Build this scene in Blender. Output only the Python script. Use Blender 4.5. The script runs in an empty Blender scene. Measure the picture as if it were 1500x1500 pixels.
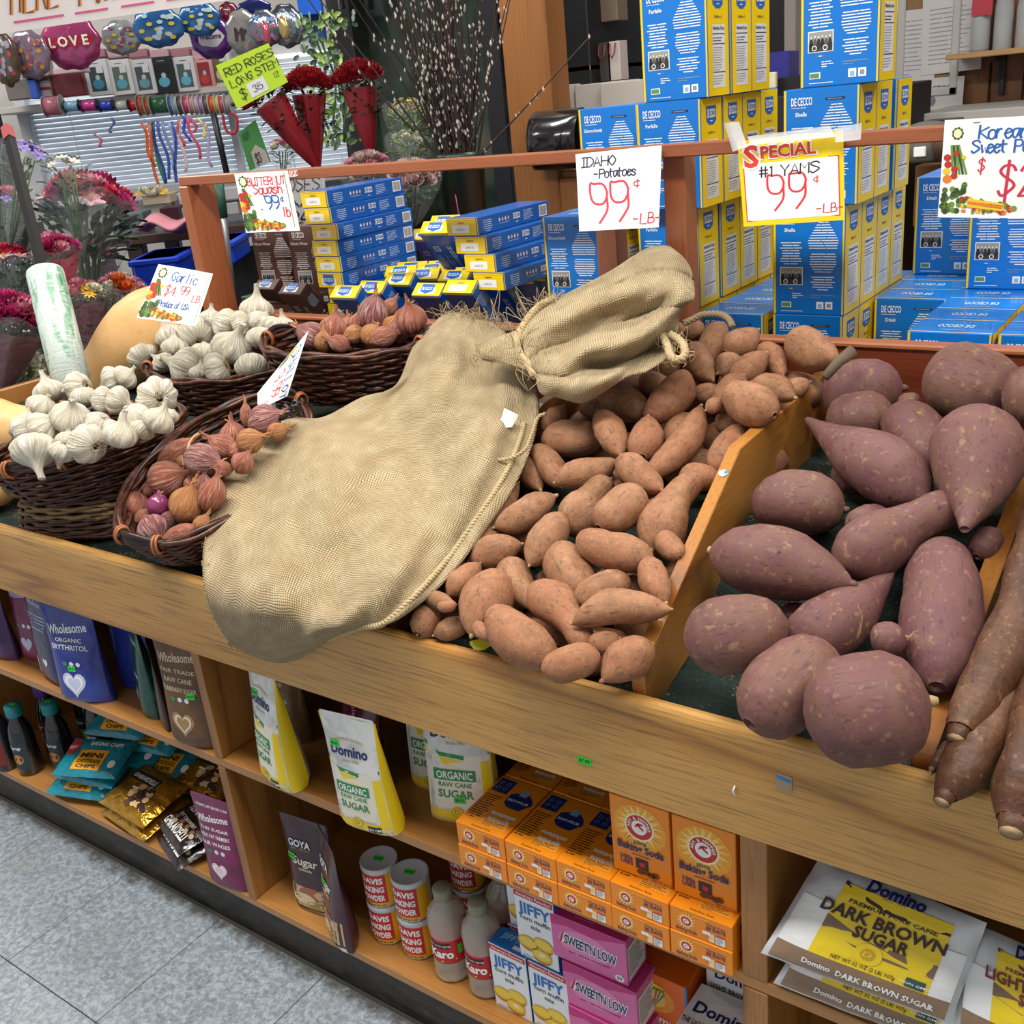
import bpy, math, random
import numpy as np
from mathutils import Vector, Matrix, geometry

# ---------------------------------------------------------------- camera, world, lights, exposure
SC = bpy.context.scene
COL = SC.collection
FOC, EYE = 1518.4, 1.535
def _basis(yaw, pitch, roll):
    fh = np.array([-math.sin(yaw), math.cos(yaw), 0]); up = np.array([0, 0, 1.])
    f = fh*math.cos(pitch) - up*math.sin(pitch)
    r = np.cross(f, up); r /= np.linalg.norm(r)
    u = np.cross(r, f); c, s = math.cos(roll), math.sin(roll)
    return f, r*c - u*s, r*s + u*c
CF, CR, CU = _basis(*np.radians([37.0256, 21.662, 5.919]))
CAM = np.array([0, 0, EYE])
cd = bpy.data.cameras.new('camera'); cam = bpy.data.objects.new('camera', cd); COL.objects.link(cam)
cd.sensor_width = 36; cd.lens = FOC/1500*36; cd.clip_start = .02
_m = Matrix.Identity(4)
for i in range(3):
    _m[i][0], _m[i][1], _m[i][2], _m[i][3] = CR[i], CU[i], -CF[i], CAM[i]
cam.matrix_world = _m
SC.camera = cam
SC.view_settings.view_transform = 'Standard'; SC.view_settings.look = 'None'
SC.view_settings.gamma = 1; SC.view_settings.use_curve_mapping = False
SC.view_settings.exposure = 0.08
w = bpy.data.worlds.new('world'); SC.world = w; w.use_nodes = True
w.node_tree.nodes['Background'].inputs[0].default_value = (.93, .96, 1, 1)
w.node_tree.nodes['Background'].inputs[1].default_value = .55
def area_light(name, loc, sx, sy, power, aim=(0, 0, -1), col=(1, .97, .92)):
    l = bpy.data.lights.new(name, 'AREA'); l.shape = 'RECTANGLE'; l.size = sx; l.size_y = sy
    l.energy = power; l.color = col
    o = bpy.data.objects.new(name, l); COL.objects.link(o); o.location = loc
    o.rotation_euler = Vector(aim).to_track_quat('-Z', 'Y').to_euler()
    return o
# rows of ceiling fluorescent troffers over the aisle, the stand and the florist corner
for k, (x, y, p) in enumerate([(-2.3, .55, 26), (-.9, .55, 26), (.6, .55, 26), (-2.3, 2.6, 20), (-.6, 2.6, 20), (1.2, 2.6, 16), (-4.2, 1.6, 16), (-4.4, 3.6, 16)]):
    area_light('ceiling_light', (x, y, 2.9), 1.2, .3, p*1.35)

# ---------------------------------------------------------------- pixel to place (real depth always given)
def ray(px, py): return CF + CR*(px-750)/FOC - CU*(py-750)/FOC
def at(px, py, X=None, Y=None, Z=None, D=None, pl=None):
    d = ray(px, py)
    if X is not None: t = X/d[0]
    elif Y is not None: t = Y/d[1]
    elif Z is not None: t = (Z-EYE)/d[2]
    elif D is not None: t = D
    else:
        a, b = pl; t = (a-EYE)/(d[2]-b*d[1])      # plane z = a + b*y
    return CAM + d*t
def pxm(p): return float((np.asarray(p)-CAM) @ CF)/FOC     # metres per pixel at p

# ---------------------------------------------------------------- materials
MATS = {}
def newmat(name):
    m = bpy.data.materials.new(name); m.use_nodes = True; MATS[name] = m
    nt = m.node_tree; b = nt.nodes['Principled BSDF']
    return m, nt, b
def srgb(h):
    if isinstance(h, str):
        h = h.lstrip('#'); c = [int(h[i:i+2], 16)/255 for i in (0, 2, 4)]
    else: c = h
    return tuple((x/12.92 if x <= .04045 else ((x+.055)/1.055)**2.4) for x in c) + (1,)
def M(col, rough=.5, metal=0, emit=0, alpha=1, trans=0, coat=0, name=None):
    """simple material cached by its values"""
    key = name or 'plain_%s_%s_%s_%s_%s_%s_%s' % (col, rough, metal, emit, alpha, trans, coat)
    if key in MATS: return MATS[key]
    m, nt, b = newmat(key)
    b.inputs['Base Color'].default_value = srgb(col); b.inputs['Roughness'].default_value = rough
    b.inputs['Metallic'].default_value = metal; b.inputs['Coat Weight'].default_value = coat
    if emit: b.inputs['Emission Color'].default_value = srgb(col); b.inputs['Emission Strength'].default_value = emit
    b.inputs['Alpha'].default_value = alpha
    b.inputs['Transmission Weight'].default_value = trans
    return m
def N(nt, typ, **kw):
    n = nt.nodes.new('ShaderNode'+typ)
    for k, v in kw.items():
        if k in n.inputs.keys(): n.inputs[k].default_value = v
        else: setattr(n, k, v)
    return n
def L(nt, a, b): nt.links.new(a, b)
def ramp(nt, fac, stops, interp='LINEAR'):
    r = nt.nodes.new('ShaderNodeValToRGB'); r.color_ramp.interpolation = interp
    while len(r.color_ramp.elements) < len(stops): r.color_ramp.elements.new(.5)
    for e, (p, c) in zip(r.color_ramp.elements, stops):
        e.position = p; e.color = srgb(c) if not isinstance(c, (int, float)) else (c, c, c, 1)
    if fac is not None: L(nt, fac, r.inputs[0])
    return r.outputs[0]
def coords(nt, scale=(1, 1, 1), rnd=0, kind='Object'):
    tc = N(nt, 'TexCoord'); mp = N(nt, 'Mapping'); mp.inputs['Scale'].default_value = scale
    L(nt, tc.outputs[kind], mp.inputs[0])
    if rnd:
        oi = N(nt, 'ObjectInfo'); mu = N(nt, 'Math', operation='MULTIPLY'); L(nt, oi.outputs['Random'], mu.inputs[0]); mu.inputs[1].default_value = rnd
        L(nt, mu.outputs[0], mp.inputs['Location'])
    return mp.outputs[0]
def noise(nt, vec, scale, detail=3, rough=.5, dist=0):
    n = N(nt, 'TexNoise'); n.inputs['Scale'].default_value = scale; n.inputs['Detail'].default_value = detail
    n.inputs['Roughness'].default_value = rough; n.inputs['Distortion'].default_value = dist
    L(nt, vec, n.inputs['Vector']); return n.outputs['Fac']
def mix(nt, f, a, b, mode='MIX'):
    m = N(nt, 'Mix', data_type='RGBA', blend_type=mode)
    for s, v in ((0, f), (6, a), (7, b)):
        if isinstance(v, (int, float)): m.inputs[s].default_value = v
        elif isinstance(v, (tuple, str)): m.inputs[s].default_value = srgb(v)
        else: L(nt, v, m.inputs[s])
    return m.outputs[2]
def mth(nt, op, a, b=0, c=None):
    m = N(nt, 'Math', operation=op)
    for s, v in ((0, a), (1, b)) + (((2, c),) if c is not None else ()):
        if isinstance(v, (int, float)): m.inputs[s].default_value = v
        else: L(nt, v, m.inputs[s])
    return m.outputs[0]
def bump(nt, b, h, strength=.4, dist=.002):
    n = N(nt, 'Bump'); n.inputs['Strength'].default_value = strength; n.inputs['Distance'].default_value = dist
    L(nt, h, n.inputs['Height']); L(nt, n.outputs[0], b.inputs['Normal']); return n
def wood(name, cols, axis='X', rough=.35, grain=1.0, lines=14, coat=.2, pores=.5):
    m, nt, b = newmat(name)
    st = {'X': (.12, 1, 1), 'Y': (1, .12, 1), 'Z': (1, 1, .12)}[axis]
    v = coords(nt, st, 7)
    n1 = noise(nt, v, 3.2*grain, 3, .5, .3)
    rings = mth(nt, 'PINGPONG', mth(nt, 'MULTIPLY', n1, lines), 1.0)
    rings = mth(nt, 'POWER', rings, 2.2)
    st2 = tuple(s*(.25 if s < 1 else 1) for s in st)
    v2 = coords(nt, st2, 3)
    fine = noise(nt, v2, 260*grain, 3, .6)
    big = noise(nt, v, 2.0, 2)
    c = ramp(nt, rings, [(0, cols[0]), (.6, cols[1]), (1, cols[2])])
    c = mix(nt, ramp(nt, big, [(.35, 0.), (.65, .5)]), c, cols[3])
    c = mix(nt, ramp(nt, fine, [(.3, pores), (.5, 0.)]), c, cols[4])
    L(nt, c, b.inputs['Base Color']); b.inputs['Roughness'].default_value = rough; b.inputs['Coat Weight'].default_value = coat
    b.inputs['Coat Roughness'].default_value = .25
    bump(nt, b, fine, .15, .001)
    return m
OAK = wood('oak_board', ['#cc9a50', '#bd873c', '#925f24', '#c08a42', '#63401a'], 'X', .34, 1.1, 13, .3, .62)
PLYX = wood('varnished_plywood', ['#b98245', '#a66f36', '#87531f', '#ab7539', '#70431a'], 'X', .3, 1, 7, .3, .3)
PLYZ = wood('varnished_plywood_upright', ['#b07a40', '#9c6730', '#7a4a1c', '#a06b34', '#63390f'], 'Z', .35, 1.6, 9, .2, .4)
PLYY = wood('varnished_plywood_divider', ['#b67c38', '#a0652a', '#7a4618', '#a8702f', '#5c3512'], 'Y', .25, 1.2, 6, .5, .35)
RED = wood('red_stained_wood', ['#a3603a', '#935230', '#7c4126', '#9a5834', '#5b2c18'], 'X', .35, 1, 7, .3, .4)
REDZ = wood('red_stained_wood_upright', ['#a3603a', '#935230', '#7c4126', '#9a5834', '#5b2c18'], 'Z', .35, 1, 7, .3, .4)
MAHO = wood('mahogany_back_board', ['#7a3a24', '#6a2e1c', '#552314', '#74361f', '#3c170c'], 'X', .25, 1, 6, .5, .4)

# ---------------------------------------------------------------- mesh builder
def trs(loc=(0, 0, 0), rz=0, rx=0, ry=0, s=1):
    return Matrix.Translation(Vector([float(c) for c in loc])) @ Matrix.Rotation(rz, 4, 'Z') @ Matrix.Rotation(ry, 4, 'Y') @ Matrix.Rotation(rx, 4, 'X') @ Matrix.Scale(s, 4)
def frame(o, x, y=None, z=None):
    """matrix with origin o, local x axis along x, z near z"""
    x = Vector(x).normalized(); z = Vector(z if z is not None else (0, 0, 1))
    if y is not None: z = x.cross(Vector(y))
    y2 = z.cross(x).normalized(); z2 = x.cross(y2).normalized()
    m = Matrix.Identity(4)
    for i in range(3): m[i][0], m[i][1], m[i][2], m[i][3] = x[i], y2[i], z2[i], o[i]
    return m
class MB:
    def __init__(s): s.V = []; s.F = []; s.I = []; s.S = []; s.mats = []; s.uv = None; s.n = 0
    def mi(s, m):
        if m not in s.mats: s.mats.append(m)
        return s.mats.index(m)
    def add(s, V, F, mat, smooth=False, T=None, uv=None):
        V = np.asarray(V, float).reshape(-1, 3)
        if T is not None:
            A = np.array(T); V = V @ A[:3, :3].T + A[:3, 3]
        k = s.n; s.V.append(V); s.n += len(V)
        mi = s.mi(mat)
        s.F += [tuple(k+i for i in f) for f in F]; s.I += [mi]*len(F); s.S += [smooth]*len(F)
        if uv is not None:
            if s.uv is None: s.uv = {}
            for i, q in enumerate(uv): s.uv[k+i] = q
        return s
    def box(s, x0, x1, y0, y1, z0, z1, mat, b=.002, T=None):
        b = min(b, abs(x1-x0)*.45, abs(y1-y0)*.45, abs(z1-z0)*.45)
        X, Y, Z = (x0, x1), (y0, y1), (z0, z1); V = []; idx = {}
        for i in (0, 1):
            for j in (0, 1):
                for k in (0, 1):
                    c = (X[i], Y[j], Z[k]); d = (b if i == 0 else -b, b if j == 0 else -b, b if k == 0 else -b)
                    for a in range(3):
                        idx[i, j, k, a] = len(V)
                        V.append([c[q] + (0 if q == a else d[q]) for q in range(3)])
        F = []
        for a in range(3):
            o = [q for q in range(3) if q != a]
            for sd in (0, 1):
                f = []
                for (u, v) in ((0, 0), (1, 0), (1, 1), (0, 1)):
                    q = [0, 0, 0]; q[a] = sd; q[o[0]] = u; q[o[1]] = v; f.append(idx[q[0], q[1], q[2], a])
                F.append(f)
        for a in range(3):        # edges parallel to axis a
            o = [q for q in range(3) if q != a]
            for u in (0, 1):
                for v in (0, 1):
                    q0 = [0, 0, 0]; q0[o[0]] = u; q0[o[1]] = v; q1 = list(q0); q1[a] = 1
                    F.append([idx[(*q0, o[0])], idx[(*q1, o[0])], idx[(*q1, o[1])], idx[(*q0, o[1])]])
        for i in (0, 1):
            for j in (0, 1):
                for k in (0, 1): F.append([idx[i, j, k, 0], idx[i, j, k, 1], idx[i, j, k, 2]])
        V = np.array(V); c = np.array([(x0+x1)/2, (y0+y1)/2, (z0+z1)/2]); G = []
        for f in F:
            p = V[f]; nn = np.cross(p[1]-p[0], p[2]-p[0])
            G.append(f if nn @ (p.mean(0)-c) > 0 else f[::-1])
        return s.add(V, G, mat, False, T)
    def grid(s, P, mat, smooth=True, cu=False, cv=False, T=None, uv=None):
        P = np.asarray(P, float); nu, nv = P.shape[:2]; F = []
        for i in range(nu if cu else nu-1):
            for j in range(nv if cv else nv-1):
                i2, j2 = (i+1) % nu, (j+1) % nv
                F.append((i*nv+j, i2*nv+j, i2*nv+j2, i*nv+j2))
        return s.add(P.reshape(-1, 3), F, mat, smooth, T, uv)
    def lathe(s, prof, n, mat, T=None, smooth=True, ell=1.0):
        a = np.linspace(0, 2*math.pi, n, endpoint=False)
        P = np.array([[(r*math.cos(t), r*math.sin(t)*ell, z) for t in a] for r, z in prof])
        k = len(prof)
        F = []
        for i in range(k-1):
            for j in range(n):
                j2 = (j+1) % n; F.append((i*n+j, i*n+j2, (i+1)*n+j2, (i+1)*n+j))
        if prof[0][0] > 1e-6: F.append(tuple(range(n))[::-1])
        if prof[-1][0] > 1e-6: F.append(tuple((k-1)*n+j for j in range(n)))
        return s.add(P.reshape(-1, 3), F, mat, smooth, T)
    def tube(s, pts, r, mat, n=6, T=None, caps=True, closed=False, smooth=True):
        P = np.array(pts, float); m = len(P); r = np.full(m, r) if np.isscalar(r) else np.array(r, float)
        if closed: tg = np.roll(P, -1, 0)-np.roll(P, 1, 0)
        else: tg = np.gradient(P, axis=0)
        tg /= (np.linalg.norm(tg, axis=1)[:, None]+1e-12)
        ref = np.array([0, 0, 1.]) if abs(tg[0][2]) < .9 else np.array([1., 0, 0])
        u = np.cross(tg[0], ref); u /= np.linalg.norm(u); R = []
        a = np.linspace(0, 2*math.pi, n, endpoint=False)
        for i in range(m):
            u = u-tg[i]*(u@tg[i]); u /= np.linalg.norm(u)+1e-12; v = np.cross(tg[i], u)
            R.append(P[i]+r[i]*(np.outer(np.cos(a), u)+np.outer(np.sin(a), v)))
        R = np.array(R); F = []
        for i in range(m if closed else m-1):
            i2 = (i+1) % m
            for j in range(n): F.append((i*n+j, i*n+(j+1) % n, i2*n+(j+1) % n, i2*n+j))
        if caps and not closed: F.append(tuple(range(n))[::-1]); F.append(tuple((m-1)*n+j for j in range(n)))
        return s.add(R.reshape(-1, 3), F, mat, smooth, T)
    def prism(s, pts, z0, z1, mat, T=None, smooth=False):
        """2D outline extruded in local z"""
        n = len(pts); V = [(x, y, z0) for x, y in pts]+[(x, y, z1) for x, y in pts]
        ar = sum(pts[i][0]*pts[(i+1) % n][1]-pts[(i+1) % n][0]*pts[i][1] for i in range(n))
        F = [tuple(range(n))[::-1], tuple(range(n, 2*n))]+[(i, (i+1) % n, n+(i+1) % n, n+i) for i in range(n)]
        if ar < 0: F = [f[::-1] for f in F]
        return s.add(V, F, mat, smooth, T)
    def mesh(s, name):
        me = bpy.data.meshes.new(name)
        V = np.concatenate(s.V) if s.V else np.zeros((0, 3))
        me.from_pydata(V.tolist(), [], s.F)
        me.polygons.foreach_set('material_index', s.I); me.polygons.foreach_set('use_smooth', s.S)
        for m in s.mats: me.materials.append(m)
        if s.uv is not None:
            ul = me.uv_layers.new(name='UVMap'); li = np.zeros(len(me.loops), int); me.loops.foreach_get('vertex_index', li)
            ul.data.foreach_set('uv', np.array([s.uv.get(i, (0, 0)) for i in li], float).ravel())
        me.update(); return me
    def build(s, name, parent=None, T=None):
        o = bpy.data.objects.new(name, s.mesh(name)); COL.objects.link(o)
        if T is not None: o.matrix_local = T
        if parent is not None: o.parent = parent
        return o
def tag(o, label=None, cat=None, group=None, kind=None):
    if label: o['label'] = label
    if cat: o['category'] = cat
    if group: o['group'] = group
    if kind: o['kind'] = kind
    return o
def thing(name, label, cat, T=None, group=None):
    o = bpy.data.objects.new(name, None); COL.objects.link(o); o.empty_display_size = .05
    if T is not None: o.matrix_local = T if isinstance(T, Matrix) else Matrix.Translation(Vector([float(c) for c in T]))
    return tag(o, label, cat, group)
def struct(mb, name, T=None):
    return tag(mb.build(name, None, T), kind='structure')
def dup(o, T=None, label=None, group=None, parent=None):
    c = o.copy(); COL.objects.link(c)
    if parent is not None: c.parent = parent
    for ch in KIDS(o): dup(ch, parent=c)
    if T is not None: c.matrix_local = T
    if label: c['label'] = label
    if group: c['group'] = group
    return c
def KIDS(o): return list(o.children)
rnd = random.Random(7)
ORD = ['', 'second ', 'third ', 'fourth ', 'fifth ', 'sixth ', 'seventh ', 'eighth ', 'ninth ', 'tenth ', 'eleventh ', 'twelfth ', 'thirteenth ', 'fourteenth ']
def nth(i, end='from the left'): return ('leftmost' if i == 0 and end == 'from the left' else (ORD[i].strip() or 'first')+' '+end)
# ---------------------------------------------------------------- floor of twelve inch tiles
def speckle():
    m, nt, b = newmat('speckled_vinyl_tile')
    v = coords(nt, (1, 1, 1), 9)
    a = noise(nt, v, 95, 4, .65, .6); f = noise(nt, v, 240, 2, .6); g = noise(nt, v, 9, 3)
    c = ramp(nt, a, [(.3, '#6c757e'), (.48, '#8b959e'), (.62, '#a9b2ba')])
    c = mix(nt, ramp(nt, f, [(.66, 0.), (.72, .7)]), c, '#c6ccd1')
    c = mix(nt, ramp(nt, g, [(.45, 0.), (.75, .35)]), c, '#888a86')
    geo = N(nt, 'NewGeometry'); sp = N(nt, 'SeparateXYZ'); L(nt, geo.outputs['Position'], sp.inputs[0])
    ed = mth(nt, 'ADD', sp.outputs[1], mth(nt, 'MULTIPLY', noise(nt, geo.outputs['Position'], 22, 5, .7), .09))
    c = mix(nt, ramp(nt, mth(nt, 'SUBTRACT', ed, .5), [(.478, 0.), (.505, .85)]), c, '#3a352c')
    L(nt, c, b.inputs['Base Color']); b.inputs['Roughness'].default_value = .32
    return m
TILE = speckle()
GROUT = M('#2e2c29', .9)
mb = MB(); mb.box(-6.5, 2.5, -1.2, 6.5, -.05, -.003, GROUT, .001); floor = struct(mb, 'floor')
TS = .3047; mb = MB(); mb.box(.0009, TS-.0009, .0009, TS-.0009, -.003, .0, TILE, .0008); tile_me = mb.mesh('tile')
TX0 = -2.2105-12*TS
for i in range(24):
    for j in range(5):
        o = bpy.data.objects.new('tile', tile_me); COL.objects.link(o); o.parent = floor
        o.location = (TX0+(i)*TS, .972-(j)*TS-.31+.095*0, 0)
# grime along the kick board
# ---------------------------------------------------------------- the produce stand
X0, X1 = -2.5, .55
stand = thing('produce_display_stand', 'long oak-fronted produce stand with sloping bins above and shelves of packets below', 'display stand', (0, 0, 0))
DECK = '#16352f'
def deckmat():
    m, nt, b = newmat('dark_green_bin_liner')
    v = coords(nt); a = noise(nt, v, 160, 3, .7); g = noise(nt, v, 30, 3, .6)
    c = mix(nt, ramp(nt, a, [(.4, 0.), (.65, 1.)]), '#0c1d19', '#183229')
    c = mix(nt, ramp(nt, mth(nt, 'MULTIPLY', g, noise(nt, v, 300, 2)), [(.34, 0.), (.4, .9)]), c, '#8a7458')
    L(nt, c, b.inputs['Base Color']); b.inputs['Roughness'].default_value = .85; bump(nt, b, a, .8, .004); return m
GREEN = deckmat()
mb = MB()
# front board with rounded top edge, profile in y,z extruded along x
prof = [(.950, .683), (.950, .822), (.9515, .829), (.955, .8335), (.960, .8355), (.966, .835), (.9705, .831), (.972, .825), (.972, .683)]
V = [(x, y, z) for x in (X0, X1) for y, z in prof]; n = len(prof)
F = [tuple(range(n)), tuple(range(2*n-1, n-1, -1))]+[(i, i+n, (i+1) % n+n, (i+1) % n) for i in range(n)]
mb.add(V, F, OAK); mb.build('front_board', stand)
def yz_panel(name, pts, x0, x1, mat, skew=0, parent=stand):
    """panel standing across the stand, outline in y,z, thickness in x; skew shifts x with y"""
    m = MB(); b = .0012; n = len(pts)
    cy = sum(p[0] for p in pts)/n; cz = sum(p[1] for p in pts)/n
    V = []
    for xx, k in ((x0, 1), (x0+b, 0), (x1-b, 0), (x1, 1)):
        for y, z in pts:
            ins = b*k; V.append((xx+skew*(y-.97), y+(ins if y < cy else -ins), z+(ins if z < cz else -ins)))
    F = [tuple(range(n))[::-1], tuple(range(3*n, 4*n))]
    for r in range(3):
        F += [(r*n+i, r*n+(i+1) % n, (r+1)*n+(i+1) % n, (r+1)*n+i) for i in range(n)]
    m.add(V, F, mat); return m.build(name, parent)
yz_panel('divider', [(.973, .79), (.973, .866), (1.274, 1.057), (1.625, 1.075), (1.625, .90), (1.2, .85)], -.575, -.556, PLYY)
yz_panel('divider', [(.975, .79), (.980, .846), (1.40, 1.026), (1.62, 1.045), (1.62, .90), (1.2, .85)], -.237, -.214, PLYY, .03)
yz_panel('divider', [(.973, .79), (.973, .845), (1.27, .985), (1.42, 1.045), (1.62, 1.06), (1.62, .90), (1.2, .85)], -.998, -.978, PLYY)
# bin floor : flat lip, slope, flat back
mb = MB(); fp = [(.973, .800), (1.08, .812), (1.29, .948), (1.631, .955)]
V = [(x, y, z) for x in (X0, X1) for y, z in fp]+[(x, y, z-.015) for x in (X0, X1) for y, z in fp]
n = 4; F = [(i, n+i, n+i+1, i+1) for i in range(3)]+[(2*n+i+1, 3*n+i+1, 3*n+i, 2*n+i) for i in range(3)]+[(0, 2*n, 3*n, n), (3, n+3, 3*n+3, 2*n+3)]
mb.add(V, F, GREEN); mb.build('bin_floor', stand)
mb = MB(); mb.box(-2.09, X1, 1.66, 2.75, .93, .9555, REDZ, .002); mb.build('rear_deck', stand)
mb = MB(); mb.box(X0-.02, X0, .96, 1.65, 0, .99, PLYZ, .002); mb.build('end_panel', stand)
mb = MB(); mb.box(-2.095, X1, 1.632, 1.655, .956, 1.120, MAHO, .003); mb.box(-2.095, X1, 1.628, 1.659, 1.114, 1.124, RED, .003); mb.build('back_board', stand)
# lower carcass
mb = MB(); mb.box(X0, X1, .972, 1.42, .082, .101, PLYX, .0015); tag(mb.build('bottom_shelf', stand), 'varnished plywood bottom shelf')
mb = MB(); mb.box(X0, X1, .972, 1.42, .418, .438, PLYX, .0015); mb.build('middle_shelf', stand)
mb = MB(); mb.box(X0, X1, 1.42, 1.44, 0, .79, M('#2c1c10', .8), .001); mb.build('rear_panel', stand)
for x0, x1 in ((-1.492, -1.470), (-.433, -.398)):
    mb = MB(); mb.box(x0, x1, .971, 1.42, .1015, .417, PLYZ, .0015); mb.build('upright_panel', stand)
    mb = MB(); mb.box(x0, x1, .971, 1.42, .4385, .79, PLYZ, .0015); mb.build('upright_panel', stand)
def kickmat():
    m, nt, b = newmat('scuffed_black_kick_board'); v = coords(nt, (1, 1, 3)); a = noise(nt, v, 18, 5, .7)
    L(nt, ramp(nt, a, [(.4, '#1f1b18'), (.62, '#3a322c'), (.75, '#6b4d33')]), b.inputs['Base Color']); b.inputs['Roughness'].default_value = .45; return m
mb = MB(); mb.box(X0, X1, .975, .99, 0, .082, kickmat(), .001); mb.build('kick_board', stand)
# sign rail on posts
mb = MB(); mb.box(-2.095, X1, 1.625, 1.660, 1.419, 1.440, RED, .002); mb.build('sign_rail', stand)
for x0, x1, y0, y1 in ((-2.094, -2.062, 1.62, 1.70), (-.998, -.955, 1.66, 1.70), (-.855, -.815, 1.655, 1.70)):
    mb = MB(); mb.box(x0, x1, y0, y1, .956, 1.418, REDZ, .002); mb.build('rail_post', stand)
mb = MB(); mb.box(-2.03, -1.9, 1.66, 1.70, 1.0, 1.12, RED, .002); mb.build('rail_foot', stand)
# ---------------------------------------------------------------- produce materials
def skin(name, cols, spot, rough=.6, scale=14, dirt='#6b5138', bumpd=.0015, lent=60, rings=0.0, patch='#c9a06c'):
    m, nt, b = newmat(name); v = coords(nt, (1, 1, 1), 13)
    a = noise(nt, v, scale, 4, .6, .4); d = noise(nt, v, scale*3.2, 4, .7); oi = N(nt, 'ObjectInfo')
    c = ramp(nt, a, [(.3, cols[0]), (.5, cols[1]), (.7, cols[2])])
    c = mix(nt, mth(nt, 'MULTIPLY', oi.outputs['Random'], .75), c, cols[3])
    c = mix(nt, ramp(nt, d, [(.46, 0.), (.7, .75)]), c, dirt)
    sc_ = noise(nt, coords(nt, (1, 6, 6), 3), 42, 4, .6); c = mix(nt, ramp(nt, sc_, [(.56, 0.), (.68, .55)]), c, spot)
    lt = noise(nt, v, scale*7, 3, .6); c = mix(nt, ramp(nt, lt, [(.58, 0.), (.7, .4)]), c, patch)
    vo = N(nt, 'TexVoronoi'); vo.inputs['Scale'].default_value = lent; L(nt, v, vo.inputs['Vector'])
    k = ramp(nt, vo.outputs['Distance'], [(.05, .8), (.16, 0.)])
    gate = ramp(nt, noise(nt, v, 20, 2), [(.5, 0.), (.6, 1.)])
    c = mix(nt, mth(nt, 'MULTIPLY', k, gate), c, spot)
    p = ramp(nt, noise(nt, v, scale*1.4, 5, .6, .8), [(.7, 0.), (.74, .8)])
    c = mix(nt, p, c, patch)
    L(nt, c, b.inputs['Base Color']); b.inputs['Roughness'].default_value = rough; b.inputs['Specular IOR Level'].default_value = .35
    h = mth(nt, 'ADD', mth(nt, 'MULTIPLY', d, .6), mth(nt, 'MULTIPLY', k, -.3))
    if rings:
        vr = coords(nt, (1, .25, .25), 5); h = mth(nt, 'ADD', h, mth(nt, 'MULTIPLY', noise(nt, vr, 70, 2), rings))
    bump(nt, b, h, .6, bumpd)
    return m
YAM = skin('yam_skin', ['#7c5238', '#976c4c', '#aa8060', '#a0684a'], '#3a281c', .7, 24, '#75593f', .0026, 95, .7, '#b8946a')
KYAM = skin('purple_sweet_potato_skin', ['#5f3d3a', '#704b45', '#7a5a4a', '#663f46'], '#38241f', .62, 13, '#6f503c', .002, 42, .5, '#a98860')
CASS = skin('cassava_skin', ['#4a2c1c', '#603e2a', '#7d593e', '#553626'], '#2c1a10', .5, 16, '#3d2617', .003, 60, 1.6, '#a27a52')
SQUA = skin('butternut_skin', ['#dfae72', '#e6b87e', '#e3b47c', '#dcae74'], '#cf9c5c', .42, 6, '#d9a869', .0003, 30, 0, '#e2ba84')
CUTEND = M('#a98d66', .85); FIBRE = M('#c9ae83', .9)
def papery(name, cols, streak, rough=.4, rnds=.5, sheen=0):
    """papery skins with streaks running pole to pole (object z axis)"""
    m, nt, b = newmat(name); tc = N(nt, 'TexCoord'); oi = N(nt, 'ObjectInfo')
    sx = N(nt, 'SeparateXYZ'); L(nt, tc.outputs['Object'], sx.inputs[0])
    ang = mth(nt, 'ARCTAN2', sx.outputs[1], sx.outputs[0]); cb = N(nt, 'CombineXYZ')
    L(nt, mth(nt, 'MULTIPLY', ang, 5.0), cb.inputs[0]); L(nt, mth(nt, 'MULTIPLY', sx.outputs[2], .7), cb.inputs[1]); L(nt, mth(nt, 'MULTIPLY', oi.outputs['Random'], 50), cb.inputs[2])
    a = noise(nt, cb.outputs[0], 1.7, 5, .6, .2); g = noise(nt, coords(nt, (1, 1, 1), 20), 1.6, 3, .6)
    c = ramp(nt, a, [(.38, cols[0]), (.5, cols[1]), (.6, cols[2])])
    c = mix(nt, ramp(nt, g, [(.45, 0.), (.7, rnds)]), c, cols[3])
    c = mix(nt, ramp(nt, mth(nt, 'ABSOLUTE', mth(nt, 'SUBTRACT', a, .5)), [(0, .6), (.02, 0.)]), c, streak)
    L(nt, c, b.inputs['Base Color']); b.inputs['Roughness'].default_value = rough
    b.inputs['Subsurface Weight'].default_value = sheen; b.inputs['Subsurface Scale'].default_value = .01
    bump(nt, b, a, .6, .04); return m
GARL = papery('garlic_skin', ['#c6baa0', '#e2dac6', '#f1ecdf', '#d6caae'], '#a08e66', .5, .55)
SHAL = papery('shallot_skin', ['#944c34', '#b5705a', '#cf9a80', '#a85a50'], '#6c2c1e', .3, .6)
SHAP = papery('purple_shallot_skin', ['#7c4048', '#a4665f', '#c8a296', '#8a4a58'], '#43203a', .3, .5)
SHAO = papery('golden_onion_skin', ['#a9683a', '#c0824e', '#cf9a66', '#b98056'], '#8a4a26', .3, .6)
ROOT = M('#a4875c', .95); ROOTD = M('#6d5636', .95)

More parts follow.
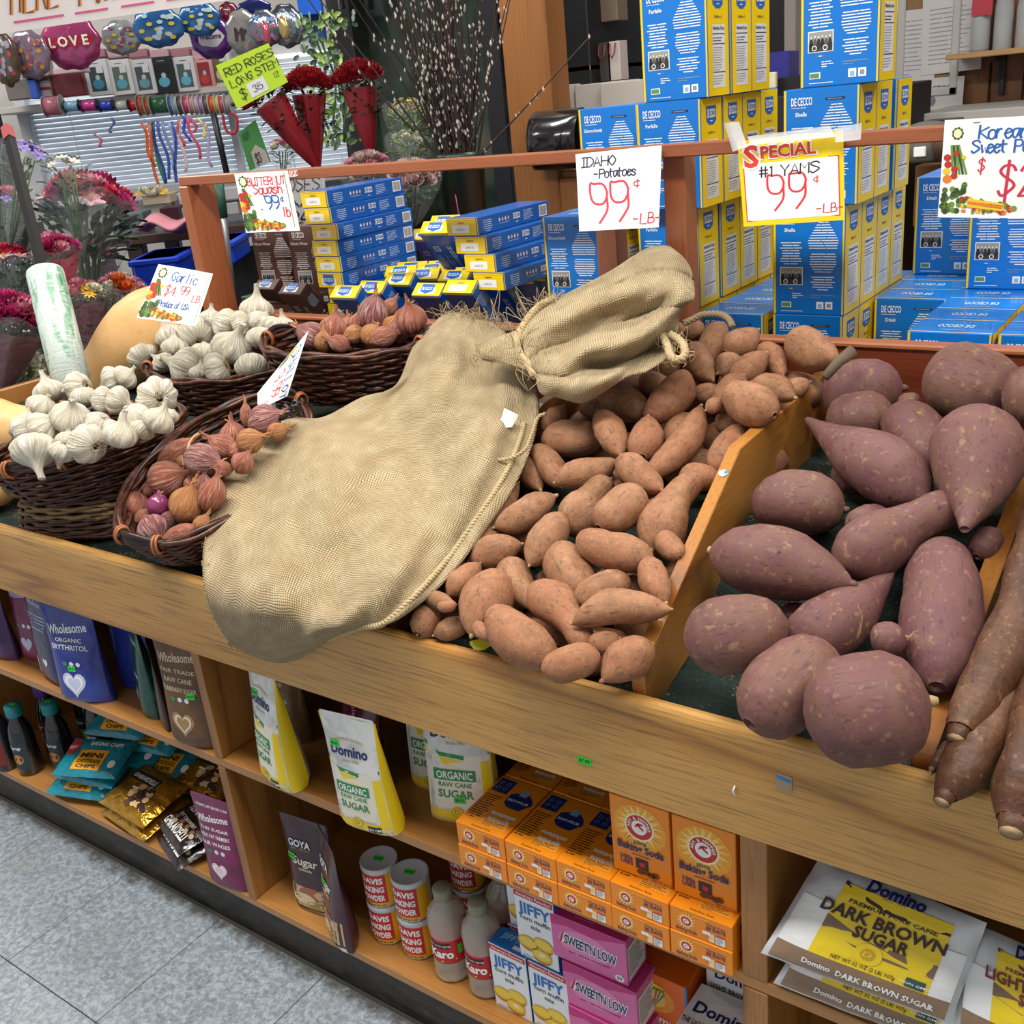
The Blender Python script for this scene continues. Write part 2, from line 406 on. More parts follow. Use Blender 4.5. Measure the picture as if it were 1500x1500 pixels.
# ---------------------------------------------------------------- produce shapes
def fnoise(P, seed, f, n=5):
    """smooth pseudo noise from random plane waves, P (k,3)"""
    r = np.random.RandomState(seed); out = np.zeros(len(P))
    for i in range(n):
        d = r.normal(size=3); d /= np.linalg.norm(d); out += np.sin(P @ d * f*(1+.9*i) + r.rand()*6.28)/(1+.7*i)
    return out/2
PROF = {   # radius against length, 0..1
    'yam': [(0, .10), (.04, .30), (.12, .62), (.25, .88), (.42, 1), (.6, .97), (.78, .78), (.9, .5), (.97, .24), (1, .08)],
    'egg': [(0, .25), (.05, .52), (.15, .82), (.3, .98), (.45, 1), (.62, .92), (.78, .7), (.9, .42), (.97, .2), (1, .08)],
    'oval': [(0, .2), (.05, .5), (.14, .78), (.3, .97), (.5, 1), (.7, .95), (.86, .74), (.95, .48), (1, .15)],
    'pear': [(0, .2), (.05, .55), (.15, .88), (.3, 1), (.5, .9), (.65, .66), (.78, .42), (.9, .24), (.97, .15), (1, .1)],
    'log': [(0, .45), (.03, .62), (.1, .85), (.3, 1), (.6, .96), (.85, .88), (.94, .66), (1, .4)],
    'round': [(0, .15), (.04, .45), (.12, .74), (.28, .96), (.5, 1), (.72, .96), (.88, .74), (.96, .45), (1, .15)],
    'nut': [(0, .1), (.05, .5), (.15, .85), (.27, 1), (.42, .92), (.54, .7), (.66, .6), (.82, .6), (.93, .5), (.98, .3), (1, .1)],
}
def tuber_mesh(name, Lh, r, kind='yam', bend=0., seed=0, mat=None, lump=.06, flat=1.0, ends=True, nr=22, ns=18):
    """spine along local x from -Lh/2 to Lh/2, z up"""
    R = np.random.RandomState(seed); pr = PROF[kind]
    tt = (1-np.cos(np.linspace(0, math.pi, nr)))/2
    rr = np.interp(tt, [p[0] for p in pr], [p[1] for p in pr])*r
    x = (tt-.5)*Lh; yb = bend*Lh*(1-(2*tt-1)**2)-bend*Lh*.5; wob = R.uniform(-1, 1)*.03*Lh
    zb = wob*np.sin(tt*6.28)
    a = np.linspace(0, 2*math.pi, ns, endpoint=False); P = np.zeros((nr, ns, 3))
    for i in range(nr):
        P[i, :, 0] = x[i]; P[i, :, 1] = yb[i]+rr[i]*np.cos(a); P[i, :, 2] = zb[i]+rr[i]*np.sin(a)*flat
    Q = P.reshape(-1, 3); nn = fnoise(Q/r, seed, 1.3)*lump+fnoise(Q/r, seed+9, 4.5, 4)*lump*.22
    C = np.stack([np.repeat(x, ns), np.repeat(yb, ns), np.repeat(zb, ns)], 1); Q = C+(Q-C)*(1+nn[:, None]*2)
    m = MB(); m.grid(Q.reshape(nr, ns, 3), mat, True, cv=True)
    m.F += [tuple(range(ns))[::-1], tuple((nr-1)*ns+i for i in range(ns))]; m.I += [0, 0]; m.S += [True, True]
    if ends:
        for s_, e in ((-1, 0), (1, nr-1)):
            if kind not in ('round', 'oval', 'pear', 'log') or (s_ == 1 and R.rand() < .45):
                c0 = np.array([x[e], yb[e], zb[e]]); q = r*R.uniform(.09, .14)
                m.tube([c0-[s_*q*1.2, 0, 0], c0+[s_*q*.5, 0, 0], c0+[s_*q*1.3, 0, R.uniform(-.3, .3)*q]], [q*1.15, q*.95, q*.6], CUTEND if R.rand() < .6 else mat, 7)
    return m
def lay(items, off, sc, pl, mat, maker, name):
    pass
def veg_matrix(p1, p2, plane, lift, r):
    a = at(*p1, pl=plane); b = at(*p2, pl=plane); c = (a+b)/2
    d = (CAM-c); d /= np.linalg.norm(d)
    a = a+d*lift; b = b+d*lift
    nrm = np.array([0, -plane[1], 1.]); nrm /= np.linalg.norm(nrm)
    return a, b, (a+b)/2, nrm

# ---------------------------------------------------------------- yams in the middle bin (crop frame: 560,440 at 2.206)
YL = '''115 1080 190 962 100 egg 0|165 1085 290 1030 74 yam .6|140 955 232 985 58 yam 1.5|178 992 238 984 40 oval 2.4|375 885 290 1082 165 egg 2.2|300 1045 346 1095 48 oval .8|350 1008 543 1172 152 oval 1|520 1192 702 1150 112 oval 0|865 1110 710 1225 140 egg .3|495 925 668 1112 155 nut 1.6|395 845 505 1018 128 pear1 .5|560 800 660 965 145 oval 0|625 968 800 905 116 oval 2.0|622 1028 925 985 118 yamb 1.8|850 835 912 975 96 yam 1.2|636 770 866 845 132 oval 2.4|585 690 478 855 118 yam 2.2|280 840 450 785 108 yam 1.4|212 955 315 850 84 yam .6|185 865 270 825 64 oval 0|285 815 385 735 84 yam .6|366 735 560 635 110 yam 2|595 745 730 580 150 nut2 2.8|705 735 835 612 140 oval 2.2|860 805 1010 570 165 nut 2.8|262 805 445 590 88 yam .5|435 465 510 615 100 yam .2|492 470 585 600 92 yam .6|560 590 758 520 98 yam 1|516 455 722 440 124 oval 2|700 360 772 498 96 yam 1|528 425 585 342 80 egg .6|635 355 745 335 72 yam 0|715 280 850 372 116 oval 2|866 385 990 238 118 nutr 2.2|840 505 862 378 112 egg 1.6|840 250 922 300 80 oval .4|762 515 900 612 100 yam 1.6|862 585 1045 345 106 yamc 3|925 470 990 365 84 yam 1|1005 310 1092 288 62 oval 0|1075 555 1170 408 122 oval 2.4|955 575 1095 570 92 yam .8|1075 405 1160 385 78 oval .3|1118 290 1262 372 132 oval 3|1080 350 1165 245 100 yam 1.6|1046 355 1105 320 48 yam 1|1198 262 1335 312 88 yam 1.4|1300 300 1382 262 66 yam .6|1130 265 1240 172 92 yam 1.6|1228 150 1300 242 84 egg 1|1316 125 1468 192 134 egg 1.8|1110 172 1215 95 98 egg 1.6|1050 205 1100 75 96 yam .4|995 150 1065 258 96 egg 1|1085 235 1155 185 82 yam .2|880 240 975 195 78 yam .2|908 82 990 106 56 yam .6|978 100 1042 90 62 oval 0|780 955 850 895 80 oval 0|850 685 940 640 86 oval 1|668 1122 765 1092 72 oval -.6|735 610 775 590 50 oval 0|360 700 420 610 80 oval -.3|1230 330 1300 300 60 oval 0|900 760 960 830 80 oval -.3'''
YPL = (.888-.42*1.02, .42)
recs = []
for i, s_ in enumerate(YL.split('|')):
    f = s_.split(); x1, y1, x2, y2, wd = map(float, f[:5]); kind = f[5]; lift = float(f[6])*.011
    p1, p2 = (560+x1/2.206, 440+y1/2.206), (560+x2/2.206, 440+y2/2.206)
    a, b, c, nrm = veg_matrix(p1, p2, YPL, lift, 0)
    bend = {'yamb': .12, 'yamc': -.1, 'nutr': -.08, 'nut': .06}.get(kind, rnd.uniform(-.05, .05))
    k2 = {'yamb': 'yam', 'yamc': 'yam', 'nutr': 'oval', 'pear1': 'pear', 'nut2': 'nut'}.get(kind, kind)
    r = wd/2.206*pxm(c)/2*1.02; Lh = np.linalg.norm(b-a); Lh = max(Lh, 2*r*1.05)
    mb = tuber_mesh('yam', Lh, r, k2, bend, 100+i, YAM, .05)
    recs.append((mb, frame(c, b-a, None, nrm), c, Lh, r, k2))
def settle(S, iters=60, lim=.045, tol=.001):
    """S: list of (centres (k,3), radii (k,)); slides touching bodies apart along the sight line, returns the shifts"""
    n = len(S); C = [np.mean(c, 0) for c, r in S]; D = [camdir(c) for c in C]; sh = np.zeros(n); R_ = [float(np.max(r))+float(np.max(np.linalg.norm(c-m, axis=1))) for (c, r), m in zip(S, C)]
    pr = [(i, j) for i in range(n) for j in range(i+1, n) if np.linalg.norm(C[i]-C[j]) < R_[i]+R_[j]+.03]
    dep = [float((CAM-c) @ (CAM-c))**.5 for c in C]
    for _ in range(iters):
        mv = 0
        for i, j in pr:
            a = S[i][0]+D[i]*sh[i]; b = S[j][0]+D[j]*sh[j]; d = np.linalg.norm(a[:, None]-b[None], axis=2); pen = (S[i][1][:, None]+S[j][1][None]-d).max()
            if pen > tol:
                s_ = 1 if dep[i]-sh[i] < dep[j]-sh[j] else -1; k = min(pen*.45, .006); sh[i] += s_*k; sh[j] -= s_*k; mv += k
        sh = np.clip(sh, -lim*.7, lim)
        if mv < 1e-4: break
    return [D[i]*sh[i] for i in range(n)]
def camdir(p): d = CAM-np.asarray(p); return d/np.linalg.norm(d)
def tub_spheres(T, Lh, r, kind):
    A = np.array(T); t = np.array([.1, .25, .42, .6, .77, .9]); rr = np.interp(t, [q[0] for q in PROF[kind]], [q[1] for q in PROF[kind]])*r*.97
    return A[:3, 3]+np.outer((t-.5)*Lh, A[:3, 0]), rr
def describe(recs, noun, place, tones, bands=6, ylo=.97, yhi=1.65):
    """labels that name the band from the front board and the order from the left"""
    ys = sorted(range(len(recs)), key=lambda i: recs[i][2][1]); per = math.ceil(len(ys)/bands); out = [None]*len(recs)
    bn = ['front row by the oak board', 'second row from the front', 'third row from the front', 'fourth row from the front', 'fifth row from the front', 'sixth row from the front', 'seventh row from the front', 'eighth row', 'ninth row']
    for bi in range(bands):
        row = sorted(ys[bi*per:(bi+1)*per], key=lambda i: recs[i][2][0])
        for k, i in enumerate(row):
            mb, T, c, Lh, r = recs[i][:5]; sh = 'long' if Lh/r > 4.6 else ('round' if Lh/r < 2.9 else 'oval')
            pos = 'leftmost' if k == 0 else ('rightmost' if k == len(row)-1 else (ORD[k].strip()+' from left'))
            out[i] = '%s %s, %s in the %s' % (sh, noun, pos, bn[bi])
    return out
YSP = [tub_spheres(q[1], q[3], q[4], q[5]) for q in recs]; YSH = settle(YSP); YSP = [(c_+s_, r_) for (c_, r_), s_ in zip(YSP, YSH)]
for ((mb, T, c, Lh, r, kk), lb), s_ in zip(zip(recs, describe(recs, 'brown yam', '', None, 7)), YSH):
    tag(mb.build('yam', None, Matrix.Translation(Vector(s_)) @ T), lb, 'yam', 'yams heaped in the middle bin')
# the lower layer that carries them
R = np.random.RandomState(5); under = []
for y in np.arange(1.03, 1.60, .03):
    for x in np.arange(-.93, -.60, .03):
        xx, yy = x+R.uniform(-.012, .012), y+R.uniform(-.01, .01); zf = np.interp(yy, [.973, 1.08, 1.29, 1.65], [.8, .812, .948, .955])
        zt = YPL[0]+YPL[1]*yy-.04
        if zt-zf < .02: continue
        nl = 1 if zt-zf < .09 else 2
        for q in range(nl):
            T = frame((xx, yy, zf+.034+.066*q), (R.normal(), R.normal(), .1*R.normal())); us = tub_spheres(T, .10, .033, 'oval')
            if any((us[1][:, None]+r_[None]-np.linalg.norm(us[0][:, None]-c_[None], axis=2)).max() > .004 for c_, r_ in YSP) or any(np.linalg.norm(np.array(T)[:3, 3]-np.array(u[:3])) < .07 for u in under): continue
            under.append((xx, yy, zf+.034+.066*q, T))
um = [tuber_mesh('u', .10, .033, k, .03, 50+i, YAM, .04, nr=12, ns=10).mesh('yam') for i, k in enumerate(['yam', 'oval', 'egg', 'oval'])]
for i, (x, y, z, T) in enumerate(under):
    o = bpy.data.objects.new('yam', um[i % 4]); COL.objects.link(o); o.matrix_local = T
    tag(o, 'brown yam buried under the heap in the middle bin', 'yam', 'buried yams under the heap')
o = thing('yellow_leaf_scrap', 'small yellow plastic scrap lying among yams near the oak board', 'scrap', at(704, 945, Z=.835))
mb = MB(); pts = [(.016*math.cos(a)*(1+.2*math.sin(3*a)), .009*math.sin(a)) for a in np.linspace(0, 6.28, 12, endpoint=False)]
mb.prism(pts, 0, .0012, M('#d8d020', .5)); mb.build('scrap', o, trs(rx=.5, rz=.3))

# ---------------------------------------------------------------- purple sweet potatoes in the right bin (crop frame: 960,480 at 2.083)
KL = '''468 1190 822 1140 322 round 2.6|292 1205 525 985 248 oval 2|100 960 395 905 228 oval 1.6|425 1000 728 745 212 pear 3|188 680 592 775 215 egg 2.4|862 1095 880 662 238 oval 2.2|552 720 935 530 208 nut 4|300 525 577 550 205 oval 3.4|470 282 820 520 205 pearr 4.4|955 605 990 296 268 pearr 4.6|735 260 875 430 182 oval 2.8|522 290 728 262 166 round 4.6|508 200 755 185 212 oval 3.4|740 240 812 236 82 oval 1.6|838 140 1098 215 244 round 6|1068 215 1250 205 185 oval 4.4|1025 335 1210 350 112 oval 2|375 880 475 890 95 oval .3|675 955 745 945 102 oval .3|600 640 700 560 120 oval -.5|980 700 1040 620 90 oval -1|560 430 640 470 120 oval -.5'''
KPL = (.888-.36*1.02, .36); recs = []
for i, s_ in enumerate(KL.split('|')):
    f = s_.split(); x1, y1, x2, y2, wd = map(float, f[:5]); kind = f[5]; lift = float(f[6])*.011
    if kind == 'pearr': kind = 'pear'; x1, y1, x2, y2 = x2, y2, x1, y1
    p1, p2 = (960+x1/2.083, 480+y1/2.083), (960+x2/2.083, 480+y2/2.083)
    a, b, c, nrm = veg_matrix(p1, p2, KPL, lift, 0); r = wd/2.083*pxm(c)/2*1.01; Lh = max(np.linalg.norm(b-a), 1.9*r)
    mb = tuber_mesh('k', Lh, r, kind, R.uniform(-.04, .04), 300+i, KYAM, .035, nr=34, ns=28)
    # growth scars
    rs = np.random.RandomState(i)
    recs.append((mb, frame(c, b-a, None, nrm), c, Lh, r, kind))
KSP = [tub_spheres(q[1], q[3], q[4], q[5]) for q in recs]; KSH = settle(KSP, 80, .06); KSP = [(c_+s_, r_) for (c_, r_), s_ in zip(KSP, KSH)]
for ((mb, T, c, Lh, r, kk), lb), s_ in zip(zip(recs, describe(recs, 'purple sweet potato', '', None, 5)), KSH):
    tag(mb.build('purple_sweet_potato', None, Matrix.Translation(Vector(s_)) @ T), lb, 'sweet potato', 'purple sweet potatoes in the right bin')
km = [tuber_mesh('u', .15, .046, k, .03, 70+i, KYAM, .04, nr=14, ns=12).mesh('purple_sweet_potato') for i, k in enumerate(['oval', 'egg'])]
for i, (px, py) in enumerate([(1400, 640), (1330, 660), (1260, 600), (1420, 560), (1300, 560), (1230, 640)]):
    q = at(px, py, Y=1.33+.05*(i % 5)); q[2] = np.interp(q[1], [.97, 1.08, 1.29, 1.65], [.8, .812, .948, .955])+.047
    us = tub_spheres(trs(q, i*.9), .15, .046, 'oval')
    if any((us[1][:, None]+r_[None]-np.linalg.norm(us[0][:, None]-c_[None], axis=2)).max() > .004 for c_, r_ in KSP): continue
    o = bpy.data.objects.new('purple_sweet_potato', km[i % 2]); COL.objects.link(o); o.matrix_local = trs(q, i*.9)
    tag(o, 'purple sweet potato hidden beneath the big ones by the back board', 'sweet potato', 'buried purple sweet potatoes')
a_, b_ = at(1208, 553, pl=(KPL[0]+.07, KPL[1])), at(1250, 514, pl=(KPL[0]+.09, KPL[1]))
mb = MB(); mb.tube([a_-(a_+b_)/2, [0, 0, .004], b_-(a_+b_)/2], [.007, .008, .010], M('#6a5a48', .85), 9); o = tag(mb.build('dry_root_tail', None, trs((a_+b_)/2)), 'grey dry root tail lying over the divider by the back board', 'root')

# ---------------------------------------------------------------- cassava roots in the last bin
for i, (p1, p2, w_, lift, kind, lb) in enumerate([((1575, 640), (1424, 1064), 84, .05, 'log', 'long brown cassava root with a snapped stub end, upper one beside the divider'),
        ((1500, 930), (1392, 1165), 80, .012, 'log', 'brown cassava root with pale cut end resting over the oak board'),
        ((1560, 900), (1496, 1200), 112, .03, 'log', 'thick cassava root cut off by the right edge of the photograph'),
        ((1400, 1080), (1366, 1130), 26, 0, 'yam', 'tiny broken cassava piece in the bin corner by the divider')]):
    a, b, c, nrm = veg_matrix(p1, p2, (.885-.36*1.02, .36), lift, 0); r = w_*pxm(c)/2
    mb = tuber_mesh('c', np.linalg.norm(b-a), r, kind, .04, 500+i, CASS, .06, nr=34, ns=24, ends=False)
    Lh = np.linalg.norm(b-a); o = thing('cassava_root', lb, 'cassava', frame(c, b-a, None, nrm), 'cassava roots'); mb.build('root_body', o)
    m2 = MB(); q = r*.3; m2.tube([(Lh/2-q, -.02*Lh, 0), (Lh/2+q*.5, -.02*Lh, 0), (Lh/2+q*1.2, -.02*Lh, 0)], [q*1.6, q*1.1, q], CASS, 10)
    m2.lathe([(q*.95, 0), (.0001, .001)], 10, CUTEND, frame((Lh/2+q*1.21, -.02*Lh, 0), (0, 1, 0), None, (1, 0, 0))); tag(m2.build('stub_end', o), 'pale cut end')
# ---------------------------------------------------------------- garlic
def garlic_mb(r, seed, neck=1.0, lobes=8, side=True):
    """bulb around origin, neck toward +z, root plate at -z"""
    R = np.random.RandomState(seed); nz, na = 22, 40; m = MB(); P = np.zeros((nz, na, 3)); a = np.linspace(0, 2*math.pi, na, endpoint=False)
    prof = [(-.72, .16), (-.74, .3), (-.68, .55), (-.5, .84), (-.25, .98), (0, 1), (.25, .93), (.45, .76), (.6, .54), (.75, .34), (.95, .22), (1.15, .17), (1.35, .15), (1.5, .17)]
    t = np.linspace(0, 1, nz); tp = np.linspace(0, 1, len(prof)); zz = np.interp(t, tp, [p[0] for p in prof]); rr = np.interp(t, tp, [p[1] for p in prof])
    ph = R.rand()*6; lob = .13*np.abs(np.sin(lobes*a/2+ph+.4*np.sin(a*2+ph)))
    dx, dy = R.uniform(-.25, .25, 2)
    for i in range(nz):
        z = zz[i]; body = max(0, 1-abs(z)/.85)
        rad = rr[i]*(1-.07*body+lob*body*1.3)
        if z > .6: z = .6+(z-.6)*neck
        bendk = max(0, z-.5)**1.3
        P[i, :, 0] = rad*np.cos(a)+dx*bendk; P[i, :, 1] = rad*np.sin(a)+dy*bendk; P[i, :, 2] = z+(.05*np.sin(a*5+ph) if i > nz-3 else 0)
    P *= r*.93; Q = P.reshape(-1, 3); P = (Q*(1+.03*fnoise(Q/r, seed, 2.2))[:, None]).reshape(P.shape)
    m.grid(P, GARL, True, cv=True); m.F += [tuple(range(na))[::-1], tuple((nz-1)*na+i for i in range(na))]; m.I += [0, 0]; m.S += [True, False]
    return m
def root_tuft(r, seed):
    R = np.random.RandomState(seed); m = MB()
    for k in range(34):
        a, q = R.rand()*6.28, R.rand()**.6*.3*r; l = r*R.uniform(.08, .2)
        p = np.array([q*math.cos(a), q*math.sin(a), -.64*r]); e = p+np.array([math.cos(a)*l*.8+R.normal()*l*.4, math.sin(a)*l*.8+R.normal()*l*.4, -l])
        m.tube([p, (p+e)/2+R.normal(size=3)*l*.15, e], [r*.022, r*.018, r*.01], ROOT if k % 3 else ROOTD, 3)
    return m
GM = [(garlic_mb(1, s_, n_, lo).mesh('bulb'), root_tuft(1, s_).mesh('root_tuft')) for s_, n_, lo in ((1, .5, 8), (2, 1.0, 9), (3, .3, 7), (4, .7, 11), (5, .15, 5), (6, .8, 8))]
def imgdir(p, deg, toward=0.0):
    """3D direction at p: image-plane angle deg (0 right, 90 up) tilted toward the viewer by `toward`"""
    d = camdir(p); a = math.radians(deg); v = CR*math.cos(a)+CU*math.sin(a); return v*(1-abs(toward))+d*toward
def place_bulbs(lst, ox, oy, sc, plane, what):
    out = []
    for s_ in lst.split('|'):
        f = s_.split(); x, y, w_, k, ang, tow, lift = float(f[0]), float(f[1]), float(f[2]), int(f[3]), float(f[4]), float(f[5]), float(f[6])
        p = at(ox+x/sc, oy+y/sc, pl=plane); p = p+camdir(p)*lift*.01; r = w_/sc*pxm(p)/2*1.1
        z = imgdir(p, ang, tow); T = frame(p, np.cross(z, camdir(p)+.01), None, z) @ Matrix.Rotation(rnd.random()*6, 4, 'Z') @ Matrix.Scale(r, 4)
        out.append((T, p, r, k))
    sh = settle([(np.array([p, p+np.array(T)[:3, 2]*.35]), np.array([r*.92, r*.7])) for T, p, r, k in out], 50, .03)
    return [(Matrix.Translation(Vector(s_)) @ T, p+s_, r, k) for (T, p, r, k), s_ in zip(out, sh)]
def rows_label(recs, noun, where, bands):
    ys = sorted(range(len(recs)), key=lambda i: (np.asarray(recs[i][1])-CAM) @ CF); per = math.ceil(len(ys)/bands); out = [None]*len(recs)
    bn = ['front row', 'second row', 'third row', 'fourth row', 'back row']
    for bi in range(bands):
        row = sorted(ys[bi*per:(bi+1)*per], key=lambda i: np.asarray(recs[i][1]) @ CR)
        for k, i in enumerate(row):
            pos = 'leftmost' if k == 0 else ('rightmost' if k == len(row)-1 else (ORD[k].strip()+' from left'))
            out[i] = '%s, %s in the %s of %s' % (noun, pos, bn[bi], where)
    return out
# x y width variant image-angle-of-neck toward-viewer lift   (crop frame 0,360 at 3.75)
LB = '''270 800 165 1 110 0 0|425 780 165 3 200 -.3 .5|235 885 165 2 60 .1 1.5|460 825 140 4 100 .2 1.2|620 740 150 1 210 0 .8|690 720 130 0 40 0 0|560 850 150 4 180 .1 2.6|650 850 150 5 -20 .1 2.4|860 830 212 0 150 -.75 3|735 940 182 4 130 .35 3|392 940 205 3 80 .45 2.6|545 975 150 4 60 .4 1.8|870 960 165 1 60 .1 1.2|120 1020 150 2 20 -.35 2.6|245 1005 190 3 40 .1 2.4|190 1125 232 1 -85 .3 3.6|478 1085 210 0 160 -.45 3.4|660 1040 175 1 80 .2 2|345 1135 140 5 250 -.2 2|375 1065 130 2 90 .1 1|940 930 90 4 60 0 .2|150 960 120 3 90 0 0|330 1000 120 0 90 0 0|620 1010 120 4 30 0 .5|780 1010 130 2 60 0 0'''
MBK = '''785 610 160 0 120 -.45 2.4|930 490 150 5 120 .2 1.2|1082 480 192 0 100 -.5 2.2|1235 430 170 3 160 .1 1.4|1330 430 140 2 20 .1 .8|1275 560 215 1 70 .35 3|1430 500 150 4 90 0 1.6|1020 665 215 5 160 .1 4|890 640 120 3 140 0 2|1185 680 175 2 200 -.1 3.6|1385 660 180 4 90 -.3 3.4|1410 350 175 1 88 .15 1.4|1440 420 150 2 60 .1 2|1510 440 120 5 50 .2 2|1560 440 115 1 100 .1 1.4|1120 590 160 4 90 0 1|880 540 120 2 30 0 .6|1475 590 60 4 90 0 2|1160 400 130 3 90 0 0|960 560 140 1 90 0 0|1100 700 120 3 90 0 1.5'''
B1P = (1.075-.36*1.08, .36); B2P = (1.045-.6*1.45, .6)
def build_garlic(recs, where, group, bands):
    labs = rows_label(recs, 'white garlic bulb', where, bands)
    for (T, p, r, k), lb in zip(recs, labs):
        o = bpy.data.objects.new('garlic_bulb', GM[k][0]); COL.objects.link(o); o.matrix_local = T; tag(o, lb, 'garlic', group)
        c = bpy.data.objects.new('root_tuft', GM[k][1]); COL.objects.link(c); c.parent = o
build_garlic(place_bulbs(LB, 0, 360, 3.75, B1P, ''), 'the left basket', 'garlic in the left basket', 5)
build_garlic(place_bulbs(MBK, 0, 360, 3.75, B2P, ''), 'the rear garlic basket', 'garlic in the rear basket', 5)

# ---------------------------------------------------------------- shallots
def shallot_mb(seed, L_=1.25, mat=None, neck=1.):
    m = MB(); nz, na = 22, 24; R = np.random.RandomState(seed)
    prof = [(-1, .08), (-.97, .2), (-.85, .48), (-.6, .8), (-.3, .97), (0, 1), (.3, .93), (.55, .72), (.78, .42), (.95, .22), (1.15, .13), (1.4, .1), (1.6, .06)]
    t = np.linspace(0, 1, nz); tp = np.linspace(0, 1, len(prof)); zz = np.interp(t, tp, [p[0] for p in prof]); rr = np.interp(t, tp, [p[1] for p in prof])
    a = np.linspace(0, 2*math.pi, na, endpoint=False); P = np.zeros((nz, na, 3)); dx, dy = R.uniform(-.3, .3, 2)
    for i in range(nz):
        z = zz[i]*L_; z = z if zz[i] < .8 else .8*L_+(zz[i]-.8)*neck*L_; q = max(0, zz[i]-.7)
        P[i, :, 0] = rr[i]*np.cos(a)+dx*q; P[i, :, 1] = rr[i]*np.sin(a)*.92+dy*q; P[i, :, 2] = z
    Q = P.reshape(-1, 3); P = (Q*(1+.035*fnoise(Q, seed, 1.8))[:, None]).reshape(P.shape)
    m.grid(P, mat, True, cv=True); m.F += [tuple(range(na))[::-1], tuple((nz-1)*na+i for i in range(na))]; m.I += [0, 0]; m.S += [True, True]
    return m
def wisps(seed, L_, mat, neck=1.):
    R = np.random.RandomState(seed); m = MB()
    for k in range(9):   # dry neck shreds
        p = np.array([0, 0, .85*L_]); e = p+np.array([R.normal()*.16, R.normal()*.16, R.uniform(.25, .6)*neck*L_])
        m.tube([p, (p+e)/2+R.normal(size=3)*.05, e], [.07, .05, .012], mat, 4)
    for k in range(10):
        p = np.array([0, 0, -.95*L_]); e = p+np.array([R.normal()*.12, R.normal()*.12, -R.uniform(.05, .2)]); m.tube([p, e], [.02, .008], ROOT, 3)
    return m
DRY = M('#b98a5c', .8)
SM = []
for s_, L_, mt, nk in ((1, 1.0, SHAL, 1), (2, 1.3, SHAL, 1), (3, 1.15, SHAO, 1.2), (4, 1.15, SHAP, .8), (5, 1.9, SHAL, 1.2), (6, .95, SHAO, .3), (7, 1.2, M('#8c3a64', .25, coat=.5), .4), (8, 1.05, SHAP, .5)):
    SM.append((shallot_mb(s_, L_, mt, nk).mesh('shallot_body'), wisps(s_, L_, DRY, nk).mesh('dry_neck')))
# x y width variant neck-angle toward lift ; crop frame 100,560 at 3.75
SB = '''362 690 168 0 -100 .2 3|468 812 165 7 -60 .3 3.4|545 530 205 0 20 .2 4|495 672 112 6 80 .2 4|648 668 184 2 72 .25 5|742 425 178 3 -12 .2 5|590 385 118 4 38 .1 3.4|790 615 150 1 70 .2 4|610 830 92 4 200 .15 4.6|1085 205 168 3 20 .3 3|975 175 62 4 92 0 3.6|905 290 148 0 100 .2 2.4|1000 320 132 2 20 .2 3|850 350 125 1 150 .2 2.4|930 380 100 0 40 .1 1.6|745 555 90 3 90 .1 2|450 600 80 0 90 .1 1|735 775 90 2 60 .1 2.6|850 475 76 1 170 .1 2|640 440 90 2 40 0 1.6|560 760 100 3 20 0 1.5|420 740 90 1 20 0 1|700 560 120 0 90 0 1|800 480 130 1 90 0 .5|960 440 120 0 60 0 .5|1150 270 100 2 20 0 1'''
S2 = '''380 815 125 3 150 .2 2|475 785 122 0 80 .2 1.8|652 712 132 3 80 .35 3|817 740 132 0 100 .4 3|565 812 84 2 200 .1 2|652 812 112 5 70 .3 3|728 770 76 2 60 .1 2|722 690 66 1 60 .1 1|500 850 74 1 160 .1 2|590 760 90 0 90 0 0|700 820 90 1 20 0 1|540 780 90 0 90 0 0|430 840 80 2 90 0 .5|770 790 90 3 90 0 .5'''
SP1 = (.925-.62*1.02, .62); SP2 = (1.10-.45*1.50, .45)
def build_shallots(recs, where, group, bands, noun='shallot'):
    labs = rows_label(recs, '%s', where, bands); nm = ['round copper shallot', 'copper shallot', 'golden brown onion-like shallot', 'purple-striped shallot', 'long thin shallot', 'round golden onion', 'peeled magenta shallot', 'rounded purplish shallot']
    for (T, p, r, k), lb in zip(recs, labs):
        o = bpy.data.objects.new('shallot', SM[k][0]); COL.objects.link(o); o.matrix_local = T; tag(o, lb % nm[k], 'shallot', group)
        c = bpy.data.objects.new('dry_neck', SM[k][1]); COL.objects.link(c); c.parent = o
build_shallots(place_bulbs(SB, 100, 560, 3.75, SP1, ''), 'the front shallot basket', 'shallots in the front basket', 5)
build_shallots(place_bulbs(S2, 330, 220, 3.0, SP2, ''), 'the rear shallot basket', 'shallots in the rear basket', 4)
# pale dried sprout
pp = [at(100+x/3.75, 560+y/3.75, pl=SP1)+camdir(at(270, 680, pl=SP1))*.06 for x, y in ((635, 455), (632, 420), (655, 380), (665, 335), (690, 300), (715, 285))]
mb = MB(); mb.tube([p-pp[0] for p in pp], [.003, .0032, .003, .0028, .002, .0015], M('#c9a77a', .8), 6); tag(mb.build('dried_sprout', None, trs(pp[0])), 'pale dried curved sprout lying on the shallots in the front basket', 'sprout')
pp = at(100+1205/3.75, 560+150/3.75, pl=SP1)
mb = MB()
for k in range(7):
    a0 = rnd.uniform(0, 6); mb.tube([(.02*math.cos(a0+t)*(1+.3*t), .02*math.sin(a0+t), .012*math.sin(3*t)) for t in np.linspace(0, 2.2, 7)], .0035, M('#221c1e', .15), 5)
tag(mb.build('crumpled_black_film', None, trs(pp+camdir(pp)*.02)), 'crumpled glossy black plastic film tucked under the shallot sign', 'film')

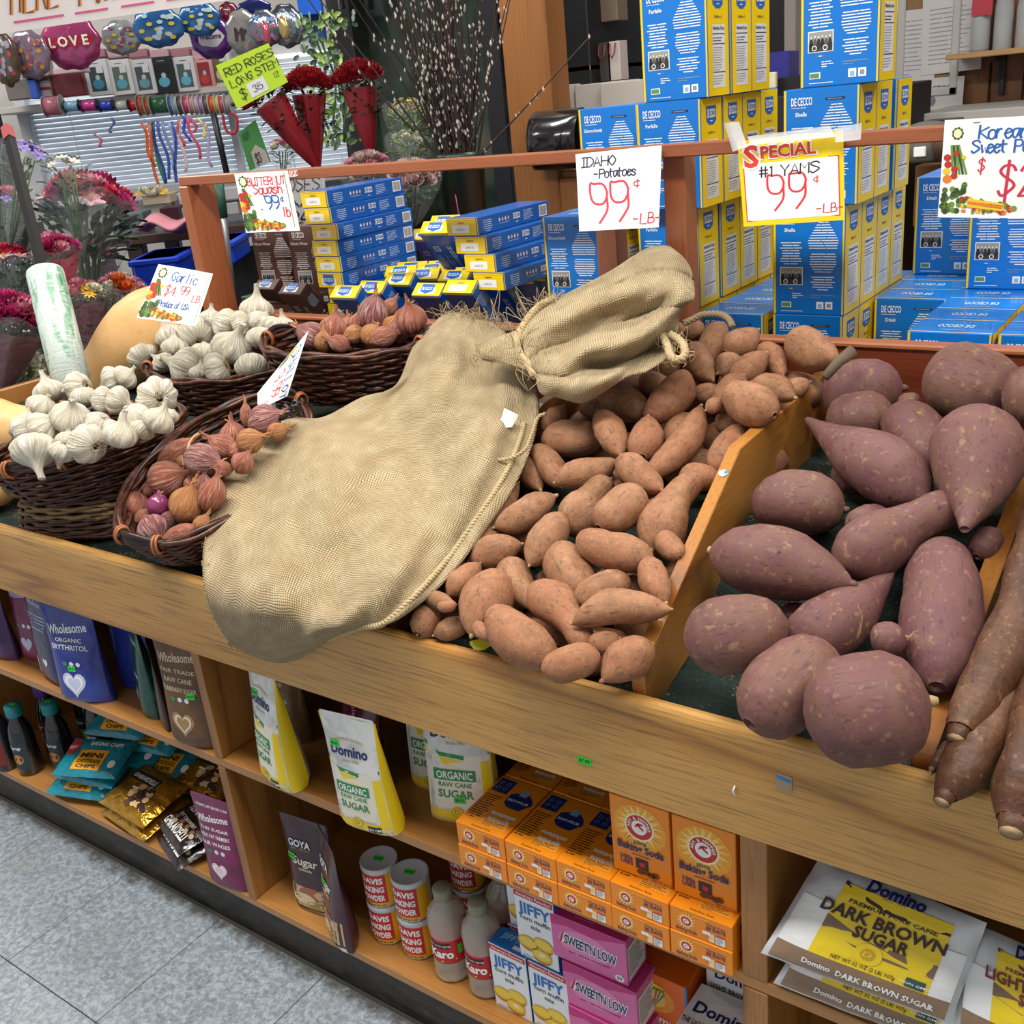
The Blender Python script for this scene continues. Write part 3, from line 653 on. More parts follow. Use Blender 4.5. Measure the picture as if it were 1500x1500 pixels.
# ---------------------------------------------------------------- wicker baskets
def wick():
    m, nt, b = newmat('dark_wicker'); v = coords(nt, (1, 1, 1), 5); a = noise(nt, v, 55, 4, .7); g = noise(nt, v, 9, 2)
    c = ramp(nt, a, [(.3, '#23100a'), (.5, '#472213'), (.66, '#73401f'), (.8, '#9a6232')]); L(nt, mix(nt, ramp(nt, g, [(.4, 0.), (.7, .5)]), c, '#2a1510'), b.inputs['Base Color'])
    b.inputs['Roughness'].default_value = .32; bump(nt, b, a, .3, .001); return m
WICK = wick(); ROPE = M('#8d744c', .8); RIMB = M('#2a1715', .35); WRAP = M('#a5633a', .45)
def basket(name, label, T, a, b, h, taper=.72, rows=11, stakes=26, rope_rows=(), handles=(0, math.pi), flip=False, light=None, twig=.0042):
    o = thing(name, label, 'basket', T); R = np.random.RandomState(int(a*1000+h*777))
    def rad(t): return taper+(1-taper)*t**.8
    w = MB(); rp = MB(); n = 96
    for k in range(rows):
        t = k/(rows-1); z = h*t
        for strand in range(2):
            ph = math.pi*((k+strand) % 2); pts = []
            for q in range(n):
                th = 2*math.pi*q/n; dr = .0045*math.cos(stakes/2*th+ph)
                s_ = rad(t); pts.append(((a*s_+dr)*math.cos(th), (b*s_+dr)*math.sin(th), z+(strand-.5)*.006+R.uniform(-.0009, .0009)))
            (rp if k in rope_rows else w).tube(pts, twig*R.uniform(.75, 1.1), ROPE if k in rope_rows else (light or WICK), 5, closed=True)
    # end rows spiral, breaking the ring regularity
    tag(w.build('woven_twigs', o), kind='stuff')
    if rope_rows: tag(rp.build('rope_rows', o), 'paler twisted rope rows', kind='stuff')
    st = MB()
    for k in range(stakes):
        th = 2*math.pi*(k+.5)/stakes; st.tube([(a*rad(t)*math.cos(th), b*rad(t)*math.sin(th), h*t) for t in np.linspace(0, 1.04, 6)], .003, WICK, 5)
    tag(st.build('stakes', o), kind='stuff')
    bt = MB()
    if not flip:
        for k in range(13):
            y = b*taper*(-1+2*(k+.5)/13); xx = a*taper*math.sqrt(max(0, 1-(y/(b*taper))**2)); bt.tube([(-xx, y, .003), (0, y, .002), (xx, y, .003)], b*taper/13*1.02, WICK, 5)
    else:
        bt.lathe([(.0001, -.001), (taper, -.001)], 40, WICK, Matrix.Diagonal((a, b, 1, 1)))
    tag(bt.build('base', o))
    rim = MB()
    for k, (dz, dr) in enumerate(((0, 0), (.005, .004), (.007, -.004))):
        rim.tube([((a+dr)*math.cos(t), (b+dr)*math.sin(t), h*1.02+dz+.003*math.sin(9*t+k*2)) for t in np.linspace(0, 2*math.pi, 72, endpoint=False)], .0052, WICK, 6, closed=True)
    rim.build('rim', o)
    for hd in handles:
        hm = MB(); ts = np.linspace(hd-.38, hd+.38, 12)
        for r_, lift in ((.0075, .012), (.006, .022)):
            hm.tube([((a+.002)*math.cos(t), (b+.002)*math.sin(t), h*1.02+lift*math.cos((t-hd)/.38*1.35)) for t in ts], r_, RIMB, 7)
        hh = hm.build('handle', o)
        for q in (-.30, -.26, .26, .30):
            t = hd+q; c = np.array([(a+.002)*math.cos(t), (b+.002)*math.sin(t), h*1.02+.006])
            wm = MB(); wm.tube([c+np.array([math.cos(t)*.013*math.cos(u), math.sin(t)*.013*math.cos(u), .016*math.sin(u)]) for u in np.linspace(0, 2*math.pi, 14, endpoint=False)], .0026, WRAP, 5, closed=True); tag(wm.build('cane_wrap', hh), 'tan cane wrapped round the handle')
    return o
def tilt_T(c, rz, tx=0, ty=0): return Matrix.Translation(Vector([float(q) for q in c])) @ Matrix.Rotation(tx, 4, CRv) @ Matrix.Rotation(ty, 4, FHv) @ Matrix.Rotation(rz, 4, 'Z')
CRv = Vector((math.cos(math.radians(37)), math.sin(math.radians(37)), 0)); FHv = Vector((-math.sin(math.radians(37)), math.cos(math.radians(37)), 0))
# left garlic basket standing on an upturned one
c1 = at(132, 642, Z=.990); basket('wicker_basket', 'dark oval wicker basket of garlic standing on an upturned basket', tilt_T(c1-np.array([0, 0, .085]), math.radians(37), .05, -.12), .205, .135, .085, .72, 12, handles=(-math.pi/2-.25, math.pi/2))
c2 = (-1.87, 1.10, 0); basket('upturned_basket', 'upturned brown wicker basket with rope rows at the oak board', tilt_T((-1.875, 1.115, .915), math.radians(37), .0, .0) @ Matrix.Rotation(math.pi, 4, 'X'), .175, .12, .088, .86, 12, rope_rows=(5, 7), handles=(), flip=True, light=M('#4c3022', .5, name='brown_twig'))
c3 = at(335, 535, Y=1.485); basket('wicker_basket', 'dark oval wicker basket of garlic at the rear by the back board', tilt_T(c3-np.array([0, 0, .085]), math.radians(16), .12, -.05), .19, .115, .09, .74, 12)
c5 = at(512, 500, Y=1.495); basket('wicker_basket', 'dark wicker basket of shallots at the rear beside the sack', tilt_T(c5-np.array([0, 0, .10]), math.radians(12), .08, -.03), .19, .11, .10, .74, 13, handles=(math.pi-.25, 0))
c4 = at(316, 703, Z=.935); basket('wicker_basket', 'tilted dark wicker basket of shallots leaning down to the oak board', tilt_T(c4-np.array([-.012, -.015, .052]), math.radians(37+62), .33, 0), .225, .135, .09, .74, 14, handles=(math.pi, 0))

# ---------------------------------------------------------------- butternut squashes
def squash(T, label, Lh, r1, r2):
    tt = (1-np.cos(np.linspace(0, math.pi, 30)))/2; pr = [(0, .1), (.03, .45), (.1, .75), (.2, .95), (.32, 1), (.45, .92), (.6, .74), (.75, .68), (.88, .66), (.95, .52), (.985, .3), (1, .12)]
    rr = np.interp(tt, [p[0] for p in pr], [p[1] for p in pr])*r1; a = np.linspace(0, 2*math.pi, 32, endpoint=False)
    P = np.array([[(t*Lh-Lh/2, r*math.cos(u), r*math.sin(u)+.02*Lh*math.sin(t*3)) for u in a] for t, r in zip(tt, rr)])
    o = thing('butternut_squash', label, 'squash', T, 'butternut squashes'); m = MB(); m.grid(P, SQUA, True, cv=True); m.F.append(tuple(range(32))[::-1]); m.I.append(0); m.S.append(True); m.build('squash_body', o)
    s_ = MB(); s_.tube([(Lh/2-.012, 0, 0), (Lh/2+.01, 0, .002), (Lh/2+.022, .003, .006)], [.016, .011, .013], M('#8a7a4c', .8), 8); s_.build('stem', o)
pa, pb = at(118, 592, Y=1.42), at(252, 458, Y=1.56)
c = (pa+pb)/2; squash(frame(c, pa-pb, None, (0, 0, 1)), 'large tan butternut squash standing behind the garlic baskets', np.linalg.norm(pa-pb)+.12, .098, 0)
pa, pb = at(-60, 628, Y=1.08), at(75, 632, Y=1.18); c = (pa+pb)/2; squash(frame(c, pb-pa, None, (0, 0, 1)), 'tan butternut squash lying left of the garlic, cut off by the frame', .26, .072, 0)
pa, pb = at(-90, 735, Y=1.02), at(30, 708, Y=1.06); c = (pa+pb)/2; squash(frame(c, pb-pa, None, (0, 0, 1)), 'tan butternut squash lowest at left, against the upturned basket', .22, .062, 0)
# ---------------------------------------------------------------- flat print: shapes, lettering, pen strokes
_txt = {}
def text_mesh(s, bold=0.0):
    k = (s, bold)
    if k in _txt: return _txt[k]
    cu = bpy.data.curves.new('t', 'FONT'); cu.body = s; cu.resolution_u = 1 if len(s) > 14 else 2; cu.offset = bold; cu.size = 1
    ob = bpy.data.objects.new('t', cu); me = bpy.data.meshes.new_from_object(ob)
    V = np.array([v.co[:2] for v in me.vertices]).reshape(-1, 2); F = [tuple(p.vertices) for p in me.polygons]
    if len(V): V[:, 0] -= V[:, 0].min()
    _txt[k] = (V/.7, F); bpy.data.objects.remove(ob); bpy.data.curves.remove(cu); bpy.data.meshes.remove(me)
    return _txt[k]
GLY = {'A': '00 26 40|12 32', 'B': '00 06|06 26 35 34 23 03|23 33 42 41 30 00', 'C': '~45 36 26 15 03 11 20 30 41', 'D': '00 06|06 26 44 42 20 00', 'E': '46 06 00 40|03 33', 'F': '46 06 00|03 33',
 'G': '~45 36 15 03 11 20 31 33 23', 'H': '00 06|40 46|03 43', 'I': '06 46|26 20|00 40', 'K': '00 06|45 03 40', 'L': '06 00 40', 'M': '00 06 23 46 40', 'N': '00 06 40 46', 'O': '~26 15 03 11 20 31 43 35 26',
 'P': '00 06|06 36 45 44 33 03', 'R': '00 06|06 36 45 44 33 03|13 40', 'S': '~45 36 16 05 14 33 42 31 10 01', 'T': '06 46|26 20', 'U': '~06 02 10 30 42 46', 'Y': '06 23 46|23 20', 'Q': '~26 15 03 11 20 31 43 35 26|21 40',
 'a': '~34 14 03 01 10 21 34|34 31 40', 'c': '~33 24 14 02 10 20 31', 'd': '~34 14 02 10 21 33|36 31 40', 'e': '~02 33 24 14 02 10 20 31', 'f': '~36 26 15 10|04 24', 'i': '14 10|16 16', 'k': '06 00|34 02 30', 'l': '16 10',
 'h': '06 00|~02 14 24 33 30', 'n': '04 00|~02 14 24 33 30', 'o': '~14 03 01 10 20 31 33 24 14', 'p': '04 0z|~03 14 24 33 31 20 10 01', 'q': '~33 24 14 03 01 10 20 31|34 3z', 'r': '04 00|~02 14 24', 's': '~33 24 14 03 22 31 20 10 01', 't': '16 11 20|04 34',
 'u': '~04 01 10 20 31 34|34 30', 'w': '04 10 23 30 44', 'b': '06 00|~02 14 24 33 31 20 10 01', 'w': '04 10 23 30 44', '0': '~26 15 03 11 20 31 43 35 26', '1': '15 26 20', '2': '~05 16 36 45 34 00|00 40', '3': '~05 16 36 35 23 42 31 10 01', '4': '36 02 42|35 30',
 '5': '36 06 03|~03 24 43 42 30 01', '9': '~43 24 04 06 26 45 43 40 20', '$': '~45 36 16 05 14 33 42 31 10 01|2z 27', '#': '10 16|30 36|02 42|04 44', '-': '03 33', '.': '10 10', '¢': '~34 14 03 12 32|25 21', "'": '26 25', 'G': '~45 36 15 03 11 20 31 33 23', 'm': '04 00|~03 14 20|~20 34 40', 'x': '04 30|34 00', '"': '16 15|26 25', 'v': '04 10 34'}
GLY['9'] = '~44 33 13 04 06 16 36 45 44 42 20'; GLY[' '] = ''
def _cr(P, k=5):
    P = np.array(P, float); n = len(P); out = []
    for i in range(n-1):
        p0, p1, p2, p3 = P[max(i-1, 0)], P[i], P[i+1], P[min(i+2, n-1)]
        for t in np.linspace(0, 1, k, endpoint=False):
            out.append(.5*((2*p1)+(-p0+p2)*t+(2*p0-5*p1+4*p2-p3)*t*t+(-p0+3*p1-3*p2+p3)*t**3))
    out.append(P[-1]); return np.array(out)
class Art:
    def __init__(s): s.it = []
    def raw(s, V, F, mat, ly=1): s.it.append((np.asarray(V, float).reshape(-1, 2), F, mat, ly)); return s
    def rect(s, x0, y0, x1, y1, mat, ly=1, n=1, m=None):
        m = m or n; X = np.linspace(x0, x1, n+1); Y = np.linspace(y0, y1, m+1)
        V = [(x, y) for y in Y for x in X]; F = [(j*(n+1)+i, j*(n+1)+i+1, (j+1)*(n+1)+i+1, (j+1)*(n+1)+i) for j in range(m) for i in range(n)]
        return s.raw(V, F, mat, ly)
    def disc(s, cx, cy, rx, ry, mat, ly=1, n=18, wob=0, ring=0):
        a = np.linspace(0, 2*math.pi, n, endpoint=False); r = 1+wob*np.cos(a*5+cx*900)
        if ring:
            V = np.concatenate([np.stack([cx+rx*np.cos(a), cy+ry*np.sin(a)], 1), np.stack([cx+rx*(1-ring)*np.cos(a), cy+ry*(1-ring)*np.sin(a)], 1)])
            return s.raw(V, [(i, (i+1) % n, n+(i+1) % n, n+i) for i in range(n)], mat, ly)
        V = [(cx, cy)]+[(cx+rx*q*math.cos(t), cy+ry*q*math.sin(t)) for t, q in zip(a, r)]
        return s.raw(V, [(0, i+1, (i+1) % n+1) for i in range(n)], mat, ly)
    def poly(s, pts, mat, ly=1):
        tri = geometry.tessellate_polygon([[Vector((x, y, 0)) for x, y in pts]]); P = np.array(pts)
        F = []
        for t in tri:
            a, b, c = P[t[0]], P[t[1]], P[t[2]]; F.append(t if (b[0]-a[0])*(c[1]-a[1])-(b[1]-a[1])*(c[0]-a[0]) > 0 else (t[0], t[2], t[1]))
        return s.raw(pts, F, mat, ly)
    def star(s, cx, cy, r0, r1, n, mat, ly=1): return s.poly([(cx+(r1 if i % 2 else r0)*math.cos(math.pi*i/n), cy+(r1 if i % 2 else r0)*math.sin(math.pi*i/n)) for i in range(2*n)], mat, ly)
    def text(s, t, x, y, h, mat, ly=2, al='c', bold=.01, wd=1., rot=0, arc=0, shear=0, fit=None):
        V, F = text_mesh(t, bold)
        if not len(V): return s
        V = V.copy()*h; V[:, 0] *= wd; W = V[:, 0].max()
        if fit: V[:, 0] *= fit/W; W = fit
        V[:, 0] -= {'c': W/2, 'l': 0, 'r': W}[al]; V[:, 0] += V[:, 1]*shear
        if arc: V[:, 1] += arc*(1-(2*V[:, 0]/W)**2)*h
        c, sn = math.cos(rot), math.sin(rot); V = V @ np.array([[c, sn], [-sn, c]]); return s.raw(V+[x, y], F, mat, ly)
    def ring_text(s, t, cx, cy, r, h, mat, a0=math.pi*.9, a1=math.pi*.1, ly=2):
        for i, ch in enumerate(t):
            if ch == ' ': continue
            a = a0+(a1-a0)*(i+.5)/len(t); s.text(ch, cx+r*math.cos(a), cy+r*math.sin(a), h, mat, ly, 'c', .02, 1, a-math.pi/2)
        return s
    def lines(s, x0, x1, yt, dy, n, mat, ly=1, mode='l', h=.42, seed=0):
        r = random.Random(seed+n); W = x1-x0
        for i in range(n):
            k = r.uniform(.72, 1) if i < n-1 else r.uniform(.4, .7)
            if mode == 'p': k = min(1, .35+.65*i/(n*.6))*r.uniform(.9, 1)
            y = yt-(i+1)*dy; xa = x0 if mode == 'l' else x0+(1-k)*W/2
            segs = r.choice([1, 2, 2]); w_ = W*k
            if segs == 1: s.rect(xa, y, xa+w_, y+dy*h, mat, ly)
            else: q = r.uniform(.3, .7); s.rect(xa, y, xa+w_*q-dy*.3, y+dy*h, mat, ly); s.rect(xa+w_*q, y, xa+w_, y+dy*h, mat, ly)
        return s
    def stroke(s, P, w, mat, ly=2):
        P = np.array(P, float)
        if len(P) < 2 or np.ptp(P, 0).max() < 1e-9: return s.disc(P[0][0], P[0][1], w*.7, w*.7, mat, ly, 8)
        t = np.gradient(P, axis=0); t /= np.linalg.norm(t, axis=1)[:, None]+1e-12; nn = np.stack([-t[:, 1], t[:, 0]], 1)
        P[0] -= t[0]*w*.35; P[-1] += t[-1]*w*.35; V = np.concatenate([P-nn*w/2, P+nn*w/2]); k = len(P)
        return s.raw(V, [(i, i+1, k+i+1, k+i) for i in range(k-1)], mat, ly)
    def hand(s, t, x, y, h, w, mat, wd=.62, rot=0, ly=2, slant=.06, seed=0, gap=.3):
        """pen lettering, cap height h"""
        r = random.Random(seed+len(t)); cx = 0; c, sn = math.cos(rot), math.sin(rot)
        for ch in t:
            g = GLY.get(ch, ''); u = h/6; W = 4*u*wd/.62 if not ch.islower() else 3*u*wd/.62
            if ch in "Iil1.'": W *= .7
            j = [r.uniform(-.35, .35) for _ in range(3)]
            for st in [q for q in g.split('|') if q]:
                sm = st.startswith('~'); pts = []
                for q in st.lstrip('~').split():
                    px = int(q[0]); py = -1.5 if q[1] == 'z' else int(q[1])
                    X = cx+px*u*wd/.62*(.7 if ch in "Iil1.'" else 1)+j[0]*u*.4+py*u*slant; Yv = py*u+j[1]*u*.5+px*u*j[2]*.15
                    pts.append((x+X*c-Yv*sn, y+X*sn+Yv*c))
                s.stroke(_cr(pts) if sm and len(pts) > 2 else pts, w, mat, ly); 
            cx += W+gap*4*u*.62 if ch != ' ' else 2.2*u
        return s
    def put(s, mb, S, dx=0, dy=0):
        for V, F, mat, ly in s.it: mb.add(S(V+[dx, dy], .0003*ly), F, mat)
def S_front(y=0): return lambda P, o: np.stack([P[:, 0], np.full(len(P), y-o), P[:, 1]], 1)
def S_right(x): return lambda P, o: np.stack([np.full(len(P), x+o), P[:, 0], P[:, 1]], 1)
def S_left(x): return lambda P, o: np.stack([np.full(len(P), x-o), -P[:, 0], P[:, 1]], 1)
def S_top(z): return lambda P, o: np.stack([P[:, 0], P[:, 1], np.full(len(P), z+o)], 1)
WHT = M('#f2f2ee', .5); BLK = M('#1b1b1e', .5); GREY = M('#8f9296', .6); PBLUE = M('#0073cc', .35, coat=.3); PYEL = M('#f2cf0a', .35, coat=.3); PYD = M('#d9b406', .4); NAVY = M('#1d2a63', .4); REDI = M('#cf2b35', .5); TAGG = M('#35d43c', .5)
PHOTO_ = None
def photomat():
    m, nt, b = newmat('old_black_and_white_photograph'); v = coords(nt, (1, 1, 1), 0); a = noise(nt, v, 120, 4, .55)
    L(nt, ramp(nt, a, [(.38, '#1c1c1c'), (.5, '#6a6a6a'), (.62, '#c0c0bc')]), b.inputs['Base Color']); return m
PHOTO_ = photomat()
def barcode(a, x0, y0, w_, h, ly=2, seed=1, vert=False):
    a.rect(x0-.002, y0-.002, x0+w_+.002, y0+h+.002, WHT, ly); r = random.Random(seed); x = 0
    span = h if vert else w_
    while x < span-.001:
        k = r.choice([.0006, .001, .0014])
        if vert: a.rect(x0, y0+x, x0+w_, y0+x+k*.6, BLK, ly+1)
        else: a.rect(x0+x, y0, x0+x+k*.6, y0+h, BLK, ly+1)
        x += k*1.5
# ---------------------------------------------------------------- short pasta boxes
BW, BD, BH = .129, .088, .189
def pasta_box_mesh(kind, brown=False, W=BW, D=BD, H=BH):
    body, side = (PBLUE, PYEL) if not brown else (M('#5b3a30', .45), M('#54352c', .45))
    mb = MB(); mb.box(0, W, 0, D, 0, H, body, .0015); e = .0012
    fr = Art(); fr.rect(e, e, .005, H-e, PYEL if not brown else side, 1); fr.rect(W-.004, e, W-e, H-e, PYEL if not brown else side, 1)
    fr.text('De Cecco'.upper(), .014, H-.026, .0125, WHT, 2, 'l', .02, .8, fit=.036); fr.rect(.014, H-.030, .04, H-.0292, WHT, 2)
    fr.rect(.072, H-.0205, .105, H-.0165, M('#232b4a', .5), 1); fr.rect(.076, H-.0192, .10, H-.018, GREY, 2)
    for k, t in enumerate(kind.split('\n')): fr.text(t, .031, H-.043-.009*k, .0062, WHT, 2, 'c', .02)
    fr.lines(.012, .054, H-.058, .0046, 9, WHT, 1, 'c', .36, 1); fr.lines(.064, .118, H-.024, .0044, 11, WHT, 1, 'p', .36, 2)
    fr.lines(.066, .116, H-.078, .0044, 8, WHT, 1, 'c', .36, 3); fr.lines(.068, .114, H-.118, .0044, 6, WHT, 1, 'c', .36, 4); fr.lines(.07, .112, H-.15, .004, 2, GREY, 1, 'l', .3)
    fr.rect(.013, H-.136, .055, H-.104, WHT, 1); fr.rect(.0145, H-.1345, .0535, H-.1055, M('#9a9a96', .6), 2); fr.rect(.0145, H-.1345, .0535, H-.122, M('#3a3a3a', .6), 3)
    for q in range(6): fr.disc(.0185+.0062*q, H-.123, .003, .0085, M(('#1a1a1a', '#565654', '#2c2c2c')[q % 3], .6), 4, 8); fr.disc(.0185+.0062*q, H-.1135+.001*(q % 2), .0017, .002, M('#d8d8d4', .6), 5, 7)
    for q in (.024, .042): fr.disc(q, H-.1295, .0042, .0042, WHT, 6, 12, ring=.3)
    for k, cc in enumerate(('#2f9a5a', '#f2f2ee', '#cf3a3a')): fr.rect(.026+.005*k, H-.1425, .031+.005*k, H-.1412, M(cc, .5), 1)
    fr.lines(.036, .056, H-.148, .0036, 3, WHT, 1, 'l', .4)
    fr.rect(.016, H-.176, .034, H-.166, M('#e8efe0', .5), 1); fr.rect(.017, H-.1745, .032, H-.1675, M('#5a8f5c', .5) if not brown else GREY, 2); fr.rect(.08, H-.178, .093, H-.165, WHT, 1); fr.rect(.096, H-.178, .109, H-.165, WHT, 1)
    fr.rect(.083, H-.176, .09, H-.169, M('#8db7dc', .5), 2); fr.rect(.099, H-.175, .106, H-.168, GREY, 2); fr.rect(.015, H-.183, .055, H-.182, WHT, 1)
    fr.put(mb, S_front(0))
    sd = Art(); sd.rect(e, e, D-e, H-e, side, 1)
    sd.poly([(D*.34, H-.042), (D*.5, H-.047), (D*.66, H-.042), (D*.68, H-.014), (D*.32, H-.014)] if False else [(.022, H-.014), (.022, H-.040), (.035, H-.047), (.052, H-.047), (.064, H-.040), (.064, H-.014)], M('#1766b8', .4), 2)
    sd.text('DE CECCO', .043, H-.034, .014, WHT, 3, 'c', .03, fit=.034); sd.lines(.03, .056, H-.0375, .003, 1, WHT, 3, 'c')
    sd.text(kind.split('\n')[0]+' n.3', .043, H-.062, .005, M('#2b3350', .5), 2, 'c', .01)
    sd.rect(.018, .014, .070, H-.072, M('#d8dadd', .5), 2); sd.text('Nutrition Facts', .044, H-.081, .006, BLK, 3, 'c', .02, fit=.046)
    for q in (.088, .104, .150): sd.rect(.019, H-q, .069, H-q+.0016, NAVY, 3)
    sd.lines(.020, .068, H-.09, .0045, 2, BLK, 3, 'l', .3, 1); sd.lines(.020, .066, H-.106, .0040, 10, GREY, 3, 'l', .3, 2); sd.lines(.020, .068, H-.152, .0042, 4, GREY, 3, 'l', .3, 3)
    sd.put(mb, S_right(W)); sd.put(mb, S_left(0), -D)
    tp = Art(); tp.text('DE CECCO', W*.5, D*.62, .018, M('#c9dcec', .5), 2, 'c', .02, rot=math.pi, fit=.055); tp.rect(W*.35, D*.2, W*.65, D*.24, GREY, 2); tp.rect(e, e, W-e, .004, PYEL if not brown else side, 1); tp.put(mb, S_top(H))
    return mb.mesh('pasta_box')
PB = {k: pasta_box_mesh(k) for k in ('Farfalle', 'Shells', 'Ditali', 'Fusilli Corti\nBucati', 'Gnocchetti')}
PBR = pasta_box_mesh('Whole Wheat', True, .10)
GP = 'blue and yellow pasta boxes stacked behind the rail'
def pbox(kind, x, y, layer, label, rz=0.):
    o = bpy.data.objects.new('pasta_box', PB[kind]); COL.objects.link(o)
    o.matrix_local = Matrix.Translation((x+BW/2, y, .9565+layer*.1895-.022+.0)) @ Matrix.Rotation(rz, 4, 'Z') @ Matrix.Translation((-BW/2, 0, 0)); tag(o, label, 'box', GP); return o
def deep(kind, x, y0, layer, n, where, gap=(0,)*9, shift=(0,)*9):
    y = y0
    for k in range(n):
        d = ('front box' if k == 0 else ORD[k].strip()+' box back')
        pbox(kind, x+(shift[k] if k < len(shift) else 0), y, layer, '%s %s' % (d, where)); y += BD+.0012+(gap[k] if k < len(gap) else 0)
LAY = ['bottom', 'second', 'third', 'top']
deep('Shells', -.723, 1.81, 0, 5, 'in bottom layer of the right blue pasta tower'); deep('Shells', -.722, 1.81, 1, 4, 'in second layer of the right blue pasta tower')
deep('Shells', -.703, 1.81, 2, 3, 'in third layer of the right blue pasta tower', (0, .012, 0), (0, .0, .006)); deep('Shells', -.674, 1.81, 3, 1, 'topmost on the right blue pasta tower')
deep('Farfalle', -1.012, 1.84, 0, 5, 'in bottom layer of the centre blue pasta tower'); deep('Farfalle', -1.010, 1.84, 1, 4, 'in second layer of the centre blue pasta tower', (.014, 0, 0))
deep('Farfalle', -.985, 1.81, 2, 4, 'in third layer of the centre blue pasta tower', (.006, 0, 0)); deep('Farfalle', -.968, 1.81, 3, 3, 'in top layer of the centre blue pasta tower', (.012, 0))
deep('Gnocchetti', -1.116, 1.82, 2, 2, 'in third layer left of the centre pasta tower'); deep('Gnocchetti', -1.172, 1.75, 1, 2, 'in second layer behind the potato sign post'); deep('Gnocchetti', -1.172, 1.75, 0, 3, 'in bottom layer behind the potato sign post')
deep('Farfalle', -.866, 1.80, 0, 5, 'in the low row between the two pasta towers')
deep('Ditali', -.585, 2.21, 1, 2, 'standing second layer right of the right pasta tower'); deep('Ditali', -.588, 1.97, 0, 4, 'low in the row right of the right pasta tower')
deep('Fusilli Corti\nBucati', -.459, 1.72, 0, 5, 'in the low row under the sweet potato sign'); deep('Fusilli Corti\nBucati', -.451, 2.07, 1, 2, 'standing behind the sweet potato sign')
deep('Fusilli Corti\nBucati', -.322, 1.72, 0, 4, 'in the low row at the right edge of the photograph'); deep('Fusilli Corti\nBucati', -.315, 2.07, 1, 2, 'behind the sweet potato sign at the frame edge')
# ---------------------------------------------------------------- long pasta boxes
SW, SD, SH = .079, .036, .272
def long_box(nm, brown=False):
    body, end = (M('#0f57a8', .35, coat=.3), PYEL) if not brown else (M('#4f332b', .45), M('#5b3d34', .45)); e = .001
    mb = MB(); mb.box(0, SW, 0, SD, 0, SH, body, .0012); t = Art(); t.rect(e, e, SW-e, SD-e, end, 1, 1); t.rect(.004, SD-.0045, SW-.004, SD-.0035, PYD if not brown else body, 2)
    t.text('Spaghetti', SW/2, SD-.0105, .0035, NAVY, 2, 'c', .01)
    t.rect(.014, .006, .060, SD-.014, WHT, 2); t.text('L0427 B', .037, .011, .0045, GREY, 3, 'c')
    if nm: t.poly([(.02, SD-.005), (.02, .012), (.037, .006), (.054, .012), (.054, SD-.005)], M('#1766b8', .4), 4); t.text('DE CECCO', .037, .015, .008, WHT, 5, 'c', .02, fit=.028)
    t.put(mb, S_top(SH)); c = Art()
    fold = Art(); fold.rect(e, SH-.006, SW-e, SH-e, end, 1); fold.put(mb, S_front(0)); f2 = Art(); f2.rect(e, SH-.004, SD-e, SH-e, end, 1); f2.put(mb, S_right(SW)); fold.put(mb, lambda P, o: np.stack([SW-P[:, 0], np.full(len(P), SD+o), P[:, 1]], 1))
    # long side: text runs along the box (u = length from the yellow end, v = thickness)
    c.lines(.02, .058, .030, .0042, 6, M('#b9cbe0', .5), 1, 'c', .3, 1)
    for k in range(4): c.disc(.082+.011*k, .021, .003, .0042, M('#d9a79a', .5) if k % 2 else M('#c7ccd2', .5), 1, 8)
    c.rect(.08, .013, .118, .0138, M('#b9cbe0', .5), 1)
    c.text('DE CECCO', .146, .0155, .012, WHT, 1, 'c', .02, fit=.026); c.lines(.134, .158, .012, .004, 1, M('#b9cbe0', .5), 1, 'c')
    c.lines(.172, .212, .031, .0038, 6, M('#b9cbe0', .5), 1, 'l', .3, 3); barcode(c, .236, .008, .026, .020, 1)
    side = lambda P, o: np.stack([np.full(len(P), SW+o), P[:, 1], SH-P[:, 0]], 1)
    if nm != 2: c.put(mb, side)
    else:
        d = Art(); d.rect(.06, .006, .20, .030, M('#d8dadd', .5), 1); d.lines(.062, .198, .029, .0036, 6, BLK, 2, 'l', .3, 5); barcode(d, .02, .008, .026, .02, 1); d.put(mb, side)
    g = Art(); r = random.Random(5)
    for q in range(5): g.lines(.10+.0, .10+.0, 0, 0, 0, WHT)
    for q, (u, n) in enumerate(((.012, 7), (.030, 8), (.050, 6))):
        for k in range(n): g.rect(u+k*.0020, .06+r.uniform(0, .02), u+k*.0020+.0008, .17+r.uniform(0, .03), M('#b9cbe0', .5), 1)
    g.text('DE CECCO', .05, .205, .012, WHT, 1, 'c', .02, rot=-math.pi/2, fit=.04); g.rect(.014, .21, .03, .228, WHT, 1); g.rect(.016, .212, .028, .226, GREY, 2)
    g.put(mb, S_front(0)); return mb.mesh('spaghetti_box')
LB0, LB1, LB2, LBB = long_box(0), long_box(1), long_box(2), long_box(1, True)
def lying(me, x, y, z, rz, label, grp='long pasta boxes lying in piles'):
    R_ = Matrix(((1, 0, 0, 0), (0, 0, -1, 0), (0, 1, 0, 0), (0, 0, 0, 1)))   # local z -> -y
    o = bpy.data.objects.new('spaghetti_box', me); COL.objects.link(o)
    o.matrix_local = Matrix.Translation((x, y, z)) @ Matrix.Rotation(rz, 4, 'Z') @ R_ @ Matrix.Translation((0, 0, -SH)); tag(o, label, 'box', grp)
z = 1.346
for k, (dx, me) in enumerate(((0, LB0), (.004, LB0), (.018, LB0), (.012, LB0), (.014, LB0), (.012, LB1), (.040, LB2), (.03, LB0), (.02, LB0), (.03, LB0), (.02, LB0))):
    lying(me, -1.832+dx, 1.75, z-k*.0364, rnd.uniform(-.02, .02), 'long blue spaghetti box, %s from the top of the left pile' % ('first' if k == 0 else ORD[k].strip()))
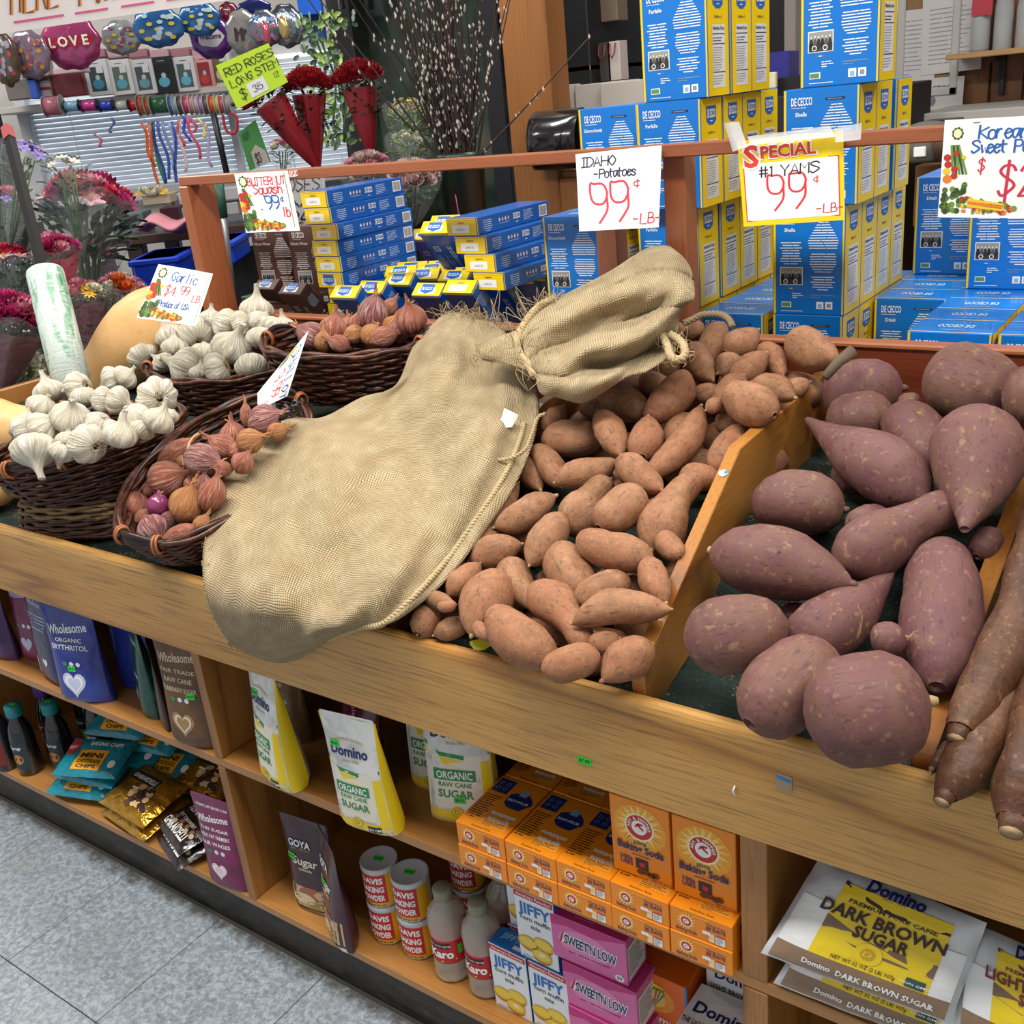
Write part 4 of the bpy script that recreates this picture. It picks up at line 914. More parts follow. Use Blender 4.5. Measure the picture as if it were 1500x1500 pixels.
for k in range(4): lying(LB0, -1.414+.022*k, 1.75-.004*k, 1.279-k*.0364, -.01*k, 'long blue spaghetti box, %s from the top of the right pile' % ('first' if k == 0 else ORD[k].strip()))
def standing(me, px, py, Z, rz, lean, label, grp):
    q = at(px, py, Z=Z); o = bpy.data.objects.new('spaghetti_box', me); COL.objects.link(o)
    o.matrix_local = Matrix.Translation((q[0], q[1], Z)) @ Matrix.Rotation(rz, 4, 'Z') @ Matrix.Rotation(lean, 4, 'X') @ Matrix.Translation((0, 0, -SH)); tag(o, label, 'box', grp)
GS = 'upright long pasta boxes with yellow tops'
for k, (px, py) in enumerate([(482, 436), (520, 429), (560, 417), (602, 433), (647, 429), (694, 417)]):
    standing(LB1 if k not in (4, 5) else LB0, px, py, 1.158 if k < 2 or k == 3 else 1.168, 0, .71, 'upright blue spaghetti box, %s in the front row behind the back board' % nth(k), GS)
for k, (px, py) in enumerate([(606, 411), (620, 403), (636, 398), (650, 394), (664, 390), (590, 400), (574, 406)]): standing(LB1, px-12, py, 1.168, .35, .62, 'turned blue spaghetti box, %s in the rear zigzag row by the centre' % (ORD[k].strip() or 'first'), GS)
for k, (px, py) in enumerate([(738, 415), (755, 411), (771, 406), (786, 402), (800, 398)]): standing(LB0, px-8, py, 1.165, .35, .62, 'turned blue spaghetti box, %s along the zigzag under the right pile' % (ORD[k].strip() or 'first'), GS)
for k, (px, py) in enumerate([(660, 408), (690, 404), (640, 412)]): standing(LB1, px, py, 1.165, .1, .62, 'blue spaghetti box, %s wedged in the middle of the upright ones' % (ORD[k].strip() or 'first'), GS)
for k, (px, py, Z) in enumerate([(613, 343, 1.30), (626, 334, 1.305), (600, 352, 1.26)]): standing(LB1, px, py, Z-.03, .1, .75, 'blue spaghetti box standing higher between the two lying piles, %s' % ('front', 'rear', 'left')[k], GS)
for k, (px, py) in enumerate([(370, 423), (407, 430), (398, 405), (425, 402)]): standing(LBB, px, py, 1.155, -.05, .66, 'brown whole wheat spaghetti box, %s by the left pile' % nth(k), 'brown whole wheat pasta boxes')
for k, (px, x_) in enumerate(((346, -2.06), (430, -1.93))):
    o = bpy.data.objects.new('pasta_box', PBR); COL.objects.link(o); o.matrix_local = trs((x_, 1.78, 1.112), .12); tag(o, 'tall brown whole wheat pasta box, %s one behind the squash sign' % ('left', 'right')[k], 'box', 'tall brown pasta boxes')
    o = bpy.data.objects.new('pasta_box', PBR); COL.objects.link(o); o.matrix_local = trs((x_, 1.78, .957-.036+.0015), .12); tag(o, 'brown whole wheat pasta box hidden below the %s tall brown box' % ('left', 'right')[k], 'box', 'tall brown pasta boxes')
mb = MB(); mb.box(0, .06, 0, .07, 0, .16, M('#1f4a38', .4), .002); a_ = Art(); a_.rect(.008, .125, .04, .15, M('#1766b8', .4), 1); a_.text('DE CECCO', .024, .133, .01, WHT, 2, 'c', .02, fit=.028); a_.put(mb, S_front(0)); q = at(352, 433, Z=1.12)
tag(mb.build('pasta_box', None, trs((q[0], q[1], .957), .1)), 'small dark green pasta box beside the left rail post', 'box')

# ---------------------------------------------------------------- price signs
def quadS(c, bend=0.0, org=(0, 0, 0)):
    """c: TL TR BR BL in 3D; art coordinates 0..1"""
    TL, TR, BR, BL = [np.asarray(q, float) for q in c]; n = np.cross(TR-TL, BL-TL); n /= -np.linalg.norm(n)
    if n @ (CAM-TL-np.asarray(org)) < 0: n = -n
    def S(P, o):
        u = P[:, 0:1]; v = 1-P[:, 1:2]; return (TL*(1-u)*(1-v)+TR*u*(1-v)+BR*u*v+BL*(1-u)*v)+n*(o+bend*np.sin(u*math.pi)*1+bend*.8*v*v)
    return S
def sheet(mb, S, mat, th=.0006, n=8):
    A = Art(); A.rect(0, 0, 1, 1, mat, 0, n); V, F, m_, _ = A.it[0]; a = S(V, 0); b = S(V, -th); mb.add(a, F, mat); mb.add(b, [f[::-1] for f in F], mat)
    ix = list(range(n+1))+[(n+1)*k+n for k in range(1, n+1)]+[(n+1)*n+n-k for k in range(1, n+1)]+[(n+1)*(n-k) for k in range(1, n)]
    k = len(ix); mb.add(np.concatenate([a[ix], b[ix]]), [(i, k+i, k+(i+1) % k, (i+1) % k) for i in range(k)], mat)
def sign(name, label, px, art, base=WHT, bend=.004, cat='price sign', border=None, **dep):
    deps = dep.get('deps') or [dep]*4
    c3 = [at(*p, **d) for p, d in zip(px, deps)]; o0 = sum(c3)/4; mb = MB(); S0 = quadS([c-o0 for c in c3], bend, o0)
    nn = np.cross(c3[1]-c3[0], c3[3]-c3[0]); nn /= np.linalg.norm(nn); nn = nn if nn @ (CAM-o0) > 0 else -nn
    sheet(mb, S0, base); art.put(mb, S0); return tag(mb.build(name, None, trs(o0)), label, cat)
def veg_border(a, asp=1.0, sc=1.0):
    """printed heap of vegetables down the left and along the bottom"""
    G1, G2, R1, Y1, O1, CR_, W1 = [M(c, .6) for c in ('#4f6a30', '#2f4d22', '#b8301f', '#e3c02c', '#dd7a22', '#e9e3b4', '#6b8f3a')]
    sx, sy = .5*sc*asp, .5*sc; r = random.Random(11)
    for k in range(9): t = k*.7; a.disc(.13*sc+.085*sx*math.cos(t)*1.3, .86+.1*sy*math.sin(t)*1.3, .04*sx, .05*sy, G1 if k % 2 else G2, 1, 8)
    a.disc(.13*sc, .86, .1*sx, .12*sy, CR_, 2, 12, .06)
    for k in range(5): a.poly([(.07*sc+.012*k, .74), (.10*sc+.03*k*sc, .44), (.12*sc+.03*k*sc, .45), (.09*sc+.012*k, .75)], G2 if k % 2 else W1, 1)
    for x, y, q, mt in ((.05, .62, .05, R1), (.06, .55, .05, R1), (.12, .50, .045, R1), (.05, .48, .05, Y1), (.12, .43, .045, R1), (.06, .40, .06, O1), (.13, .66, .04, R1), (.2, .62, .03, Y1)): a.disc(x*sc, y, q*sx*1.9, q*sy*1.9, mt, 2, 10)
    for k in range(34): a.disc((.03+r.random()*.19)*sc, .06+r.random()*.28, .035*sx*2, .04*sy*2, (G1, G2, W1)[k % 3], 2, 8)
    for k in range(40):
        x = .2+.46*k/40; a.disc(x*sc, .05+r.uniform(0, .17)*(1-k/70), .035*sx*r.uniform(1, 2.2), .04*sy*r.uniform(1, 2), (R1, Y1, O1, W1, R1, G1)[k % 6], 3, 8)
    for k in range(3): a.poly([(.25*sc, .17-.03*k), (.55*sc, .13-.03*k), (.56*sc, .15-.03*k), (.26*sc, .20-.03*k)], (Y1, O1, Y1)[k], 4)
RI, BI, DI = M('#d3303f', .5), M('#1f5fae', .5), M('#26244a', .5)
a = Art(); a.hand('IDAHO', .07, .82, .12, .014, DI, .62, gap=.22); a.hand('-Potatoes', .22, .67, .11, .014, DI, .50, gap=.2)
a.hand('99', .17, .09, .50, .026, M('#e8405a', .5), .38, slant=-.02, gap=.35); a.hand('¢', .70, .48, .16, .012, RI, .5); a.hand('-LB-', .70, .06, .13, .014, RI, .5)
sign('price_sign', 'white handwritten Idaho potatoes 99 cents sign hanging on the rail', [(843, 226), (969, 213), (966, 333), (850, 339)], a, deps=[{'Y': 1.618}]*2+[{'Y': 1.600}]*2)
a = Art(); a.rect(.045, .06, .955, .72, WHT, 1, 8)
for x0, y0, x1, y1 in ((.04, .06, .05, .73), (.95, .06, .96, .73), (.04, .055, .96, .065), (.04, .72, .96, .73)): a.rect(x0, y0, x1, y1, M('#d8402a', .5), 2)
SPR = M('#d93a22', .5); a.text('S', .13, .68, .26, WHT, 3, 'c', .07, 1.0, fit=.19); a.text('S', .13, .69, .24, SPR, 4, 'c', .03, 1.0, fit=.15)
a.text('PECIAL', .49, .77, .15, WHT, 3, 'c', .06, 1, fit=.56); a.text('PECIAL', .49, .775, .135, SPR, 4, 'c', .03, 1, fit=.53)
a.hand('#1 YAMS', .20, .56, .12, .014, M('#1e1b2c', .5), .62); a.hand('99', .25, .16, .40, .022, M('#dd2f3c', .5), .36, gap=.45); a.hand("¢", .72, .42, .12, .010, RI, .5); a.hand('-LB-', .74, .10, .10, .012, RI, .5)
YS = sign('price_sign', 'yellow bordered special yams 99 cents sign taped on the rail', [(1080, 207), (1235, 190), (1238, 322), (1090, 332)], a, base=PYEL, bend=.002, deps=[{'Y': 1.618}]*2+[{'Y': 1.605}]*2)
a = Art(); veg_border(a, .75, .75); a.rect(.2, .955, .99, .966, M('#4f9a4a', .5), 1); a.hand('Korean', .24, .80, .13, .014, BI, .42, gap=.15); a.hand('Sweet Potatoes', .20, .66, .12, .014, BI, .38, gap=.15)
a.hand('$', .25, .47, .12, .010, RI, .3); a.hand('$2.99', .38, .22, .30, .020, M('#c92c48', .5), .30, gap=.25); a.disc(.56, .30, .02, .03, M('#c92c48', .5), 3, 10)
sign('price_sign', 'white Korean sweet potato sign with vegetable border at the right edge', [(1384, 176), (1610, 164), (1612, 320), (1374, 318)], a, bend=.002, deps=[{'Y': 1.618}]*4)
a = Art(); veg_border(a, 1.1, 1.15); a.rect(.15, .955, .93, .963, M('#3f7a4a', .5), 1); a.rect(.925, .06, .935, .96, M('#3f7a4a', .5), 1); a.hand('BUTTERNUT', .24, .79, .13, .016, RI, .48, gap=.2); a.hand('Squash', .32, .64, .15, .018, RI, .55); a.hand('.99', .40, .38, .22, .022, BI, .45); a.hand('¢', .78, .46, .14, .014, BI, .45); a.hand('lb', .78, .24, .16, .018, RI, .45)
sign('price_sign', 'small butternut squash sign with vegetable border on the rail post', [(343, 255), (421, 250), (441, 338), (362, 341)], a, deps=[{'Y': 1.618}]*2+[{'Y': 1.60}]*2)
a = Art(); veg_border(a, 1.0, 1.1); a.rect(.2, .955, .93, .963, M('#5f9a6a', .5), 1); a.rect(.955, .06, .962, .96, M('#5f9a6a', .5), 1); a.hand('Garlic', .32, .74, .17, .014, BI, .5, gap=.2); a.hand('$4.', .30, .48, .17, .014, RI, .42); a.hand('99', .56, .52, .15, .013, RI, .4); a.hand('LB', .80, .42, .13, .012, RI, .4); a.hand('Produce of USA', .27, .26, .11, .012, BI, .32, gap=.14)
sign('price_sign', 'garlic price card with vegetable border propped behind the rear garlic', [(232, 387), (312, 401), (287, 478), (201, 466)], a, D=2.12)
a = Art(); a.hand('SHALLOT', .1, .70, .2, .02, BI, .5); a.hand('9.99', .30, .38, .24, .024, RI, .45); a.hand('lb', .78, .08, .22, .022, RI, .5); a.rect(.03, .05, .97, .065, M('#5f9a6a', .5), 1); a.disc(.06, .6, .05, .2, M('#4f6a30', .6), 1); a.disc(.07, .7, .03, .1, M('#e3c02c', .6), 2)
sign('price_sign', 'shallot price card seen edge-on over the front shallot basket', [(452, 484), (421, 580), (378, 601), (377, 576)], a, deps=[{'D': 2.02}, {'D': 1.98}, {'D': 1.93}, {'D': 1.96}], bend=.0)
TAPE = M('#dfe3e8', .12, alpha=.45, name='clear_tape')
for k, (pp, lb) in enumerate((([(1060, 180), (1082, 178), (1096, 215), (1075, 222)], 'clear tape strip at the left top of the yams sign'), ([(1222, 188), (1262, 180), (1262, 204), (1225, 208)], 'crumpled clear tape at the right top of the yams sign'), ([(1095, 200), (1215, 184), (1225, 200), (1100, 212)], 'clear tape band over the top edge of the yams sign'))):
    sign('tape', lb, pp, Art(), base=TAPE, bend=.006, cat='tape', Y=1.606)
a = Art(); a.hand('99', .1, .15, .7, .07, RI, .5); sign('sticker', 'small white sticker scrap on the rail beside the squash sign', [(423, 251), (435, 249), (436, 258), (424, 260)], a, bend=0, cat='sticker', Y=1.6235)

# ---------------------------------------------------------------- burlap sacks
def burlap():
    m, nt, b = newmat('burlap_weave'); tc = N(nt, 'TexCoord'); sp = N(nt, 'SeparateXYZ')
    nz = noise(nt, tc.outputs['UV'], 9, 3, .5); ns = mth(nt, 'MULTIPLY', mth(nt, 'SUBTRACT', nz, .5), .035)
    L(nt, tc.outputs['UV'], sp.inputs[0]); th = 270.0
    u = mth(nt, 'MULTIPLY', mth(nt, 'ADD', sp.outputs[0], ns), th*math.pi); v = mth(nt, 'MULTIPLY', mth(nt, 'ADD', sp.outputs[1], ns), th*math.pi)
    a = mth(nt, 'ABSOLUTE', mth(nt, 'SINE', u)); c = mth(nt, 'ABSOLUTE', mth(nt, 'SINE', v)); h = mth(nt, 'MULTIPLY', a, c)
    w2 = noise(nt, tc.outputs['UV'], 26, 3, .5)
    base = ramp(nt, w2, [(.3, '#b39d76'), (.5, '#bda781'), (.7, '#c9b690')]); dark = ramp(nt, h, [(.04, 1.), (.32, 0.)])
    L(nt, mix(nt, mth(nt, 'MULTIPLY', dark, .85), base, '#4a3c27'), b.inputs['Base Color']); b.inputs['Roughness'].default_value = .95; b.inputs['Specular IOR Level'].default_value = .1
    b.inputs['Sheen Weight'].default_value = .1
    bump(nt, b, h, .7, .0022); return m
BURL = burlap(); JUTE = M('#b9a47c', .95); JUTD = M('#a08c66', .95)
def interp_grid(C, nu, nv):
    C = np.array(C, float)
    A = np.array([_cr(r, nv) for r in C]); B = np.array([_cr(A[:, j], nu) for j in range(A.shape[1])]); return B.transpose(1, 0, 2)
def cloth(rows, depth, offs, nu=8, nv=6, seed=0, wrinkle=.004, folds=None):
    P = [[None]*len(r) for r in rows]
    for i, r in enumerate(rows):
        for j, (px, py) in enumerate(r):
            q = depth(i, j, px, py); P[i][j] = q+camdir(q)*offs[i][j]*.01
    G = interp_grid(P, nu, nv); sh = G.shape; Q = G.reshape(-1, 3)
    w_ = fnoise(Q, seed, 26, 5)*wrinkle+fnoise(Q, seed+3, 75, 3)*wrinkle*.3
    if folds:
        uu, vv_ = np.meshgrid(np.linspace(0, 1, sh[0]), np.linspace(0, 1, sh[1]), indexing='ij'); w_ = w_+folds(uu.ravel(), vv_.ravel())
    d = CAM-Q; d /= np.linalg.norm(d, axis=1)[:, None]; Q = Q+d*w_[:, None]; G = Q.reshape(sh)
    # tuck the border under so that the edge has thickness
    cen = G.mean(axis=(0, 1)); 
    def tuck(E, k): e = E-camdirs(E)*.012*k; return e+(cen-e)*.02
    G = np.concatenate([tuck(G[:1], 1.5), tuck(G[:1], .8), G, tuck(G[-1:], .8), tuck(G[-1:], 1.5)], 0)
    G = np.concatenate([tuck(G[:, :1], 1.5), tuck(G[:, :1], .8), G, tuck(G[:, -1:], .8), tuck(G[:, -1:], 1.5)], 1)
    du = np.linalg.norm(np.diff(G, axis=0), axis=2).mean(1); dv = np.linalg.norm(np.diff(G, axis=1), axis=2)
    U = np.concatenate([[0], np.cumsum(du)]); vv = np.concatenate([np.zeros((G.shape[0], 1)), np.cumsum(dv, 1)], 1); vv -= vv[:, vv.shape[1]//2][:, None]
    vmean = vv.mean(0); V2 = .55*vv+.45*vmean[None]
    uv = [(U[i], V2[i, j]) for i in range(G.shape[0]) for j in range(G.shape[1])]
    return G, uv
def camdirs(E): d = CAM-E; return d/np.linalg.norm(d, axis=-1)[..., None]
def prs(s): return [[tuple(map(float, q.split(','))) for q in r.split()] for r in s.strip().split('\n')]
R1_ = prs('''648,462 660,459 675,460 690,464 705,468 720,474 735,484 745,496 752,508
607,507 625,500 650,496 675,498 700,505 722,513 742,523 758,533 772,546
580,565 605,548 635,540 665,538 695,546 722,556 748,566 770,575 788,584
530,583 560,590 600,592 640,588 680,590 715,598 745,608 768,620 784,632
473,612 520,622 565,632 610,636 655,638 695,646 727,658 752,670 769,678
425,614 460,637 515,662 570,675 620,681 665,689 700,701 728,715 746,724
375,638 420,667 475,697 530,716 585,728 630,738 668,750 695,764 713,772
335,690 385,715 440,742 495,762 550,776 595,786 635,797 662,811 679,818
310,740 358,765 412,790 465,809 518,821 562,829 600,838 630,849 646,856
299,800 345,822 395,843 445,859 492,869 532,875 568,878 596,884 609,888
300,860 340,880 385,896 430,906 470,912 505,914 535,914 560,914 573,911
316,908 345,923 380,933 415,938 450,938 480,932 505,925 522,921 533,917
338,942 358,954 378,963 398,969 420,969 440,963 455,951 470,941 484,931''')
O1_ = [[0, 1, 1.5, 1, 1.5, 1, 1, .5, 0], [.5, 2.5, 3, 2, 1.5, 2, 2.2, 1.2, 0], [0, 2, 3.2, 3.4, 2.0, 2.2, 3, 2, .3], [0, .5, 1.5, 3, 3.6, 2.6, 3.2, 2.4, .3], [2.2, 1.0, .2, .8, 2.4, 3.6, 3, 2.2, .3], [4.6, 4.4, 2.0, .6, 1.0, 2.4, 3.4, 2.2, .3],
       [2.4, 4.6, 4.8, 3.0, 1.8, 1.8, 2.8, 2.4, .3], [1.2, 3.4, 4.8, 4.8, 3.8, 2.6, 2.2, 2.2, .3], [.8, 2.8, 4.0, 4.6, 4.6, 3.8, 2.8, 2.0, .2], [.6, 2.4, 3.2, 3.6, 3.8, 3.6, 2.8, 1.8, .2], [.5, 2, 2.6, 2.8, 2.8, 2.6, 2.0, 1.2, .1], [0, 1, 1.6, 1.8, 1.8, 1.5, 1.2, .6, 0], [0, 0, .3, .4, .4, .3, .2, 0, 0]]
SPL = (.905-.43*1.0, .43)
def dep1(i, j, px, py):
    q = at(px, py, pl=SPL); f = at(px, py, Y=.932); k = min(1, max(0, (i-9)/3+.0))
    if i <= 9: return q
    t = (i-9)/3; t = {10: .30, 11: .8, 12: 1}[i]
    return at(px, py, D=(q-CAM) @ CF*(1-t)+t*((f-CAM) @ CF))
O1_ = [[v*1.15 for v in r] for r in O1_]
def fold1(u, v):
    e = np.clip(np.minimum(v, 1-v)*7, 0, 1)*np.clip(np.minimum(u*6, (1-u)*9), 0, 1); x = 2.6*v+1.1*u+.25*np.sin(5*u+1)
    return 1.5*e*(.011*np.sin(2*math.pi*x)+.006*np.sin(2*math.pi*(3.1*u-1.4*v)+1)+.0035*np.sin(2*math.pi*(6.5*v-2.2*u)+2*np.sin(4*u)))
G, uv = cloth(R1_, dep1, O1_, seed=3, folds=fold1)
sack = thing('burlap_sack', 'large tan burlap sack spread over the left bins and hanging over the oak board', 'sack', G[60, 25], 'burlap sacks'); o0 = G[60, 25]
mb = MB(); mb.grid(G-o0, BURL, True, uv=uv); so = mb.build('sack_cloth', sack)
def solid(o, t=.003):
    md = o.modifiers.new('thickness', 'SOLIDIFY'); md.thickness = t; md.offset = 0
solid(so)
def twist(P, r, mat, n=2, pitch=.012, k=5):
    P = np.array(P); L_ = np.concatenate([[0], np.cumsum(np.linalg.norm(np.diff(P, axis=0), axis=1))]); m = max(8, int(L_[-1]/pitch*7)); s = np.linspace(0, L_[-1], m); Q = np.stack([np.interp(s, L_, P[:, i]) for i in range(3)], 1)
    tg = np.gradient(Q, axis=0); tg /= np.linalg.norm(tg, axis=1)[:, None]+1e-9; a = np.cross(tg, [0.1, .2, 1]); a /= np.linalg.norm(a, axis=1)[:, None]; b_ = np.cross(tg, a); out = []
    for q in range(n):
        ph = s/pitch*2*math.pi+q*2*math.pi/n; out.append(Q+(a*np.cos(ph)[:, None]+b_*np.sin(ph)[:, None])*r*.55)
    return [(o_, r*.62) for o_ in out]
def seam(path, r, parent, name, o0, mat=JUTE, lab=None):
    m = MB()
    for P_, rr in twist(path-o0, r, mat): m.tube(P_, rr, mat, 5)
    return tag(m.build(name, parent), lab)
col = -2-7; path = G[26:-4, col]; seam(path+camdirs(path)*.004, .0042, sack, 'seam_cord', o0)
def frays(path, o0, parent, n, ln, seed, r=.00045):
    R = np.random.RandomState(seed); m = MB()
    for k in range(n):
        p = path[R.randint(len(path))]+R.normal(size=3)*.004; d = R.normal(size=3); d[2] = abs(d[2])*.7; d /= np.linalg.norm(d); l = ln*R.uniform(.3, 1); c = R.normal(size=3)*l*.35
        m.tube(_cr([p-o0, p+d*l*.35+c*.6-o0, p+d*l*.7+c*1.2-o0, p+d*l*.8-[0, 0, l*.5]+c*.6-o0, p+d*l*.5-[0, 0, l*.8]-o0], 3), r*R.uniform(.7, 1.5), JUTE if k % 3 else JUTD, 3)
    return tag(m.build('frayed_threads', parent), kind='stuff')
frays(G[2, 4:-14], o0, sack, 110, .05, 1); frays(G[70:, 3], o0, sack, 60, .012, 2, .0005)
sign('paper_scrap', 'torn white paper scrap stuck on the large sack near its seam', [(739, 598), (760, 608), (750, 626), (729, 628)], Art(), bend=.003, cat='scrap', D=float((at(745, 612, pl=SPL)-CAM) @ CF)-.055)
pth = [at(x, y, pl=SPL)+camdir(at(x, y, pl=SPL))*.035 for x, y in ((800, 606), (788, 612), (778, 640), (768, 660), (745, 672), (718, 674))]
m = MB()
for P_, rr in twist(_cr(pth)-pth[0], .003, JUTE): m.tube(P_, rr, JUTE, 4)
tag(m.build('loose_cord', None, trs(pth[0])), 'loose jute cord end hanging from the large sack onto the yams', 'cord')
c7 = lambda x, y: (700+x/3.75, 340+y/3.75)
R2_ = [[c7(*q) for q in r] for r in prs('''215,545 235,590 250,630 262,670 275,705 290,735 303,752 313,765 322,778
320,440 332,490 338,545 345,600 350,655 350,705 350,755 350,810 345,880
480,345 490,400 500,465 500,545 490,625 480,700 470,775 460,840 440,905
620,275 640,335 660,400 660,480 640,560 620,640 600,730 588,830 570,935
740,210 760,280 790,350 800,430 790,520 770,620 740,720 712,800 680,880
850,138 880,210 910,290 920,370 910,460 890,560 870,650 850,725 818,795
930,92 970,160 1010,240 1020,320 1010,400 1000,480 990,560 972,645 932,762
1000,76 1060,130 1100,210 1112,290 1100,370 1080,430 1062,500 1060,585 1040,690
1052,80 1125,140 1170,210 1187,300 1182,370 1150,392 1112,440 1092,545 1082,655''')]
O2_ = [[0, .8, 1.2, 1.4, 1.5, 1.4, 1.2, .8, 0], [0, 2.2, 3, 2, 1.4, 2.2, 2.4, 1.8, 0], [0, 3.4, 4.2, 1.0, .5, 2.8, 3.2, 2.6, .2], [0, 4.2, 3.0, -1.2, .8, 4.4, 1.0, 3.4, .4], [0, 4.4, 4.4, .8, .2, 4.6, -.8, 3.0, .6], [0, 4.0, 5.0, 2.6, .6, 4.2, 1.0, -1, 1.2], [0, 3.6, 5.0, 4.4, 2.2, 4.8, 2.6, -1.6, 1.6], [0, 3.0, 4.4, 4.8, 4.6, 4.2, 0, -1.6, 1.4], [0, 1, 2, 2.4, 2.4, 1.2, -1.2, -1.6, 1]]
SP2L = (1.10-.57*1.31, .57)
O2_ = [[v*1.35 for v in r] for r in O2_]
def dep2(i, j, px, py): return at(px, py, pl=SP2L)
def fold2(u, v):
    e = np.clip(np.minimum(v, 1-v)*9, 0, 1)*np.clip(.35+u*1.2, 0, 1); x = 3.1*v+.55*np.sin(2.6*u+.4)-.25*u+.15
    a = np.abs(np.sin(math.pi*x))**.55; y = 2.3*u-1.2*v+.3
    return e*(.034*(a-.62)+.010*np.abs(np.sin(math.pi*y)))
G2, uv2 = cloth(R2_, dep2, O2_, 10, 7, seed=8, wrinkle=.003, folds=fold2); o2 = G2[40, 25]
sack2 = thing('burlap_sack', 'crumpled tan burlap sack folded over the yams against the rail posts', 'sack', o2, 'burlap sacks')
mb = MB(); mb.grid(G2-o2, BURL, True, uv=uv2); solid(mb.build('sack_cloth', sack2))
nk = [at(*c7(*q), pl=SP2L) for q in ((430, 360), (350, 400), (280, 470), (225, 560), (215, 620), (240, 680), (280, 730), (310, 790))]; nk = _cr([q+camdir(q)*.018 for q in nk])
m = MB(); tg = np.gradient(nk, axis=0)
for P_, rr in twist(nk-o2, .0065, JUTE, 3, .02): m.tube(P_, rr, JUTE, 5)
tag(m.build('neck_cord', sack2), 'thick wrapped jute cord')
ear = [[at(*c7(*q), pl=(SP2L[0]+.0, SP2L[1]))+camdir((0, 1, 1))*0 for q in r] for r in (((5, 640), (8, 655), (12, 670), (20, 690), (28, 700)), ((60, 610), (70, 635), (75, 660), (80, 690), (85, 712)), ((130, 575), (140, 605), (150, 640), (150, 680), (150, 720)), ((220, 540), (230, 590), (235, 640), (240, 690), (270, 760)))]
for i in range(4):
    for j in range(5): ear[i][j] = ear[i][j]+camdir(ear[i][j])*(.012+.018*math.sin(j/4*math.pi))
E_ = interp_grid(ear, 5, 5); mb = MB(); mb.grid(E_-o2, BURL, True, uv=[(i*.006, j*.005) for i in range(E_.shape[0]) for j in range(E_.shape[1])]); solid(mb.build('sack_corner', sack2))
frays(nk, o2, sack2, 90, .05, 4); frays(E_.reshape(-1, 3)[:22], o2, sack2, 30, .03, 5)
hm = [at(*c7(*q), pl=SP2L) for q in ((985, 505), (1010, 560), (1040, 620), (1060, 680), (1100, 700), (1135, 680), (1130, 620), (1090, 580), (1050, 560))]; hm = _cr([q+camdir(q)*.03 for q in hm])
seam(hm, .006, sack2, 'hem_cord', o2); frays(hm, o2, sack2, 30, .03, 6)
rp = [at(*c7(*q), pl=(SP2L[0]-.02, SP2L[1])) for q in ((1130, 500), (1180, 480), (1230, 455), (1290, 450), (1340, 455), (1380, 480), (1400, 520))]; rp = _cr([q+camdir(q)*.05 for q in rp]); m = MB()
for P_, rr in twist(rp-rp[0], .005, JUTD, 3, .02): m.tube(P_, rr, M('#7d6c50', .95), 5)
tag(m.build('jute_rope_end', None, trs(rp[0])), 'twisted jute rope end lying over the yams by the back board', 'rope')
